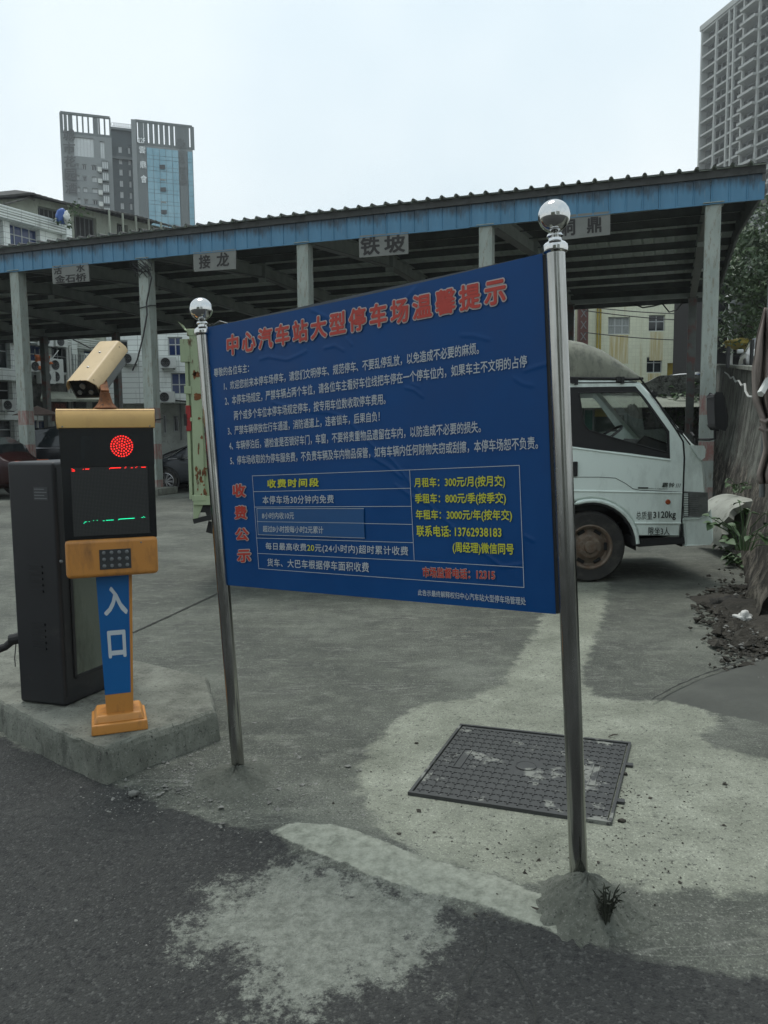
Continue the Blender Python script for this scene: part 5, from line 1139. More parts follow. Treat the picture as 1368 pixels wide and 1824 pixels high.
q = [PAp(133, 714, .9), PAp(154, 714, .9), PAp(154, 727, .9), PAp(133, 727, .9)]; mb = MB(); mb.add(q + [p - nA * .1 for p in q], [(0, 1, 2, 3), (0, 4, 5, 1), (1, 5, 6, 2), (2, 6, 7, 3), (3, 7, 4, 0)]); bd = mb.build('board', mat('dark_sign', (.04, .04, .04), .5), t)
lettering('lettering', '回回', [PAp(135, 716, .9), PAp(135, 725, .9), PAp(152, 725, .9), PAp(152, 716, .9)], nA, [M_GREYMET], bd, 1, .02, 4, .02)
for (px, py, s, two, lb) in ((62, 653, 1.0, False, 'air conditioner to the left of the orange cloth'), (82, 672, 1.2, False, 'air conditioner just below the orange cloth'), (98, 661, 1.1, True, 'tall twin-fan air conditioner right of the orange cloth'),
                              (13, 722, 1.0, False, 'air conditioner low on the wall at the left edge of the picture'), (81, 607, 1.0, False, 'air conditioner on the upper balcony band, left of the dark rear column'), (107, 609, 1.0, False, 'air conditioner on the upper balcony band, touching the dark rear column')):
    aircon(PAp(px, py, .85), nA, s, two, lb)
mb = MB(); NX, NZ = 14, 12; vs = []
for j in range(NZ):
    for i in range(NX):
        u_, v_ = i / (NX - 1), j / (NZ - 1); px = 61 + 28 * u_ + 2 * v_; py = 632 + (3 * u_) + v_ * (28 - 8 * abs(u_ - .45) - (10 if u_ > .8 else 0)) 
        vs.append(PAp(px, py, 1.0) + nA * (.12 * math.sin(u_ * 9 + v_ * 5) + .08 * math.sin(u_ * 17 - v_ * 3)))
mb.add(vs, [(j * NX + i, j * NX + i + 1, (j + 1) * NX + i + 1, (j + 1) * NX + i) for j in range(NZ - 1) for i in range(NX - 1)])
o = mb.build('hanging_cloth', M_CLOTHO, smooth=True); md = o.modifiers.new('s', 'SOLIDIFY'); md.thickness = .01; tag(o, 'crumpled orange cloth hung over a balcony between the left columns', 'cloth')
wire([PAp(88, 645, 1.0), PAp(104, 624, 1.1)], .03, 'x', wa, 'laundry_pole', M_PIPEW)
for k in range(7):
    mb = MB(); x = 62 + k * 8; mb.tube([PAp(x, 622, .62), PAp(x + .5, 652, .62)], .022, 5); mb.build('window_grille_bar', M_GREYMET, wa)
for k in range(7):
    mb = MB(); x = 130 + k * 4.5; mb.tube([PAp(x, 632, .62), PAp(x + .5, 668, .62)], .022, 5); mb.build('window_grille_bar', M_GREYMET, wa)
wire([PAp(3, 578, 1.0)] if False else [PAp(130, 605, .9), PAp(145, 612, .8), PAp(160, 620, .9), PAp(182, 618, .8), PAp(196, 640, .8)], .04, 'bundle of cables looping across the wall above the plate camera')
mb = MB()
for k in range(4): mb.tube([PAp(195 + k * 3, 592, .9), PAp(196 + k * 3, 640, .9)], .06, 5)
mb.build('pipe_bundle', M_GREYMET, wa)
# beach umbrella
t = thing('market_umbrella', 'faded pink market umbrella in front of the sooty wall', 'umbrella', tuple(D(63, 752, 36)))
c = D(66, 723, 36); mb = MB(); vs = [c]; 
for k in range(8):
    a_ = 2 * math.pi * k / 8 + .2; vs.append(c + Vector((1.05 * math.cos(a_), 1.05 * math.sin(a_), -.40 + .03 * (k % 2))))
mb.add(vs, [(0, 1 + k, 1 + (k + 1) % 8) for k in range(8)]); o = mb.build('canopy_cloth', M_CLOTHP, t); md = o.modifiers.new('s', 'SOLIDIFY'); md.thickness = .015
mb = MB(); mb.tube([c, Vector((c.x, c.y, 0))], .025, 6); mb.build('pole', M_PIPEW, t)
# stall clutter silhouettes: crates beside the umbrella
for k, (px, w) in enumerate(((45, .9), (58, .7), (75, .8), (88, .6))):
    p = D(px, 745, 37.5); tag(MB().box((p.x, p.y, .45), (w, .6, .9), rz=.2 * k).build('crate', [M_CLOTHO, M_GREYMET, M_TWP, M_PLASTERD][k], bevel=.03), ['orange crate at the left of the umbrella pole', 'grey metal box next to the umbrella pole', 'white box to the right of the umbrella pole', 'dark box right of the white box behind the umbrella'][k], 'crate')

# --- old house with tiled roof above the canopy, far left
YH = 62
t = thing('old_house', 'old grey-green plastered house with sagging dark tiled roof above the canopy', 'building', tuple(D(60, 450, YH)))
uH = Vector((.62, .785, 0)); pc = D(60, 345, YH); oH = Vector((pc.x, pc.y, 0)); nH = Vector((uH.y, -uH.x, 0))
def H2(px, py, out=0): return onplane(px, py, oH + nH * out, nH)
def qH(px, py): p = H2(px, py); return (p - oH).dot(uH), p.z
z_e = qH(60, 352)[1]; 
xe = qH(300, 410)[0]
mb = MB(); zb_ = 8.0
h_ = [(qH(a, 400)[0], z_e - 2.4 - zb_, qH(b, 400)[0], z_e - .5 - zb_) for a, b in ((69, 108), (132, 172), (208, 228), (246, 266))]
PH = facade(mb, oH + Vector((0, 0, zb_)), uH, xe, z_e - zb_, h_, .5); block(mb, oH + Vector((0, 0, zb_)), uH, xe, z_e - zb_, 8, nH)
# front wall facing left-front
uH2 = Vector((-.98, .2, 0)).normalized(); nH2 = Vector((uH2.y, -uH2.x, 0)); 
mb.quad(oH + Vector((0, 0, zb_)), oH + Vector((0, 0, z_e)), oH - Vector((14, -2, 0)) + Vector((0, 0, z_e)), oH - Vector((14, -2, 0)) + Vector((0, 0, zb_)))
wh_ = mb.build('wall', M_PLASTER, t)
for h in h_:
    window(wh_, PH, *h, depth=.48, nx=5, glass=M_DARK, fr=.08, fm=M_BEAMD)
zr = z_e
ridge0 = H2(38, 324, -2.5); E0, E1 = H2(55, 338, 1.0), H2(300, 425, 1.0); 
mb = MB(); e0 = oH + nH * 1.1 + Vector((0, 0, z_e)) - uH * .8; e1_ = oH + uH * (xe + 1) + nH * 1.1 + Vector((0, 0, z_e)); rg0 = e0 - nH * 4.6 + Vector((0, 0, 1.3)) + uH * 1.2; rg1 = e1_ - nH * 4.6 + Vector((0, 0, 1.3)); bk0 = e0 - nH * 9 ; bk1 = e1_ - nH * 9; lf = e0 + Vector((-14, 3.5, .0)); lr = rg0 + Vector((-13, 3.5, 0))
vs = []; 
NS = 60
for i in range(NS + 1):
    a_ = i / NS; sag = -.25 * math.sin(a_ * math.pi * 2.3) * .5; w = .05 * (i % 2)
    vs += [e0.lerp(e1_, a_) + Vector((0, 0, sag + w)), rg0.lerp(rg1, a_) + Vector((0, 0, sag * .5 + w)), bk0.lerp(bk1, a_) + Vector((0, 0, w)), e0.lerp(e1_, a_) + Vector((0, 0, sag + w - .16))]
fs = []
for i in range(NS):
    b_ = 4 * i; fs += [(b_, b_ + 4, b_ + 5, b_ + 1), (b_ + 1, b_ + 5, b_ + 6, b_ + 2), (b_ + 3, b_ + 7, b_ + 4, b_)]
mb.add(vs, fs); mb.quad(e0, rg0, lr, lf); mb.quad(e0 - Vector((0, 0, .16)), e0, lf, lf - Vector((0, 0, .16))); mb.quad(e0, bk0, lr, rg0)
mb.build('roof', M_ROOFTILE, t)
mb = MB(); zz = z_e - 3.2; P_ = [oH + Vector((0, 0, zz)), oH + uH * xe + Vector((0, 0, zz)), oH + uH * xe + nH * 1.4 + Vector((0, 0, zz)), oH + nH * 1.4 + Vector((0, 0, zz))]; mb.add(P_ + [p + Vector((0, 0, .25)) for p in P_], [(0, 1, 2, 3), (4, 7, 6, 5), (3, 2, 6, 7), (0, 3, 7, 4)]); mb.build('balcony_slab', M_PLASTER, t)
mb = MB(); P_ = [oH + uH * 4.5 + nH * 1.4 + Vector((0, 0, zz + .25)), oH + uH * xe + nH * 1.4 + Vector((0, 0, zz + .25))]; mb.quad(P_[0], P_[1], P_[1] + Vector((0, 0, 1.0)), P_[0] + Vector((0, 0, 1.0))); mb.build('balcony_parapet', M_PLASTER, t)
for k in range(6): mb = MB(); p = oH + uH * (5.5 + (xe - 6) * k / 5) + nH * 1.3 + Vector((0, 0, zz + 1)); mb.beam(p, p + Vector((0, 0, 2.2)), .12, .12, up=uH); mb.build('balcony_post', M_PLASTER, t)
mb = MB(); mb.tube([H2(0, 366, .3), H2(30, 358, .3), H2(52, 352, .3), H2(62, 356, .3)], .09, 6); mb.build('ledge', M_PLASTERD, t)
# bundle on the terrace rail and pots
def blob(name, c, r, m, label, cat, seed=1, sub=3, k=.25):
    import bmesh
    bm = bmesh.new(); bmesh.ops.create_icosphere(bm, subdivisions=sub, radius=1); rr = random.Random(seed); ph = [rr.uniform(0, 6) for _ in range(9)]
    for v in bm.verts:
        d = v.co.copy(); n = 1 + k * (math.sin(3 * d.x + ph[0]) * math.sin(4 * d.y + ph[1]) + .6 * math.sin(7 * d.z + ph[2]) * math.cos(6 * d.x + ph[3]) + .3 * math.sin(13 * d.y + ph[4]))
        v.co = Vector((d.x * r[0] * n, d.y * r[1] * n, d.z * r[2] * n)) + Vector(c)
    me = bpy.data.meshes.new(name); bm.to_mesh(me); bm.free(); me.materials.append(m); me.polygons.foreach_set('use_smooth', [True] * len(me.polygons)); o = bpy.data.objects.new(name, me); COL.objects.link(o); WM[o] = Matrix.Identity(4)
    if label: tag(o, label, cat)
    return o
PX = lambda px, py, Y: D(px, py, Y)
blob('blue_bundle', D(110, 386, 47), (.34, .3, .4), M_BLUEP, 'blue bundle on the terrace corner above the canopy', 'bundle', 3)
blob('white_bag', D(119, 388, 46.8), (.18, .18, .34), M_ACW, 'white bag leaning on the blue bundle on the terrace', 'bag', 6)

# --- hotel tower far left
YT = 180.0; uT = Vector((.945, .325, 0)).normalized(); nT = Vector((uT.y, -uT.x, 0)); oT = D(110, 300, YT); oT.z = 0
def qT(px, py, off=0): p = onplane(px, py, oT + nT * off, nT); return (p - oT).dot(uT), p.z
tw = thing('hotel_tower', 'tall grey hotel tower with blue glass front and vertical signs on the left skyline', 'building', tuple(oT + uT * 14))
xa, za = qT(110, 200); xb, _ = qT(197, 211); xc, zc = qT(240, 215); xd, zd = qT(342, 226)
HT = za; Hr = qT(238, 214)[1]
Hl = HT - 4.2
def TPt(x, z, out=0): return oT + uT * x + nT * out + Vector((0, 0, z))
# left block windows: grid of rows, 3.05 m
holes = []; r0 = Hl - 5.0
cols = [(xa + 4.9 - 0, xa + 6.0), (xa + 6.9, xa + 8.1), (xa + 9.2, xa + 10.9)] if False else None
fx = lambda px: qT(px, 300)[0]
colsp = [(136, 141), (147, 154), (163, 172)]
cl_ = [(fx(a), fx(b)) for a, b in colsp]
mb = MB(); k = 0
for r in range(26):
    z = r0 - 1.2 - 2.45 * r
    for (x0, x1) in cl_:
        holes.append((x0, z - 1.1, x1, z))
holes += [(fx(133), Hl - 4.6, fx(169), Hl - .6), (fx(180), Hl - 4.6, fx(188), Hl - 1.0)]
holes = [h for h in holes if h[1] > 1]
PT_ = facade(mb, oT, uT, xb, Hl, holes, .4, nT); block(mb, oT, uT, xb, Hl, 16, nT)
wT = mb.build('wall', M_TOWERG2, tw)
for h in holes: window(wT, PT_, *h, depth=.35, nx=2 if h[2] - h[0] < 4 else 6, glass=random.choice((M_WIN_T, M_WIN_T, M_WIN_T, M_GLASS_D)) if h[2] - h[0] < 4 else M_WIN_T, fr=.1)
mb = MB(); 
for r in range(26):   # dark cladding patches in a checker
    z = r0 - 2.45 * r
    x0_, x1_ = (fx(128), fx(147)) if r % 5 in (0, 1) else (fx(146), fx(177)); mb = MB(); P_ = [TPt(x0_, z - 2.43, .02), TPt(x1_, z - 2.43, .02), TPt(x1_, z - 2.2, .02), TPt(x0_, z - 2.2, .02)]; mb.quad(*P_); mb.build('dark_panel', M_TOWERG, wT)
# bay windows with AC ledges
bay = None
for r in range(26):
    z = r0 - .4 - 2.45 * r
    if z < 4: break
    if bay is None:
        mb = MB(); x0_, x1_ = fx(182), fx(193); P_ = [TPt(x0_, z - 1.7, 0), TPt(x1_, z - 1.7, 0), TPt(x1_, z - 1.7, 1.0), TPt(x0_, z - 1.7, 1.0)]; mb.add(P_ + [p + Vector((0, 0, 1.7)) for p in P_], [(0, 1, 2, 3), (4, 7, 6, 5), (3, 2, 6, 7), (0, 3, 7, 4), (1, 5, 6, 2)]); bay = mb.build('bay_window', M_WIN_T, tw)
        mb = MB(); mb.beam(TPt(x0_, z - 1.75, .6), TPt(x1_, z - 1.75, .6), 1.1, .25); mb.beam(TPt(x0_, z, .6), TPt(x1_, z, .6), 1.1, .2)
        for q in range(4): xx = x0_ + (x1_ - x0_) * q / 3; mb.beam(TPt(xx, z - 1.7, 1.03), TPt(xx, z, 1.03), .1, .1, up=uT)
        mb.build('bay_frame', M_TOWERG, bay)
        mb = MB(); mb.beam(TPt(fx(174), z - 2.2, .5), TPt(fx(181), z - 2.2, .5), .9, .2); mb.box(TPt(fx(177.5), z - 1.7, .5), (.9, .5, .8), rz=math.atan2(uT.y, uT.x)); mb.build('ac_ledge', M_ACW, bay)
    else:
        o = inst(bay, tw, Matrix.Translation((0, 0, -2.45 * r)) @ bay.matrix_local)
        for ch in bay.children:
            c_ = ch.copy(); COL.objects.link(c_); c_.parent = o
# roof screen of the left block: open frames
def screen(x0, x1, z0, z1, n, name, solid, sw=.35):
    mb = MB(); mb.beam(TPt(x0, z1, -.2), TPt(x1, z1, -.2), .5, .5); mb.beam(TPt(x0, z0 + .2, -.2), TPt(x1, z0 + .2, -.2), .5, .5)
    for i in range(n + 1): xx = x0 + (x1 - x0) * i / n; mb.beam(TPt(xx, z0, -.2), TPt(xx, z1, -.2), .3, sw, up=uT)
    for (a, b) in solid: mb.quad(TPt(a, z0, -.1), TPt(b, z0, -.1), TPt(b, z1, -.1), TPt(a, z1, -.1)); mb.quad(TPt(b, z0, -.3), TPt(a, z0, -.3), TPt(a, z1, -.3), TPt(b, z1, -.3))
    return mb.build(name, M_TOWERG, tw)
screen(.2, xb - .2, Hl, HT, 9, 'roof_screen', [(.2, fx(116)), (fx(117.5), fx(123)), (fx(125), fx(130)), (fx(170), fx(178))])
# recess between
mb = MB(); zrec = qT(210, 222)[1]; hs = []
for r in range(24):
    for a, b in ((213, 219), (230, 234)):
        hs.append((fx(a) - xb, zrec - 5 - 2.45 * r, fx(b) - xb, zrec - 3.6 - 2.45 * r))
hs = [h for h in hs if h[1] > 1]
P2 = facade(mb, oT + uT * xb - nT * 3, uT, xc - xb, zrec, hs, .3, nT); mb.quad(TPt(xb, zrec, -3), TPt(xc, zrec, -3), TPt(xc, zrec, -14), TPt(xb, zrec, -14))
wR = mb.build('recessed_wall', M_TOWERD, tw)
for h in hs: window(wR, P2, *h, depth=.25, nx=2, glass=M_WIN_T, fr=.1)
mb = MB(); mb.beam(TPt(xb, zrec - 6.2, -2.7), TPt(xc, zrec - 6.2, -2.7), .6, .6); mb.beam(TPt(xb, zrec, -2.7), TPt(xc, zrec, -2.7), .8, .5); mb.build('cornice', M_TOWERG, tw)
for k in range(9): mb = MB(); xx = xb + .5 + (xc - xb - 1) * k / 8; mb.lathe([(.35, -.05), (.45, 0), (.35, .05)], TPt(xx, zrec + 1.1, -3.2), nT, 10); mb.build('roof_ornament', M_WFRAME, tw)
# right block with curtain wall
Hc = Hr - 5.0
mb = MB(); mb.quad(TPt(xc, 0), TPt(xd, 0), TPt(xd, Hc), TPt(xc, Hc)); block(mb, oT + uT * xc, uT, xd - xc, Hc, 16, nT); wC = mb.build('tower_core', M_TOWERG2, tw)
cu0, cu1 = fx(262), fx(318.5)
def glassband(x0, x1, name='glass_panel'):
    nxx = max(1, round((x1 - x0) / 1.35)); zt = Hc - .6; first = None
    for r in range(26):
        z1_ = zt - 2.45 * r; z0_ = z1_ - 2.45
        if z0_ < 0: break
        mb = MB()
        for i in range(nxx):
            a_ = x0 + (x1 - x0) * i / nxx + .04; b_ = x0 + (x1 - x0) * (i + 1) / nxx - .04
            for (c_, d_) in ((z0_ + .05, z0_ + .8), (z0_ + .86, z1_ - .03)):
                j = random.uniform(0, .05); mb.quad(TPt(a_, c_, .25 + j), TPt(b_, c_, .25), TPt(b_, d_, .25 + j * .5), TPt(a_, d_, .25))
        mb.build(name, M_CURTAIN, wC)
    mb = MB(); mb.quad(TPt(x0, 0, .15), TPt(x1, 0, .15), TPt(x1, zt, .15), TPt(x0, zt, .15)); mb.build('mullions', M_TOWERG, wC)
glassband(cu0, cu1); glassband(fx(334.5), xd - .1)
for r in range(1, 24):
    z = Hc - .6 - 2.45 * r - 2; xx = fx(284); mb = MB(); q = [TPt(xx, z, .32), TPt(xx + 1.2, z, .75), TPt(xx + 1.2, z + .9, .75), TPt(xx, z + .9, .32)] if r % 2 else [TPt(xx, z, .32), TPt(xx + 1.2, z, .32), TPt(xx + 1.2, z + .25, .7), TPt(xx, z + .25, .7)]; mb.quad(*q); mb.quad(*[p + nT * .05 for p in reversed(q)]); mb.build('open_casement', M_WIN_T if r % 2 == 0 else M_GLASS_D, wC)
mb = MB(); mb.quad(TPt(fx(244), 0, .3), TPt(fx(258), 0, .3), TPt(fx(258), Hc - .2, .3), TPt(fx(244), Hc - .2, .3)); mb.build('sign_strip', M_TOWERG, wC)
mb = MB(); mb.quad(TPt(fx(320), 0, .3), TPt(fx(332.5), 0, .3), TPt(fx(332.5), Hc - .2, .3), TPt(fx(320), Hc - .2, .3)); mb.build('sign_strip', M_TOWERG, wC)
for px in (238.5, 242.5): mb = MB(); mb.beam(TPt(fx(px), 0, .3), TPt(fx(px), Hr, .3), .35, .5, up=uT); mb.build('fin', M_TOWERG2, wC)
screen(xc, xd, Hc, Hr, 11, 'roof_screen', [(fx(242), fx(247)), (fx(248.5), fx(258)), (fx(316), fx(328)), (fx(330), fx(334))], .85)
M_TS = mat('tower_sign_dark', (.07, .075, .075), .6); M_TSW = mat('tower_sign_white', (.75, .78, .78), .5)
def tsign(s, px0, py0, px1, py1, m, bold=.03, out=.5):
    a, b = onplane(px0, py0, oT + nT * out, nT), onplane(px1, py1, oT + nT * out, nT)
    q = [onplane(px0, py0, oT + nT * out, nT), onplane(px0 + .4, py1, oT + nT * out, nT), onplane(px1 + .4, py1 + .6, oT + nT * out, nT), onplane(px1, py0 + .6, oT + nT * out, nT)]
    lettering('lettering', s, q, nT, [m], tw, 1, bold, 6, .05, step=.01)
for i, ch in enumerate('城市花园酒'): tsign(ch, 112 + i * 1.1, 230 + i * 23.6, 132 + i * 1.2, 250 + i * 23.6, M_TS, .03)
tsign('22F', 246, 245.5, 258, 254.5, M_TSW, .015); tsign('雲', 247.5, 261, 258.5, 273, M_TSW, .015); tsign('鼎', 249, 287, 260, 299.5, M_TSW, .015); tsign('會', 250.5, 312, 261.5, 325.5, M_TSW, .015)
for i, ch in enumerate('C&GHotel'): 
    y = 268 + (0, 8, 16, 27, 35, 42, 48, 54)[i]; tsign(ch, 320 + i * .45, y, 327.5 + i * .45, y + (6.5 if i < 4 else 5), mat('tower_sign_grey', (.085, .095, .095), .6) if i == 0 else bpy.data.materials['tower_sign_grey'], .03)
mb = MB(); c = onplane(322, 255, oT + nT * .5, nT)
for k in range(8): a_ = 2 * math.pi * k / 8; mb.lathe([(0, .0), (.28, 0)], c + uT * .75 * math.cos(a_) + Vector((0, 0, .85 * math.sin(a_))), nT, 8)
mb.build('flower_emblem', bpy.data.materials['tower_sign_grey'], tw)

# --- unfinished concrete tower upper right
rt = D(1248, 200, 201); uR = Vector((.22, -.975, 0)).normalized(); nR = Vector((-uR.y, uR.x, 0)); nR = Vector((uR.y, -uR.x, 0)); 
if nR.x > 0: nR = -nR
oR = Vector((rt.x, rt.y, 0)); HR_ = D(1248, 55, 201).z; FHr = 3.0
ut = thing('unfinished_tower', 'unfinished bare concrete high-rise with open bays at the upper right', 'building', tuple(oR + uR * 15))
def RP(x, z, out=0): return oR + uR * x + nR * out + Vector((0, 0, z))
bays = [0, 5.6, 10.2, 12.0, 15.4, 20.5, 26.0, 31.5, 37]
nf = int(HR_ / FHr)
sl = None; wr = None
for f in range(nf + 1):
    z = HR_ - FHr * f
    if sl is None:
        mb = MB(); mb.add([p + Vector((0, 0, 0)) for p in (RP(-.3, z - .45, .2), RP(37, z - .45, .2), RP(37, z - .45, -14), RP(-.3, z - .45, -14))] + [RP(-.3, z, .2), RP(37, z, .2), RP(37, z, -14), RP(-.3, z, -14)], [(0, 3, 2, 1), (4, 5, 6, 7), (0, 1, 5, 4), (1, 2, 6, 5), (2, 3, 7, 6), (3, 0, 4, 7)])
        for (a, b, d) in ((15.4, 20.5, 1.3), (26, 31.5, 1.3)): mb.add([RP(a, z - .5, d), RP(b, z - .5, d), RP(b, z - .5, .2), RP(a, z - .5, .2), RP(a, z + .05, d), RP(b, z + .05, d), RP(b, z + .05, .2), RP(a, z + .05, .2)], [(0, 3, 2, 1), (4, 5, 6, 7), (0, 1, 5, 4), (1, 2, 6, 5), (3, 0, 4, 7)])
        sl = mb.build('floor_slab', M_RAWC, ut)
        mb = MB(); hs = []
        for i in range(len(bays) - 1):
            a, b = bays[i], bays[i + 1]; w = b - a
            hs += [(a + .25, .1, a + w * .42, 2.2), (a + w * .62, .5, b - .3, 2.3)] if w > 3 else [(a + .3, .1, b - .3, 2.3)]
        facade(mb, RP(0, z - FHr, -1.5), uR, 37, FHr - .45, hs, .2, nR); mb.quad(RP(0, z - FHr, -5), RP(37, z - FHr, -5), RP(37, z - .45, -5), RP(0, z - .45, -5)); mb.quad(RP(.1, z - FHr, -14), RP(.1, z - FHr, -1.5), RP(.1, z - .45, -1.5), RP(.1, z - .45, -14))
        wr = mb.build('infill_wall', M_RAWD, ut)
    else:
        for o0 in (sl, wr): inst(o0, ut, Matrix.Translation((0, 0, -FHr * f)) @ o0.matrix_local)
for x in bays:
    mb = MB(); mb.beam(RP(x, 0, .05), RP(x, HR_, .05), .55, .5, up=uR); mb.build('column', M_RAWC, ut)
mb = MB(); mb.add([RP(-.6, HR_, .5), RP(37, HR_, .5), RP(37, HR_, 0), RP(-.6, HR_, 0), RP(-.6, HR_ + 1.2, .5), RP(37, HR_ + 1.2, .5), RP(37, HR_ + 1.2, 0), RP(-.6, HR_ + 1.2, 0)], [(0, 3, 2, 1), (4, 5, 6, 7), (0, 1, 5, 4), (1, 2, 6, 5), (2, 3, 7, 6), (3, 0, 4, 7)]); mb.build('roof_parapet', M_RAWC, ut)
mb = MB(); mb.add([RP(.05, 0, 0), RP(.05, 0, -14), RP(.05, HR_, -14), RP(.05, HR_, 0), RP(.2, 0, 0), RP(.2, 0, -14), RP(.2, HR_, -14), RP(.2, HR_, 0)], [(0, 1, 2, 3), (7, 6, 5, 4), (0, 3, 7, 4)]); mb.build('end_wall', M_RAWC, ut)

# --- cream tiled building on the terrace, right
YC = 56; ob = D(1041, 690, YC); ob.z = 2.6; uC = Vector((1, 0, 0)); nC = Vector((0, -1, 0))
def xC(px): return D(px, 600, YC).x - ob.x
def zC(py, px=1150): return D(px, py, YC).z - ob.z
cbd = thing('cream_building', 'cream tiled building with rust-streaked walls and yellow shutter behind the truck', 'building', tuple(ob + Vector((5, 0, 0))))
hC = [(xC(1083), zC(595), xC(1122), zC(564)), (xC(1155), zC(590), xC(1184), zC(561)), (xC(1153), zC(664), xC(1181), zC(636)), (xC(1190), zC(674), xC(1227), zC(647)), (xC(1258), zC(592), xC(1275), zC(562)), (xC(1236), 0.1, xC(1290), zC(615))]
mb = MB(); Wc = xC(1287) + 1.2; PC = facade(mb, ob, uC, Wc, 11.5, hC[:5] + [(hC[5][0], hC[5][1], Wc - .3, hC[5][3])], .25, nC); block(mb, ob, uC, Wc, 11.5, 9, nC); wc_ = mb.build('wall', M_TILEY, cbd)
window(wc_, PC, *hC[0], depth=.2, nx=3, nz=2, glass=mat('curtained_glass', (.25, .27, .26), .5, var=.4, scale=6, stretch=(6, 6, .2)), fr=.07); window(wc_, PC, *hC[1], depth=.2, nx=2, trans=hC[1][1] + (hC[1][3] - hC[1][1]) * .6); window(wc_, PC, *hC[2], depth=.2, nx=2, trans=hC[2][1] + (hC[2][3] - hC[2][1]) * .65); window(wc_, PC, *hC[4], depth=.2, nx=1)
mb = MB(); a, b, c, d = hC[3]
for k in range(7): z = b + (d - b) * k / 7; mb = MB(); mb.add([PC(a, z, .2), PC(c, z, .2), PC(c, z + (d - b) / 7, .12), PC(a, z + (d - b) / 7, .12), PC(a, z + (d - b) / 7, .2), PC(c, z + (d - b) / 7, .2)], [(0, 1, 2, 3), (3, 2, 5, 4)]); mb.build('shutter_slat', M_SHUT, wc_)
mb = MB(); mb.quad(PC(hC[5][0], hC[5][1], .24), PC(Wc - .3, hC[5][1], .24), PC(Wc - .3, hC[5][3], .24), PC(hC[5][0], hC[5][3], .24)); mb.build('dark_doorway', M_DARK, wc_)
c = D(1220, 566, YC - .1); mb = MB(); mb.lathe([(0, -.05), (.16, -.05), (.16, .02), (.26, .05), (.3, .02), (.3, 0)], c, (0, -1, 0), 20); fn = mb.build('exhaust_fan', M_GREYMET, wc_); mb = MB(); mb.box(D(1217, 561, YC - .03), (1.5 * .45, .06, .5)); mb.build('fan_mount', M_PLASTERD, wc_)
for px in (1064, 1069, 1292, 1296): mb = MB(); p = D(px, 600, YC - .15); mb.tube([(p.x, p.y, 2.6), (p.x, p.y, 13.5)], .07, 6); mb.build('downpipe', M_SHUT if px < 1100 else M_PIPEW, cbd)
# rust streaks below windows (stains of their own)
for i, (a, b, c, d) in enumerate(hC[:3]):
    mb = MB(); mb.quad(PC(a + .1, b - 2.0, -.006), PC(c - .1, b - 2.0, -.006), PC(c - .1, b - .05, -.006), PC(a + .1, b - .05, -.006))
    t_ = NT('rust_run_' + 'abc'[i]) if i == 0 else None
    if t_:
        c_ = t_.ramp(t_.noise(t_.mapping((3, 3, .12)), 2.2, 6, .7), [(.36, (.62, .62, .47)), (.62, (.45, .36, .15))]); t_.set(c_, .6); M_RUN = t_.m
    mb.build('stained_tiles', M_RUN, wc_)
# dark red carved column and white wall left of it
p0_, p1_ = D(1029, 700, YC - 2), D(1046, 700, YC - 2)
t = thing('red_sign_pillar', 'tall dark red sign pillar with carved pattern behind the truck fairing', 'sign', (p0_.x, p0_.y, 2.6)); mb = MB(); mb.box2((p0_.x, p0_.y, 2.6), (p1_.x, p0_.y + .4, 13)); pl_ = mb.build('pillar', M_SIGNRED, t)
for k in range(14):
    mb = MB(); z = 3 + k * .75; mb.beam((p0_.x + .15, p0_.y - .02, z), (p1_.x - .15, p0_.y - .02, z + .5), .05, .06, up=(0, 1, 0)); mb.beam((p1_.x - .15, p0_.y - .025, z), (p0_.x + .15, p0_.y - .025, z + .5), .05, .06, up=(0, 1, 0)); mb.build('carved_pattern', M_GREYMET, pl_)
mb = MB(); q0 = D(985, 700, YC - 1); mb.box2((q0.x, q0.y, 2.6), (p0_.x - .02, q0.y + 6, 12.5)); tag(mb.build('white_tiled_wall', M_TILEW), 'white tiled wall between the near post and the red pillar', 'wall')
# dark building with metal ducts at the far right
YD = 40; a_ = D(1300, 700, YD); b_ = D(1420, 700, YD)
t = thing('dark_shed', 'dark open-fronted metal shed with ducts at the right edge', 'shed', (a_.x, a_.y, 2.6)); mb = MB(); mb.box2((a_.x, a_.y + 2.5, 2.6), (b_.x + 6, a_.y + 8, 9.5)); mb.build('back_wall', M_DARK, t)
mb = MB(); zt = D(1330, 556, YD).z; mb.box2((a_.x + .3, a_.y, zt), (b_.x + 6, a_.y + 3, zt + .25)); mb.build('lintel', M_GREYMET, t)
for px in (1298, 1303): mb = MB(); p = D(px, 620, YD - .2); mb.tube([(p.x, p.y, 2.6), (p.x, p.y, D(px, 540, YD).z)], .08, 6); mb.build('steel_pipe', M_PIPEW, t)
mb = MB(); mb.tube([D(1318, 560, YD - .6), D(1320, 530, YD - .6), D(1326, 512, YD - .4)], [.45, .42, .3], 10); mb.tube([D(1319, 562, YD - .6), D(1312, 590, YD - .3)], [.45, .2], 10); mb.build('duct', M_GREYMET, t, smooth=True)
mb = MB(); mb.box2(D(1328, 555, YD - .4), D(1340, 498, YD + .4)); mb.build('duct_box', M_GREYMET, t)
mb = MB(); mb.beam(D(1302, 526, YD - 1), D(1337, 508, YD - 1), 2.0, .06); mb.build('sloping_awning', M_PIPEW, t)
for k in range(3): mb = MB(); mb.beam(D(1313 + k * 14, 565, YD - .1), D(1345 + k * 9, 590 + 14 * k, YD - .1), .06, .06); mb.build('roof_brace', M_GREYMET, t)
for k in range(4): mb = MB(); mb.beam(D(1305, 598 - k * 3, YD - .5), D(1368, 575 - k * 6, YD - .5), .03, .03); mb.build('rail', M_GREYMET, t)

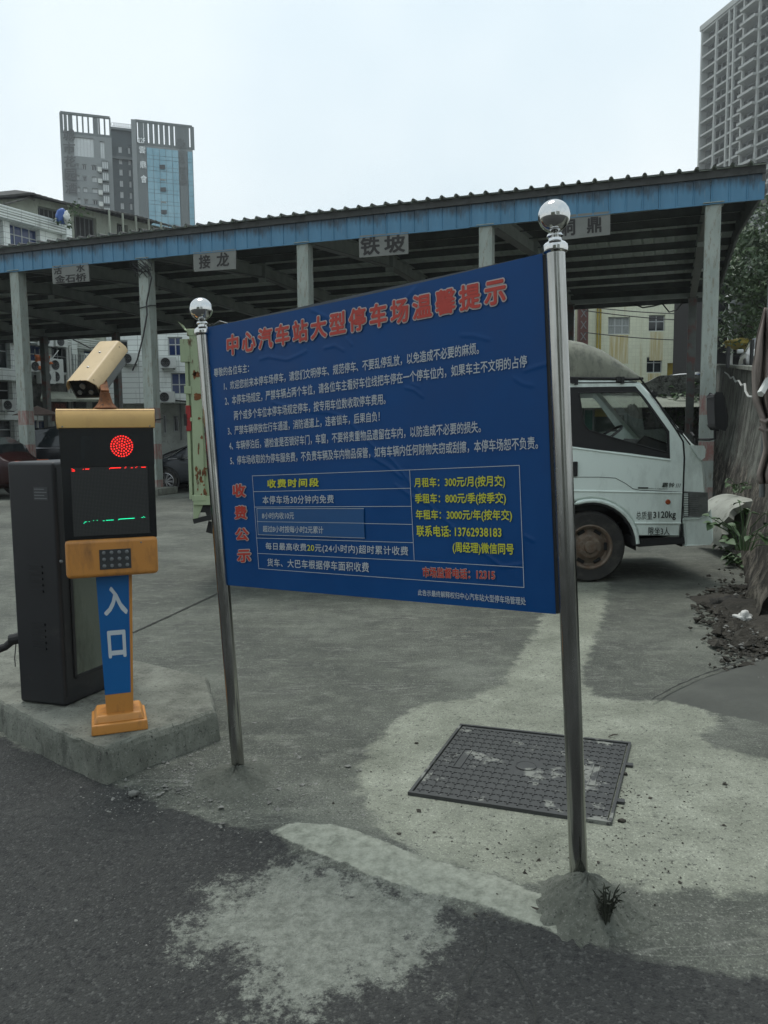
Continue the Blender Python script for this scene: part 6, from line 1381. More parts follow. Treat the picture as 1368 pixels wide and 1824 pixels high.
# ------------------------------------------------------------------ terrace, retaining walls
WALLDIR = Vector((.361, .932, 0)).normalized(); WN = Vector((-WALLDIR.y, WALLDIR.x, 0))     # faces left (towards the lot)
w0 = Vector((3.35, 6.2, 0)); 
def topz(s): return 1.98 + .075 * s
NSx, NZx = 90, 26; LWl = 32.0
rngw = np.random.default_rng(5)
def wallmesh(name, o, d, nrm, L_, tz, nS, nZ, amp, batter, m, thick=.5, split=None):
    vs = []; 
    for j in range(nZ + 1):
        for i in range(nS + 1):
            s_ = L_ * i / nS; v_ = j / nZ; z = tz(s_) * v_
            rough = amp * (max(0, 1 - v_ * 1.3) + .02); nn = rough * (math.sin(s_ * 2.1 + z * 3) * .4 + math.sin(s_ * 6.3 - z * 5.1 + 1) * .35 + math.sin(s_ * 13 + z * 11) * .25 + rngw.normal(0, .18))
            vs.append(o + d * s_ + nrm * (batter * (1 - v_) ** 1.5 + nn) + Vector((0, 0, z - (.1 if j == 0 else 0))))
    W1 = nS + 1; fs = [(j * W1 + i, j * W1 + i + 1, (j + 1) * W1 + i + 1, (j + 1) * W1 + i) for j in range(nZ) for i in range(nS)]
    b0 = len(vs); 
    for i in range(nS + 1): s_ = L_ * i / nS; vs.append(o + d * s_ - nrm * thick + Vector((0, 0, tz(s_))))
    fs += [(nZ * W1 + i, nZ * W1 + i + 1, b0 + i + 1, b0 + i) for i in range(nS)]
    mb = MB(); mb.add(vs, fs); return mb
mb = wallmesh('w', w0 + Vector((.0, 0, 0)), WALLDIR, WN, LWl, topz, 260, 30, .06, .36, M_WALLR)
def wallmat():
    t = NT('rendered_wall_over_rock'); s_ = t.n.new('ShaderNodeSeparateXYZ'); t.l.new(t.tc.outputs['Object'], s_.inputs[0]); z = s_.outputs[2]
    P = t.mapping((1, 1, .9)); n1_ = t.noise(P, 1.6, 9, .7)
    c = t.ramp(t.noise(P, 2.2, 8, .65), [(.3, (.11, .114, .094)), (.7, (.2, .205, .175))])
    c = t.mix(t.ramp(n1_, [(.42, 0), (.58, .92)]), c, (.04, .038, .03))
    rk = t.ramp(t.noise(t.mapping((1, 1, .8), rot=(.3, .6, .2)), 4, 10, .75), [(.36, (.012, .011, .009)), (.5, (.05, .044, .034)), (.62, (.2, .18, .145))])
    lvl = t.math('ADD', z, t.math('MULTIPLY', t.math('SUBTRACT', t.noise(t.mapping((1, 1, .6)), .9, 6, .7), .5), 1.6))
    c = t.mix(t.ramp(t.math('MULTIPLY', lvl, .5), [(.44, 1), (.52, 0)]), c, rk); t.set(c, .95)
    t.bump(t.noise(t.mapping((1, 1, .8), rot=(.3, .5, 0)), 6, 10, .75), .9, .05); return t.m
M_WALLR2 = wallmat()
rw_ = tag(mb.build('retaining_wall', M_WALLR2, autos=60), 'stained retaining wall with rough rock foot along the right edge', 'retaining wall')
mb = MB(); pts = [w0 + WALLDIR * (i * .5) + WN * .02 + Vector((0, 0, topz(i * .5) + .03)) for i in range(64)]
for i in range(0, 63): mb.beam(pts[i], pts[i + 1], .2, .06)
mb.build('wall_coping', M_CONC, rw_)
t = rw_
# terrace ground behind the walls
P_ = [w0 + WALLDIR * -2 - WN * .1, w0 + WALLDIR * LWl - WN * .1, Vector((14.6, 37.2, 0)), Vector((4.8, 38.4, 0)), Vector((4.8, 75, 0)), Vector((60, 75, 0)), Vector((60, 4, 0))]
zs_ = [1.6, 4.05, 3.9, 3.2, 3.2, 3.4, 2.0]
mb = MB(); mb.poly([[(p.x, p.y) for p in P_]], 0, lambda x, y: Vector((x, y, 0)))
mb.v = [(v[0], v[1], next(z for p, z in zip(P_, zs_) if abs(p.x - v[0]) < 1e-4 and abs(p.y - v[1]) < 1e-4)) for v in mb.v]
mb.build('terrace_ground', M_CONC)['kind'] = 'structure'
# stone retaining wall facing the lot, behind the truck
mb = wallmesh('w', Vector((4.9, 38.4, 0)), Vector((1, -.12, 0)).normalized(), Vector((-.12, -1, 0)).normalized(), 10.2, lambda s_: 3.2 + .85 * min(1, max(0, (s_ - 6.4) / 1.6)), 90, 26, .12, .3, M_STONE)
tag(mb.build('stone_retaining_wall', M_STONE, autos=60), 'rough grey stone retaining wall behind the truck windscreen', 'retaining wall')
# low shop seen through the cab window
t = thing('roadside_shop', 'low shop with corrugated roof and teal door seen through the truck window', 'shop', (8.5, 36, 0))
ax_, bx_ = D(1000, 740, 36).x, D(1085, 740, 36).x
mb = MB(); hs = [(D(1040, 740, 36).x - ax_, 0, D(1060, 740, 36).x - ax_, D(1050, 727, 36).z), (D(1112, 740, 36).x - ax_, .5, D(1150, 740, 36).x - ax_, D(1110, 712, 36).z)]
hs = [(hs[0][0], .01, hs[0][2], hs[0][3]), (D(1092, 740, 36).x - ax_, D(1092, 757, 36).z, D(1118, 740, 36).x - ax_, D(1110, 735, 36).z)]
PS = facade(mb, Vector((ax_, 36, 0)), (1, 0, 0), bx_ - ax_ + 1.4, 2.5, hs, .2, Vector((0, -1, 0))); block(mb, Vector((ax_, 36, 0)), (1, 0, 0), bx_ - ax_ + 1.4, 2.5, 1.8, Vector((0, -1, 0))); ws = mb.build('wall', mat('dark_green_plaster', (.06, .08, .07), .85), t)
window(ws, PS, *hs[0], depth=.15, nx=1, glass=M_TEAL, fr=.08); window(ws, PS, *hs[1], depth=.15, nx=1, glass=M_GLASS_D, fr=.1)
mb = MB(); pr = []; 
for k in range(150): pr += [(ax_ - .3 + k * .075, .0), (ax_ - .3 + k * .075 + .037, .04)]
n = len(pr); mb.add([(x, 34.6, 2.5 + z) for x, z in pr] + [(x, 38.0, 3.2 + z) for x, z in pr], [(i, i + 1, n + i + 1, n + i) for i in range(n - 1)]); mb.build('corrugated_roof', M_PLASTER, t)
p = D(1078, 735, 35.7); tag(MB().box(p, (.9, .1, .35)).build('shop_lightbox', M_SHUT), 'yellow shop lightbox glimpsed through the cab window', 'sign')
# blue barrel
p = D(1242, 669, 44); mb = MB(); 
t = thing('blue_barrel', 'blue plastic barrel with white lid beside the cream building', 'barrel', (p.x, p.y, 3.55)); mb.lathe([(0, 0), (.3, 0), (.33, .1), (.33, .4), (.35, .42), (.33, .45), (.33, .85), (.3, .95), (0, .95)], (p.x, p.y, 3.55), (0, 0, 1), 20); mb.build('body', M_BLUEP, t, autos=40)
mb = MB(); mb.lathe([(.22, .95), (.24, .97), (.22, 1.08), (0, 1.1)], (p.x, p.y, 3.55), (0, 0, 1), 16); mb.build('lid', M_PIPEW, t, autos=40)
# white cable looping along the wall top
def onwall(px, py, out=.12): return onplane(px, py, w0 + WN * out, WN)
wire([onwall(*q) for q in ((1291, 663), (1297, 667), (1301, 674), (1306, 671), (1310, 680), (1316, 678), (1321, 687), (1327, 684), (1328, 697), (1333, 706), (1340, 707), (1348, 701), (1353, 690), (1354, 688))], .018, 'white cable looping loosely along the retaining wall top', m=M_PIPEW)
# tarp and pole at the right edge
t = thing('hanging_tarp', 'dirty brown-pink tarp hanging in folds at the right edge', 'tarp', tuple(D(1360, 700, 6.6))); 
NX, NZ = 22, 40; vs = []
tpath = [(548, 1361, 1375), (600, 1347, 1390), (660, 1340, 1400), (715, 1342, 1400), (748, 1356, 1400), (800, 1362, 1400), (845, 1349, 1400), (860, 1352, 1400)]
for j in range(NZ):
    py = 548 + (862 - 548) * j / (NZ - 1); k = max(i for i in range(len(tpath)) if tpath[i][0] <= py); k = min(k, len(tpath) - 2); f_ = (py - tpath[k][0]) / (tpath[k + 1][0] - tpath[k][0]); l_ = tpath[k][1] + (tpath[k + 1][1] - tpath[k][1]) * f_; r_ = tpath[k][2] + (tpath[k + 1][2] - tpath[k][2]) * f_
    for i in range(NX):
        u_ = i / (NX - 1); vs.append(D(l_ + (r_ - l_) * u_, py, 6.7 + .09 * math.sin(u_ * 22 + j * .08) + .04 * math.sin(u_ * 9 - j * .3)))
mb = MB(); mb.add(vs, [(j * NX + i, j * NX + i + 1, (j + 1) * NX + i + 1, (j + 1) * NX + i) for j in range(NZ - 1) for i in range(NX - 1)]); o = mb.build('cloth', M_TARP, t, smooth=True); md = o.modifiers.new('s', 'SOLIDIFY'); md.thickness = .008
mb = MB(); mb.tube([D(1354, 748, 6.62), D(1362, 752, 6.6), D(1375, 745, 6.6)], .02, 6); mb.tube([D(1352, 762, 6.62), D(1364, 768, 6.6), D(1380, 764, 6.6)], .02, 6); mb.build('rope', M_TARP, t)
mb = MB(); p = D(1364, 700, 6.9); mb.tube([(p.x, p.y, 1.0), (p.x + .02, p.y, 4.6)], .025, 8); tag(mb.build('thin_pole', M_GREYMET), 'thin grey upright pole at the right edge above the tarp', 'pole')
wire([D(1355, 702, 6.5), D(1362, 690, 6.55), D(1372, 672, 6.6)], .03, 'white pipe end sticking out beside the tarp', name='pipe_end', m=M_PIPEW, cat='pipe')
# short culvert pipe and weeds at the wall foot
t = thing('culvert_pipe', 'broken white concrete pipe lying at the wall foot beyond the bumper', 'pipe', tuple(G(1290, 955)))
cc = Vector((G(1287, 975).x, 10.2, .30)); axp = Vector((.1, 1, 0)).normalized(); mb = MB(); n = 28; vs = []
for r_, y_ in ((.42, -.6), (.42, .5), (.34, .5), (.34, -.6)):
    for k in range(n + 1):
        a_ = R(-20 + 220 * k / n); vs.append(cc + axp * (y_ + (.05 * math.sin(k * 1.7) if y_ < 0 else 0)) + Vector((math.cos(a_), 0, math.sin(a_))) * r_)
m_ = n + 1; fs = []
for j in range(4):
    j2 = (j + 1) % 4
    for k in range(n): fs.append((j * m_ + k, j2 * m_ + k, j2 * m_ + k + 1, j * m_ + k + 1))
fs += [(0, m_, 2 * m_, 3 * m_), (n, 3 * m_ + n, 2 * m_ + n, m_ + n)]; mb.add(vs, fs); mb.build('pipe_shell', M_CULV, t, autos=40)
mb = MB(); mb.lathe([(0, .02), (.33, .02)], cc - axp * .3, -axp, 24); mb.build('clogged_inside', M_PLASTER, t)
mb = MB(); mb.lathe([(0, .14), (.3, .14), (.34, .1), (.36, .02), (.34, 0)], (cc.x - .05, cc.y - .7, 0), (0, 0, 1), 20); tag(mb.build('concrete_stub', M_ROCK, autos=40), 'dark round concrete stub on the ground below the white pipe', 'concrete stub')

# ------------------------------------------------------------------ vegetation
import bmesh
def leafmesh(name, L_, W_, m, fold=.25, lob=False):
    mb = MB(); n = 5; P = []
    for i in range(n + 1):
        t_ = i / n; w = W_ * math.sin(math.pi * t_ ** .75) * .5; y = L_ * t_; z = -fold * L_ * t_ * t_
        P += [(-w, y, z + w * .35), (0, y, z), (w, y, z + w * .35)]
    fs = []
    for i in range(n): fs += [(3 * i, 3 * i + 1, 3 * i + 4, 3 * i + 3), (3 * i + 1, 3 * i + 2, 3 * i + 5, 3 * i + 4)]
    mb.add(P, fs); me = bpy.data.meshes.new(name); me.from_pydata(mb.v, [], mb.f); me.materials.append(m); me.polygons.foreach_set('use_smooth', [True] * len(me.polygons)); return me
LEAF = leafmesh('leaf', .16, .13, M_LEAFW)
def weed(c, n, r, h, label, seed, lm=LEAF, s=(.6, 1.3)):
    rr = random.Random(seed); t = thing('weed_plant', label, 'weed', tuple(c)); mb = MB(); tips = []
    for k in range(n):
        a_ = rr.uniform(0, 6.28); q = r * math.sqrt(rr.random()); p1 = Vector(c) + Vector((q * math.cos(a_), q * math.sin(a_), h * rr.uniform(.25, 1) * (1 - .4 * q / r)))
        mid = Vector(c) + Vector((q * .35 * math.cos(a_), q * .35 * math.sin(a_), (p1.z - Vector(c).z) * .6)); mb.tube([Vector(c) + Vector((q * .2 * math.cos(a_), q * .2 * math.sin(a_), 0)), mid, p1], .004, 4); tips.append((p1, a_))
    mb.build('stems', M_LEAFW, t)
    for p1, a_ in tips:
        for q in range(2):
            o = bpy.data.objects.new('leaf', lm); COL.objects.link(o); o.parent = t; WM[o] = WM[t]; sc_ = rr.uniform(*s)
            o.matrix_local = Matrix.Translation(p1 - Vector(c)) @ Matrix.Rotation(a_ - 1.57 + rr.uniform(-1.2, 1.2), 4, 'Z') @ Matrix.Rotation(rr.uniform(-.5, .6), 4, 'X') @ Matrix.Rotation(rr.uniform(-.5, .5), 4, 'Y') @ Matrix.Scale(sc_, 4)
    return t
weed(G(1330, 985), 95, .36, .40, 'leafy green weeds growing at the wall foot in front of the white pipe', 1, s=(.3, .75))
weed(G(1345, 1010), 60, .32, .22, 'low broad-leaved weeds nearest the soil at the wall foot', 2, s=(.3, .7))
weed(onwall(1325, 940, .45) + Vector((0, 0, -.2)), 24, .35, .5, 'weeds climbing the rock foot of the retaining wall', 3, s=(.3, .7))
weed(Vector((cc.x + .1, cc.y + .3, .75)), 14, .3, .22, 'dark weeds sprouting above the white pipe', 4, s=(.3, .6))
weed(Vector((D(1226, 700, 37).x, 36.9, 2.2)), 110, 1.2, 1.7, 'bright ivy clump hanging on the stone wall beside the mirror', 5, s=(1.2, 2.2))
weed(Vector((D(1200, 710, 37).x, 36.8, 1.4)), 70, 1.4, 1.8, 'dark creeper on the stone wall behind the windscreen', 6, s=(1.0, 1.8))
weed(D(112, 402, 46.9), 16, .5, .5, 'potted plant on the white terrace below the blue bundle', 8, s=(1, 1.8))
weed(D(134, 386, 57) , 26, .8, 1.1, 'shrub growing on the old house balcony', 9, s=(1.2, 2))
# dead weed by the near mound
t = thing('dead_weed', 'small withered dark weed on the asphalt beside the near cement heap', 'weed', tuple(G(1080, 1650))); rr = random.Random(3); mb = MB(); c = G(1080, 1655)
for k in range(15):
    a_ = rr.uniform(0, 6.28); l_ = rr.uniform(.07, .17); le = rr.uniform(.08, .42); p = [c + Vector((rr.uniform(-.01, .01), rr.uniform(-.01, .01), 0))]
    for q in range(1, 5): p.append(c + Vector((math.cos(a_) * l_ * le * (q / 4) ** 1.3, math.sin(a_) * l_ * le * (q / 4) ** 1.3, l_ * (q / 4) * (1.2 - .3 * le) - (.02 * (q == 4)))))
    mb.tube(p, [.0045, .004, .0035, .003, .001], 4)
    for q in range(5):
        f_ = rr.uniform(.35, 1); i_ = min(3, int(f_ * 4)); b_ = p[i_].lerp(p[i_ + 1], f_ * 4 - i_); dv = Vector((rr.uniform(-1, 1), rr.uniform(-1, 1), rr.uniform(-.6, .7))).normalized(); sd2 = dv.cross(Vector((rr.random(), rr.random(), .3))).normalized(); l2 = rr.uniform(.018, .038)
        mb.add([b_, b_ + dv * l2 * .5 + sd2 * .004, b_ + dv * l2, b_ + dv * l2 * .5 - sd2 * .004], [(0, 1, 2, 3)])
mb.build('stalks', mat('withered_stalk', (.025, .028, .018), .9), t)
# trees behind the canopy on the right
def tree(c, h, r, nl, label, seed, m=M_LEAF, ls=.3):
    rr = random.Random(seed); g = np.random.default_rng(seed); t = thing('broadleaf_tree', label, 'tree', tuple(c), 0, 'trees beyond the terrace on the right')
    mb = MB(); c = Vector(c); mb.tube([c, c + Vector((.2, .1, h * .3)), c + Vector((.1, .3, h * .62)), c + Vector((.3, .2, h * .9))], [.32, .26, .17, .05], 10)
    cl_ = []
    for k in range(16):
        z = h * rr.uniform(.3, .85); a_ = rr.uniform(0, 6.28); q = r * rr.uniform(.4, .85); e = c + Vector((q * math.cos(a_), q * math.sin(a_), z + rr.uniform(.3, 1.5))); mb.tube([c + Vector((.1, .2, z * .85)), c.lerp(e, .5) + Vector((0, 0, (z) * .5)) if False else (c + Vector((.1, .2, z * .85))).lerp(e, .5) + Vector((0, 0, .3)), e], [.11, .07, .02], 6); cl_.append((e, rr.uniform(.9, 1.7)))
    mb.build('trunk', M_BARK, t)
    for k in range(34): a_ = rr.uniform(0, 6.28); z = rr.uniform(.25, 1.02); q = r * math.sqrt(rr.random()) * math.sqrt(max(.05, 1 - (2 * (z - .6)) ** 2 * .8)); cl_.append((c + Vector((q * math.cos(a_), q * math.sin(a_), h * z)), rr.uniform(.7, 1.5)))
    per = nl // len(cl_); V = []; F = []
    for (p, s_) in cl_:
        d = g.normal(size=(per, 3)); d /= np.linalg.norm(d, axis=1)[:, None]; rad = s_ * g.uniform(.35, 1, (per, 1)) ** .5; P = np.array(p) + d * rad * np.array([1, 1, .72])
        a1 = g.normal(size=(per, 3)); a1 /= np.linalg.norm(a1, axis=1)[:, None]; a2 = np.cross(a1, g.normal(size=(per, 3))); a2 /= np.linalg.norm(a2, axis=1)[:, None]; L2 = ls * g.uniform(.5, 1.2, (per, 1)); a1 = a1 * L2 * .5; a2 = a2 * L2 * .22
        q = np.stack([P - a1, P + a2, P + a1, P - a2], 1).reshape(-1, 3); b0 = len(V); V += q.tolist(); F += [(b0 + 4 * i, b0 + 4 * i + 1, b0 + 4 * i + 2, b0 + 4 * i + 3) for i in range(per)]
    mb = MB(); mb.v = V; mb.f = F; mb.m = [0] * len(F); o = mb.build('crown', m, t); o['kind'] = 'stuff'; return t
tree((16.4, 33, 2.7), 7.2, 2.6, 14000, 'dense dark green tree just right of the canopy end', 1, ls=.26)
tree((21.0, 38, 2.7), 8.6, 3.8, 16000, 'taller dark green tree at the right edge behind the pole', 2, ls=.3)
tree((25.5, 50, 2.7), 11.0, 4.4, 12000, 'shaded dark tree farthest back on the right', 3, ls=.34)

# ------------------------------------------------------------------ cars
def car(name, label, cat, c, rz, paint, L_=4.6, Wd=1.82, Hh=1.5, suv=False, group=None):
    t = thing(name, label, cat, c, rz, group)
    k = Hh / 1.5
    # stations: x, z bottom, z belt, z roof, half width low, half width roof
    st = [(-L_ / 2, .42, .70, .72, .62, .6), (-L_ / 2 + .1, .3, .82, .84, .8, .7), (-L_ / 2 + .5, .24, .93, .98, .89, .74), (-L_ / 2 + (.62 if suv else 1.0), .22, .96, 1.25 if suv else 1.1, .9, .68), (-L_ / 2 + (1.0 if suv else 1.45), .22, .97, 1.45, .91, .62),
          (-.2, .2, .96, 1.5, .91, .64), (.45, .2, .94, 1.46, .91, .63), (.85, .2, .93, 1.25, .91, .66), (1.3, .21, .91, .97, .9, .72), (1.8, .24, .82, .86, .87, .7), (L_ / 2 - .12, .3, .68, .7, .76, .62), (L_ / 2, .4, .56, .58, .6, .55)]
    W2 = Wd / 1.82
    vs = []; fs = []; 
    for (x, zb, zl, zr_, w, wr) in st:
        zb, zl, zr_ = zb, zl * k, zr_ * k; w *= W2; wr *= W2
        half = [(w * .86, zb), (w, zb + .14), (w * 1.0, (zb + zl) / 2 + .05), (w * .985, zl - .06), (w * .95, zl), (wr + (w * .95 - wr) * .35 if zr_ - zl > .15 else wr + .04, zl + (zr_ - zl) * .62), (wr, zr_ - .035), (wr * .8, zr_), (0, zr_ + .012)]
        ring = [(x, -a, b) for a, b in half] + [(x, a, b) for a, b in reversed(half[:-1])]; vs += ring
    m_ = 17; 
    mb = MB(); mb.add(vs, [(i * m_ + j, (i + 1) * m_ + j, (i + 1) * m_ + j + 1, i * m_ + j + 1) for i in range(len(st) - 1) for j in range(m_ - 1)] + [(i * m_ + m_ - 1, (i + 1) * m_ + m_ - 1, (i + 1) * m_, i * m_) for i in range(len(st) - 1)] + [tuple(range(m_)), tuple(reversed(range((len(st) - 1) * m_, len(st) * m_)))])
    body = mb.build('body', paint, t, local=True, smooth=True); md = body.modifiers.new('s', 'SUBSURF'); md.levels = 1; md.render_levels = 1
    def V(i, j): return Vector(vs[i * m_ + j])
    # glass: side strips between belt (j=4) and shoulder (j=6)
    for side in (0, 1):
        for (i0, i1) in ((3, 5), (5, 7)) if suv else ((4, 5), (5, 7)):
            mb = MB(); a_ = [4, 5, 6] if side == 0 else [12, 11, 10]; off = Vector((0, -.012 if side == 0 else .012, 0)); cols_ = []
            for i in range(i0, i1 + 1):
                cols_.append([V(i, a_[0]).lerp(V(i, a_[1]), .12) + off, V(i, a_[1]) + off, V(i, a_[2]).lerp(V(i, a_[1]), .25) + off])
            if i0 in (3, 4): cols_[0] = [p.lerp(q, .12) for p, q in zip(cols_[0], cols_[1])]; cols_[-1] = [p.lerp(q, .05) for p, q in zip(cols_[-1], cols_[-2])]
            else: cols_[0] = [p.lerp(q, .05) for p, q in zip(cols_[0], cols_[1])]
            n = len(cols_); mb.add([p for c_ in cols_ for p in c_], [(3 * i + j, 3 * i + 3 + j, 3 * i + 4 + j, 3 * i + 1 + j) for i in range(n - 1) for j in (0, 1)]); mb.build('side_window', M_GLASS_D, t, local=True)
    for (i0, i1, nm) in ((6, 8, 'windscreen'), (2 if suv else 3, 4, 'rear_window')):
        mb = MB(); rows_ = [[V(i, j) + Vector((.012 if nm == 'windscreen' else -.012, 0, .014)) for j in (6, 7, 8, 9, 10)] for i in range(i0, i1 + 1)]; rows_[0] = [p.lerp(q, .15) for p, q in zip(rows_[0], rows_[1])]; rows_[-1] = [p.lerp(q, .15) for p, q in zip(rows_[-1], rows_[-2])]
        mb.add([p for r_ in rows_ for p in r_], [(5 * i + j, 5 * i + 5 + j, 5 * i + 6 + j, 5 * i + 1 + j) for i in range(len(rows_) - 1) for j in range(4)]); mb.build(nm, M_GLASS_D, t, local=True)
    for side in (-1, 1):
        mb = MB(); mb.tube([Vector((vs[i * m_ + (4 if side < 0 else 12)])) + Vector((0, side * .012, 0)) for i in range(3, 9)], .012, 5); mb.build('chrome_trim', M_ALLOY, t, local=True)
        mb = MB(); mb.box((.95, side * (.91 * W2 + .1), .98 * k), (.14, .2, .13)); mb.build('mirror', paint, t, local=True, bevel=.03)
        mb = MB(); mb.box((L_ / 2 - .22, side * .62 * W2, .66 * k), (.22, .3, .13), rz=side * -.5); mb.build('headlight', M_HEADL, t, local=True, bevel=.02)
        mb = MB(); mb.box((-L_ / 2 + .12, side * .62 * W2, .82 * k), (.14, .3, .13), rz=side * .4); mb.build('tail_light', M_AMBER, t, local=True, bevel=.02)
    rr_ = .34 if suv else .32
    for x in (-1.35, 1.38):
        for side in (-1, 1):
            # wheels are written in world space; place through the car's matrix
            y = side * (.91 * W2 + .005)
            mb = MB(); s = side; r = rr_; rim = r * .68
            mb.lathe([(rim, 0), (r * .93, s * .012), (r, -s * .03), (r, -s * .19), (rim, -s * .21)], (x, y, r), (0, 1, 0), 32); wh = mb.build('wheel', M_TYRE, t, local=True, autos=35)
            mb = MB(); mb.lathe([(rim, s * .0), (rim - .01, -s * .04), (0, -s * .045)], (x, y, r), (0, 1, 0), 28); rm = mb.build('rim', M_BLKMATTE, wh, local=True)
            mb = MB()
            for q in range(10): a_ = R(36 * q); mb.beam(Vector((x, y - s * .01, r)), Vector((x + rim * math.cos(a_), y - s * .004, r + rim * math.sin(a_))), .016, .02, up=(0, 1, 0)); a_ += R(10); mb.beam(Vector((x, y - s * .014, r)), Vector((x + rim * math.cos(a_), y - s * .008, r + rim * math.sin(a_))), .012, .02, up=(0, 1, 0))
            mb.lathe([(rim + .006, s * .002), (rim - .004, s * .006), (rim - .014, -s * .002)], (x, y, r), (0, 1, 0), 28); mb.build('spokes', M_ALLOY, rm, local=True)
            mb = MB(); mb.lathe([(r + .015, s * .006), (r + .06, s * .012), (r + .07, -s * .03)], (x, y - s * .0, r + .01), (0, 1, 0), 28); mb.build('wheel_arch', M_BLKMATTE, t, local=True)
    return t
P_BLACK = carpaint('black_car_paint', (.012, .013, .015)); P_MAROON = carpaint('maroon_car_paint', (.022, .006, .006)); P_GREY = carpaint('dark_grey_car_paint', (.03, .033, .038)); P_WHITE = carpaint('white_car_paint', (.62, .64, .63))
g = G(296, 878); car('parked_car', 'dark grey car with multi-spoke wheels between the second column and the truck', 'car', (g.x + 1.35, g.y + .95, 0), R(180) + .03, P_GREY, 4.6, 1.84, 1.5, False, 'cars parked under the canopy')
g = G(320, 862); car('parked_car', 'black suv with bright window trim parked behind the dark grey car', 'car', (g.x + .4, g.y + 5.2, 0), R(180), P_BLACK, 4.7, 1.88, 1.72, True, 'cars parked under the canopy')
g = D(150, 800, 24); car('parked_car', 'black high-roofed car filling the gap left of the entrance terminal', 'car', (g.x + .0, g.y, 0), R(-4), P_BLACK, 4.4, 1.9, 1.88, True, 'cars parked under the canopy')
g = D(-118, 800, 20.2); car('parked_car', 'maroon car at the left edge behind the first column', 'car', (g.x, g.y + .6, 0), R(176), P_MAROON, 4.7, 1.85, 1.62, True, 'cars parked under the canopy')
g = D(1212, 690, 44); car('parked_car', 'white car on the terrace above the stone wall', 'car', (g.x, g.y, 3.15), R(170), P_WHITE, 4.5, 1.8, 1.42, False, 'white cars on the terrace')
g = D(1340, 650, 27); car('parked_car', 'white car on the terrace behind the retaining wall at the right', 'car', (g.x + .6, g.y, 3.1), R(250), P_WHITE, 4.5, 1.8, 1.5, False, 'white cars on the terrace')
# yellow tarpaulin heap and straw on the terrace
blob('yellow_tarp_heap', D(1322, 612, 33) , (.75, .6, .2), M_SHUT, 'crumpled yellow tarpaulin heap on the terrace', 'tarpaulin', 4)
for px, h in ((1296, 38), (1338, 50)):
    mb = MB(); a_ = D(px, 655, 16.5); b_ = D(px + 2, 655 - h, 16.5); mb.beam(a_, b_, .07, .05); tag(mb.build('iron_stake', M_CABLE), 'leaning dark iron stake on the wall top, %s' % ('left one by the column' if px < 1310 else 'right one by the white car'), 'stake')
# overhead wires in front of the cream building and towers
for k, (y0, y1) in enumerate(((553, 572), (592, 607), (546, 560))):
    pts = [D(1040 + (1250 - 1040) * i / 10, y0 + (y1 - y0) * i / 10 + 3 * math.sin(math.pi * i / 10), 50) for i in range(11)]; wire(pts, .03, ['upper thin overhead wire crossing the cream building', 'sloping overhead wire crossing between the two cream building windows', 'topmost overhead wire under the far canopy eave'][k], name='overhead_wire')

# ------------------------------------------------------------------ rubble, gravel, litter
def gravel(name, pts, m, seed, smin, smax, label=None):
    g = np.random.default_rng(seed); V = []; F = []
    base = np.array([(1, 0, 0), (-1, 0, 0), (0, 1, 0), (0, -1, 0), (0, 0, 1), (0, 0, -1)], float); fa = [(0, 2, 4), (2, 1, 4), (1, 3, 4), (3, 0, 4), (2, 0, 5), (1, 2, 5), (3, 1, 5), (0, 3, 5)]
    for (x, y, z) in pts:
        s_ = g.uniform(smin, smax) * (1 + (g.random() < .06) * 1.6); q = base * g.uniform(.6, 1.3, (6, 3)) * s_ * np.array([1, 1, .6]); a_ = g.uniform(0, 6.28); c_, n_ = math.cos(a_), math.sin(a_); q = np.stack([q[:, 0] * c_ - q[:, 1] * n_, q[:, 0] * n_ + q[:, 1] * c_, q[:, 2]], 1) + g.normal(0, s_ * .15, (6, 3)); b0 = len(V); V += (q + [x, y, z + s_ * .25]).tolist(); F += [tuple(b0 + i for i in f) for f in fa]
    mb = MB(); mb.v = V; mb.f = F; mb.m = [0] * len(F); o = mb.build(name, m); o['kind'] = 'stuff'; return o
def scat(px0, py0, sx, sy, n, seed):
    g = np.random.default_rng(seed); return [tuple(G(a, b)) for a, b in zip(g.normal(px0, sx, n), g.normal(py0, sy, n)) if b > 900]
pts = scat(330, 1385, 60, 28, 500, 1) + scat(440, 1370, 60, 40, 350, 2) + scat(560, 1420, 80, 40, 220, 3) + scat(240, 1420, 50, 20, 120, 4)
gravel('loose_gravel', pts, M_GRAVEL, 1, .002, .006)
pts = scat(900, 1530, 130, 40, 150, 5) + scat(1180, 1480, 110, 60, 200, 6) + scat(700, 1450, 90, 60, 120, 7) + scat(1110, 1400, 14, 40, 90, 9) + scat(980, 1620, 90, 30, 120, 10)
gravel('dark_grit', pts, M_SOIL, 2, .0018, .005)
pts = scat(300, 1640, 260, 110, 300, 8); gravel('pale_chips', pts, M_GRAVEL, 3, .0012, .003)
pts = scat(1330, 1110, 32, 32, 1500, 11) + scat(1300, 1085, 30, 20, 300, 12); pts = [(x, y, z + .02) for x, y, z in pts]; gravel('rubble_soil', pts, M_SOIL, 4, .008, .03)
pts = scat(1330, 1120, 30, 40, 120, 13); gravel('pale_rubble', [(x, y, z + .04) for x, y, z in pts], M_GRAVEL, 5, .006, .018)
for (px, py, s_, lb) in ((742, 1325, .010, 'small dark pebble on the pale cement left of the drain cover'), (1112, 1380, .014, 'dark stone chip by the right edge of the drain cover, upper one'), (1108, 1464, .013, 'dark stone chip at the near right corner of the drain cover'), (238, 1416, .02, 'pale flat stone chip at the foot of the island corner')):
    blob('pebble', G(px, py) + Vector((0, 0, s_ * .4)), (s_ * 1.2, s_, s_ * .6), M_SOIL if px > 300 else M_GRAVEL, lb, 'pebble', int(px), 2)
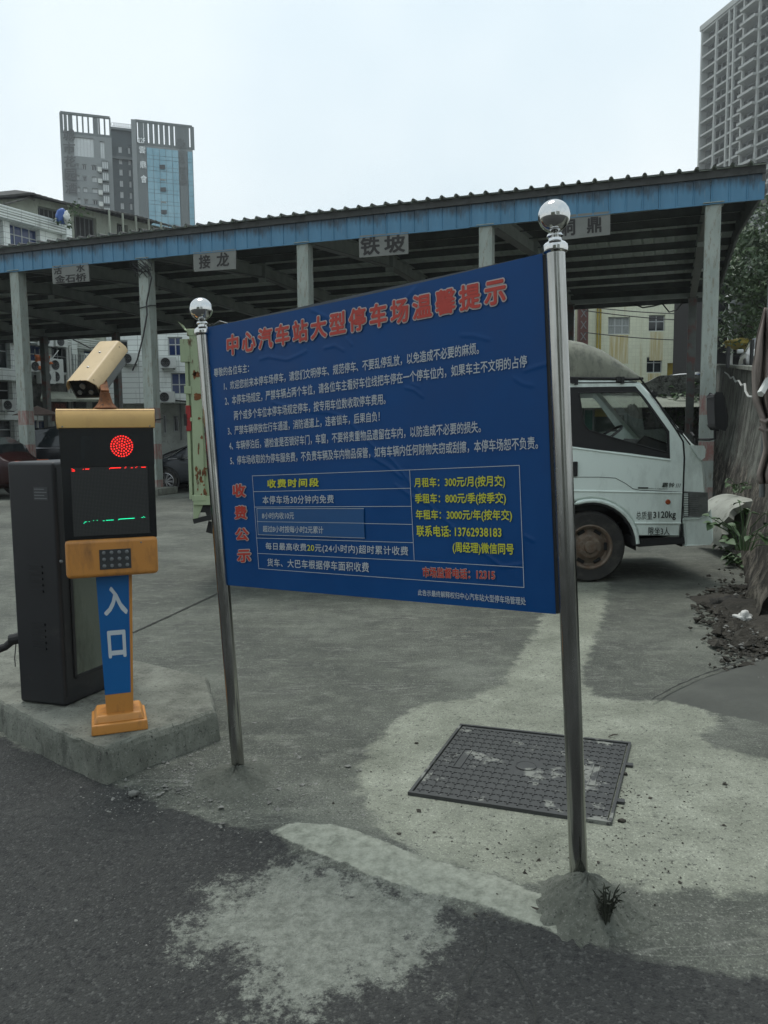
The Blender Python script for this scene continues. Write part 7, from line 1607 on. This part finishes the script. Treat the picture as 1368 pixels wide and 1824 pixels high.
blob('soil_bank', G(1385, 1120) + Vector((.1, .2, -.05)), (.45, 1.2, .16), M_SOIL, 'dark soil bank piled against the foot of the right wall', 'soil heap', 5, 4, .18)
for (px, py, s_, lb) in ((1300, 1082, .10, 'dark angular rock lying left of the white litter'), (1322, 1050, .05, 'flat grey stone on the ground below the weeds'), (1285, 1070, .06, 'smaller dark rock beside the angular one')):
    blob('rock', G(px, py) + Vector((0, 0, s_ * .3)), (s_ * 1.5, s_, s_ * .6), M_ROCK, lb, 'rock', int(py), 3, .35)
blob('litter', G(1326, 1112) + Vector((0, 0, .05)), (.07, .05, .045), M_PAPER, 'crumpled white plastic litter on the soil', 'litter', 6, 3, .6)
tag(MB().box(G(1303, 1302), (0, 0, 0)).build('twig', M_DARK), 'x', 'twig') if False else None
for (a, b, lb) in (((943, 1615), (975, 1628), 'short dark twig on the asphalt left of the near cement heap'), ((1084, 1312), (1100, 1308), 'tiny twig on the cement beyond the drain cover')):
    mb = MB(); mb.tube([G(*a, .006), (G(*a, .01) + G(*b, .01)) / 2 + Vector((0, 0, .004)), G(*b, .006)], [.003, .004, .002], 5); tag(mb.build('twig', M_BARK), lb, 'twig')

# ------------------------------------------------------------------ houses across the street behind the camera (the steel balls mirror them)
for (x, y, w, h, rz, lb, m) in ((-10, -21, 13, 9.5, .1, 'plain house across the street, mirrored at the left of the steel balls', M_PLASTER), (8, -24, 14, 12.6, -.08, 'taller house across the street, mirrored at the right of the steel balls', M_TILEW)):
    u_ = Vector((-math.cos(rz), -math.sin(rz), 0)); n_ = Vector((-math.sin(rz), math.cos(rz), 0)); o_ = Vector((x, y, 0)) - u_ * w / 2
    t = thing('street_house', lb, 'building', (x, y, 0)); hs = [(1 + i * 2.6, 1 + 3.1 * f, 2.7 + i * 2.6, 2.6 + 3.1 * f) for i in range(int((w - 1.5) / 2.6)) for f in range(int(h / 3.1))]
    mb = MB(); PQ = facade(mb, o_, u_, w, h, hs, .2, n_); block(mb, o_, u_, w, h, 9, n_); wl_ = mb.build('wall', m, t)
    for hh in hs: window(wl_, PQ, *hh, depth=.18, nx=2, nz=1)

# ------------------------------------------------------------------ thin summer haze
HZ = MB(); HZ.box2((-449, -89, -1.2), (449, 700, 104.5))
hm = bpy.data.materials.new('haze_air'); hm.use_nodes = True; hn = hm.node_tree.nodes; hn.remove(hn['Principled BSDF']); pv = hn.new('ShaderNodeVolumePrincipled')
pv.inputs['Color'].default_value = (.93, .97, 1, 1); pv.inputs['Density'].default_value = .00045; pv.inputs['Anisotropy'].default_value = .2
hm.node_tree.links.new(pv.outputs[0], hn['Material Output'].inputs['Volume'])
ho = HZ.build('haze', hm); ho['kind'] = 'stuff'
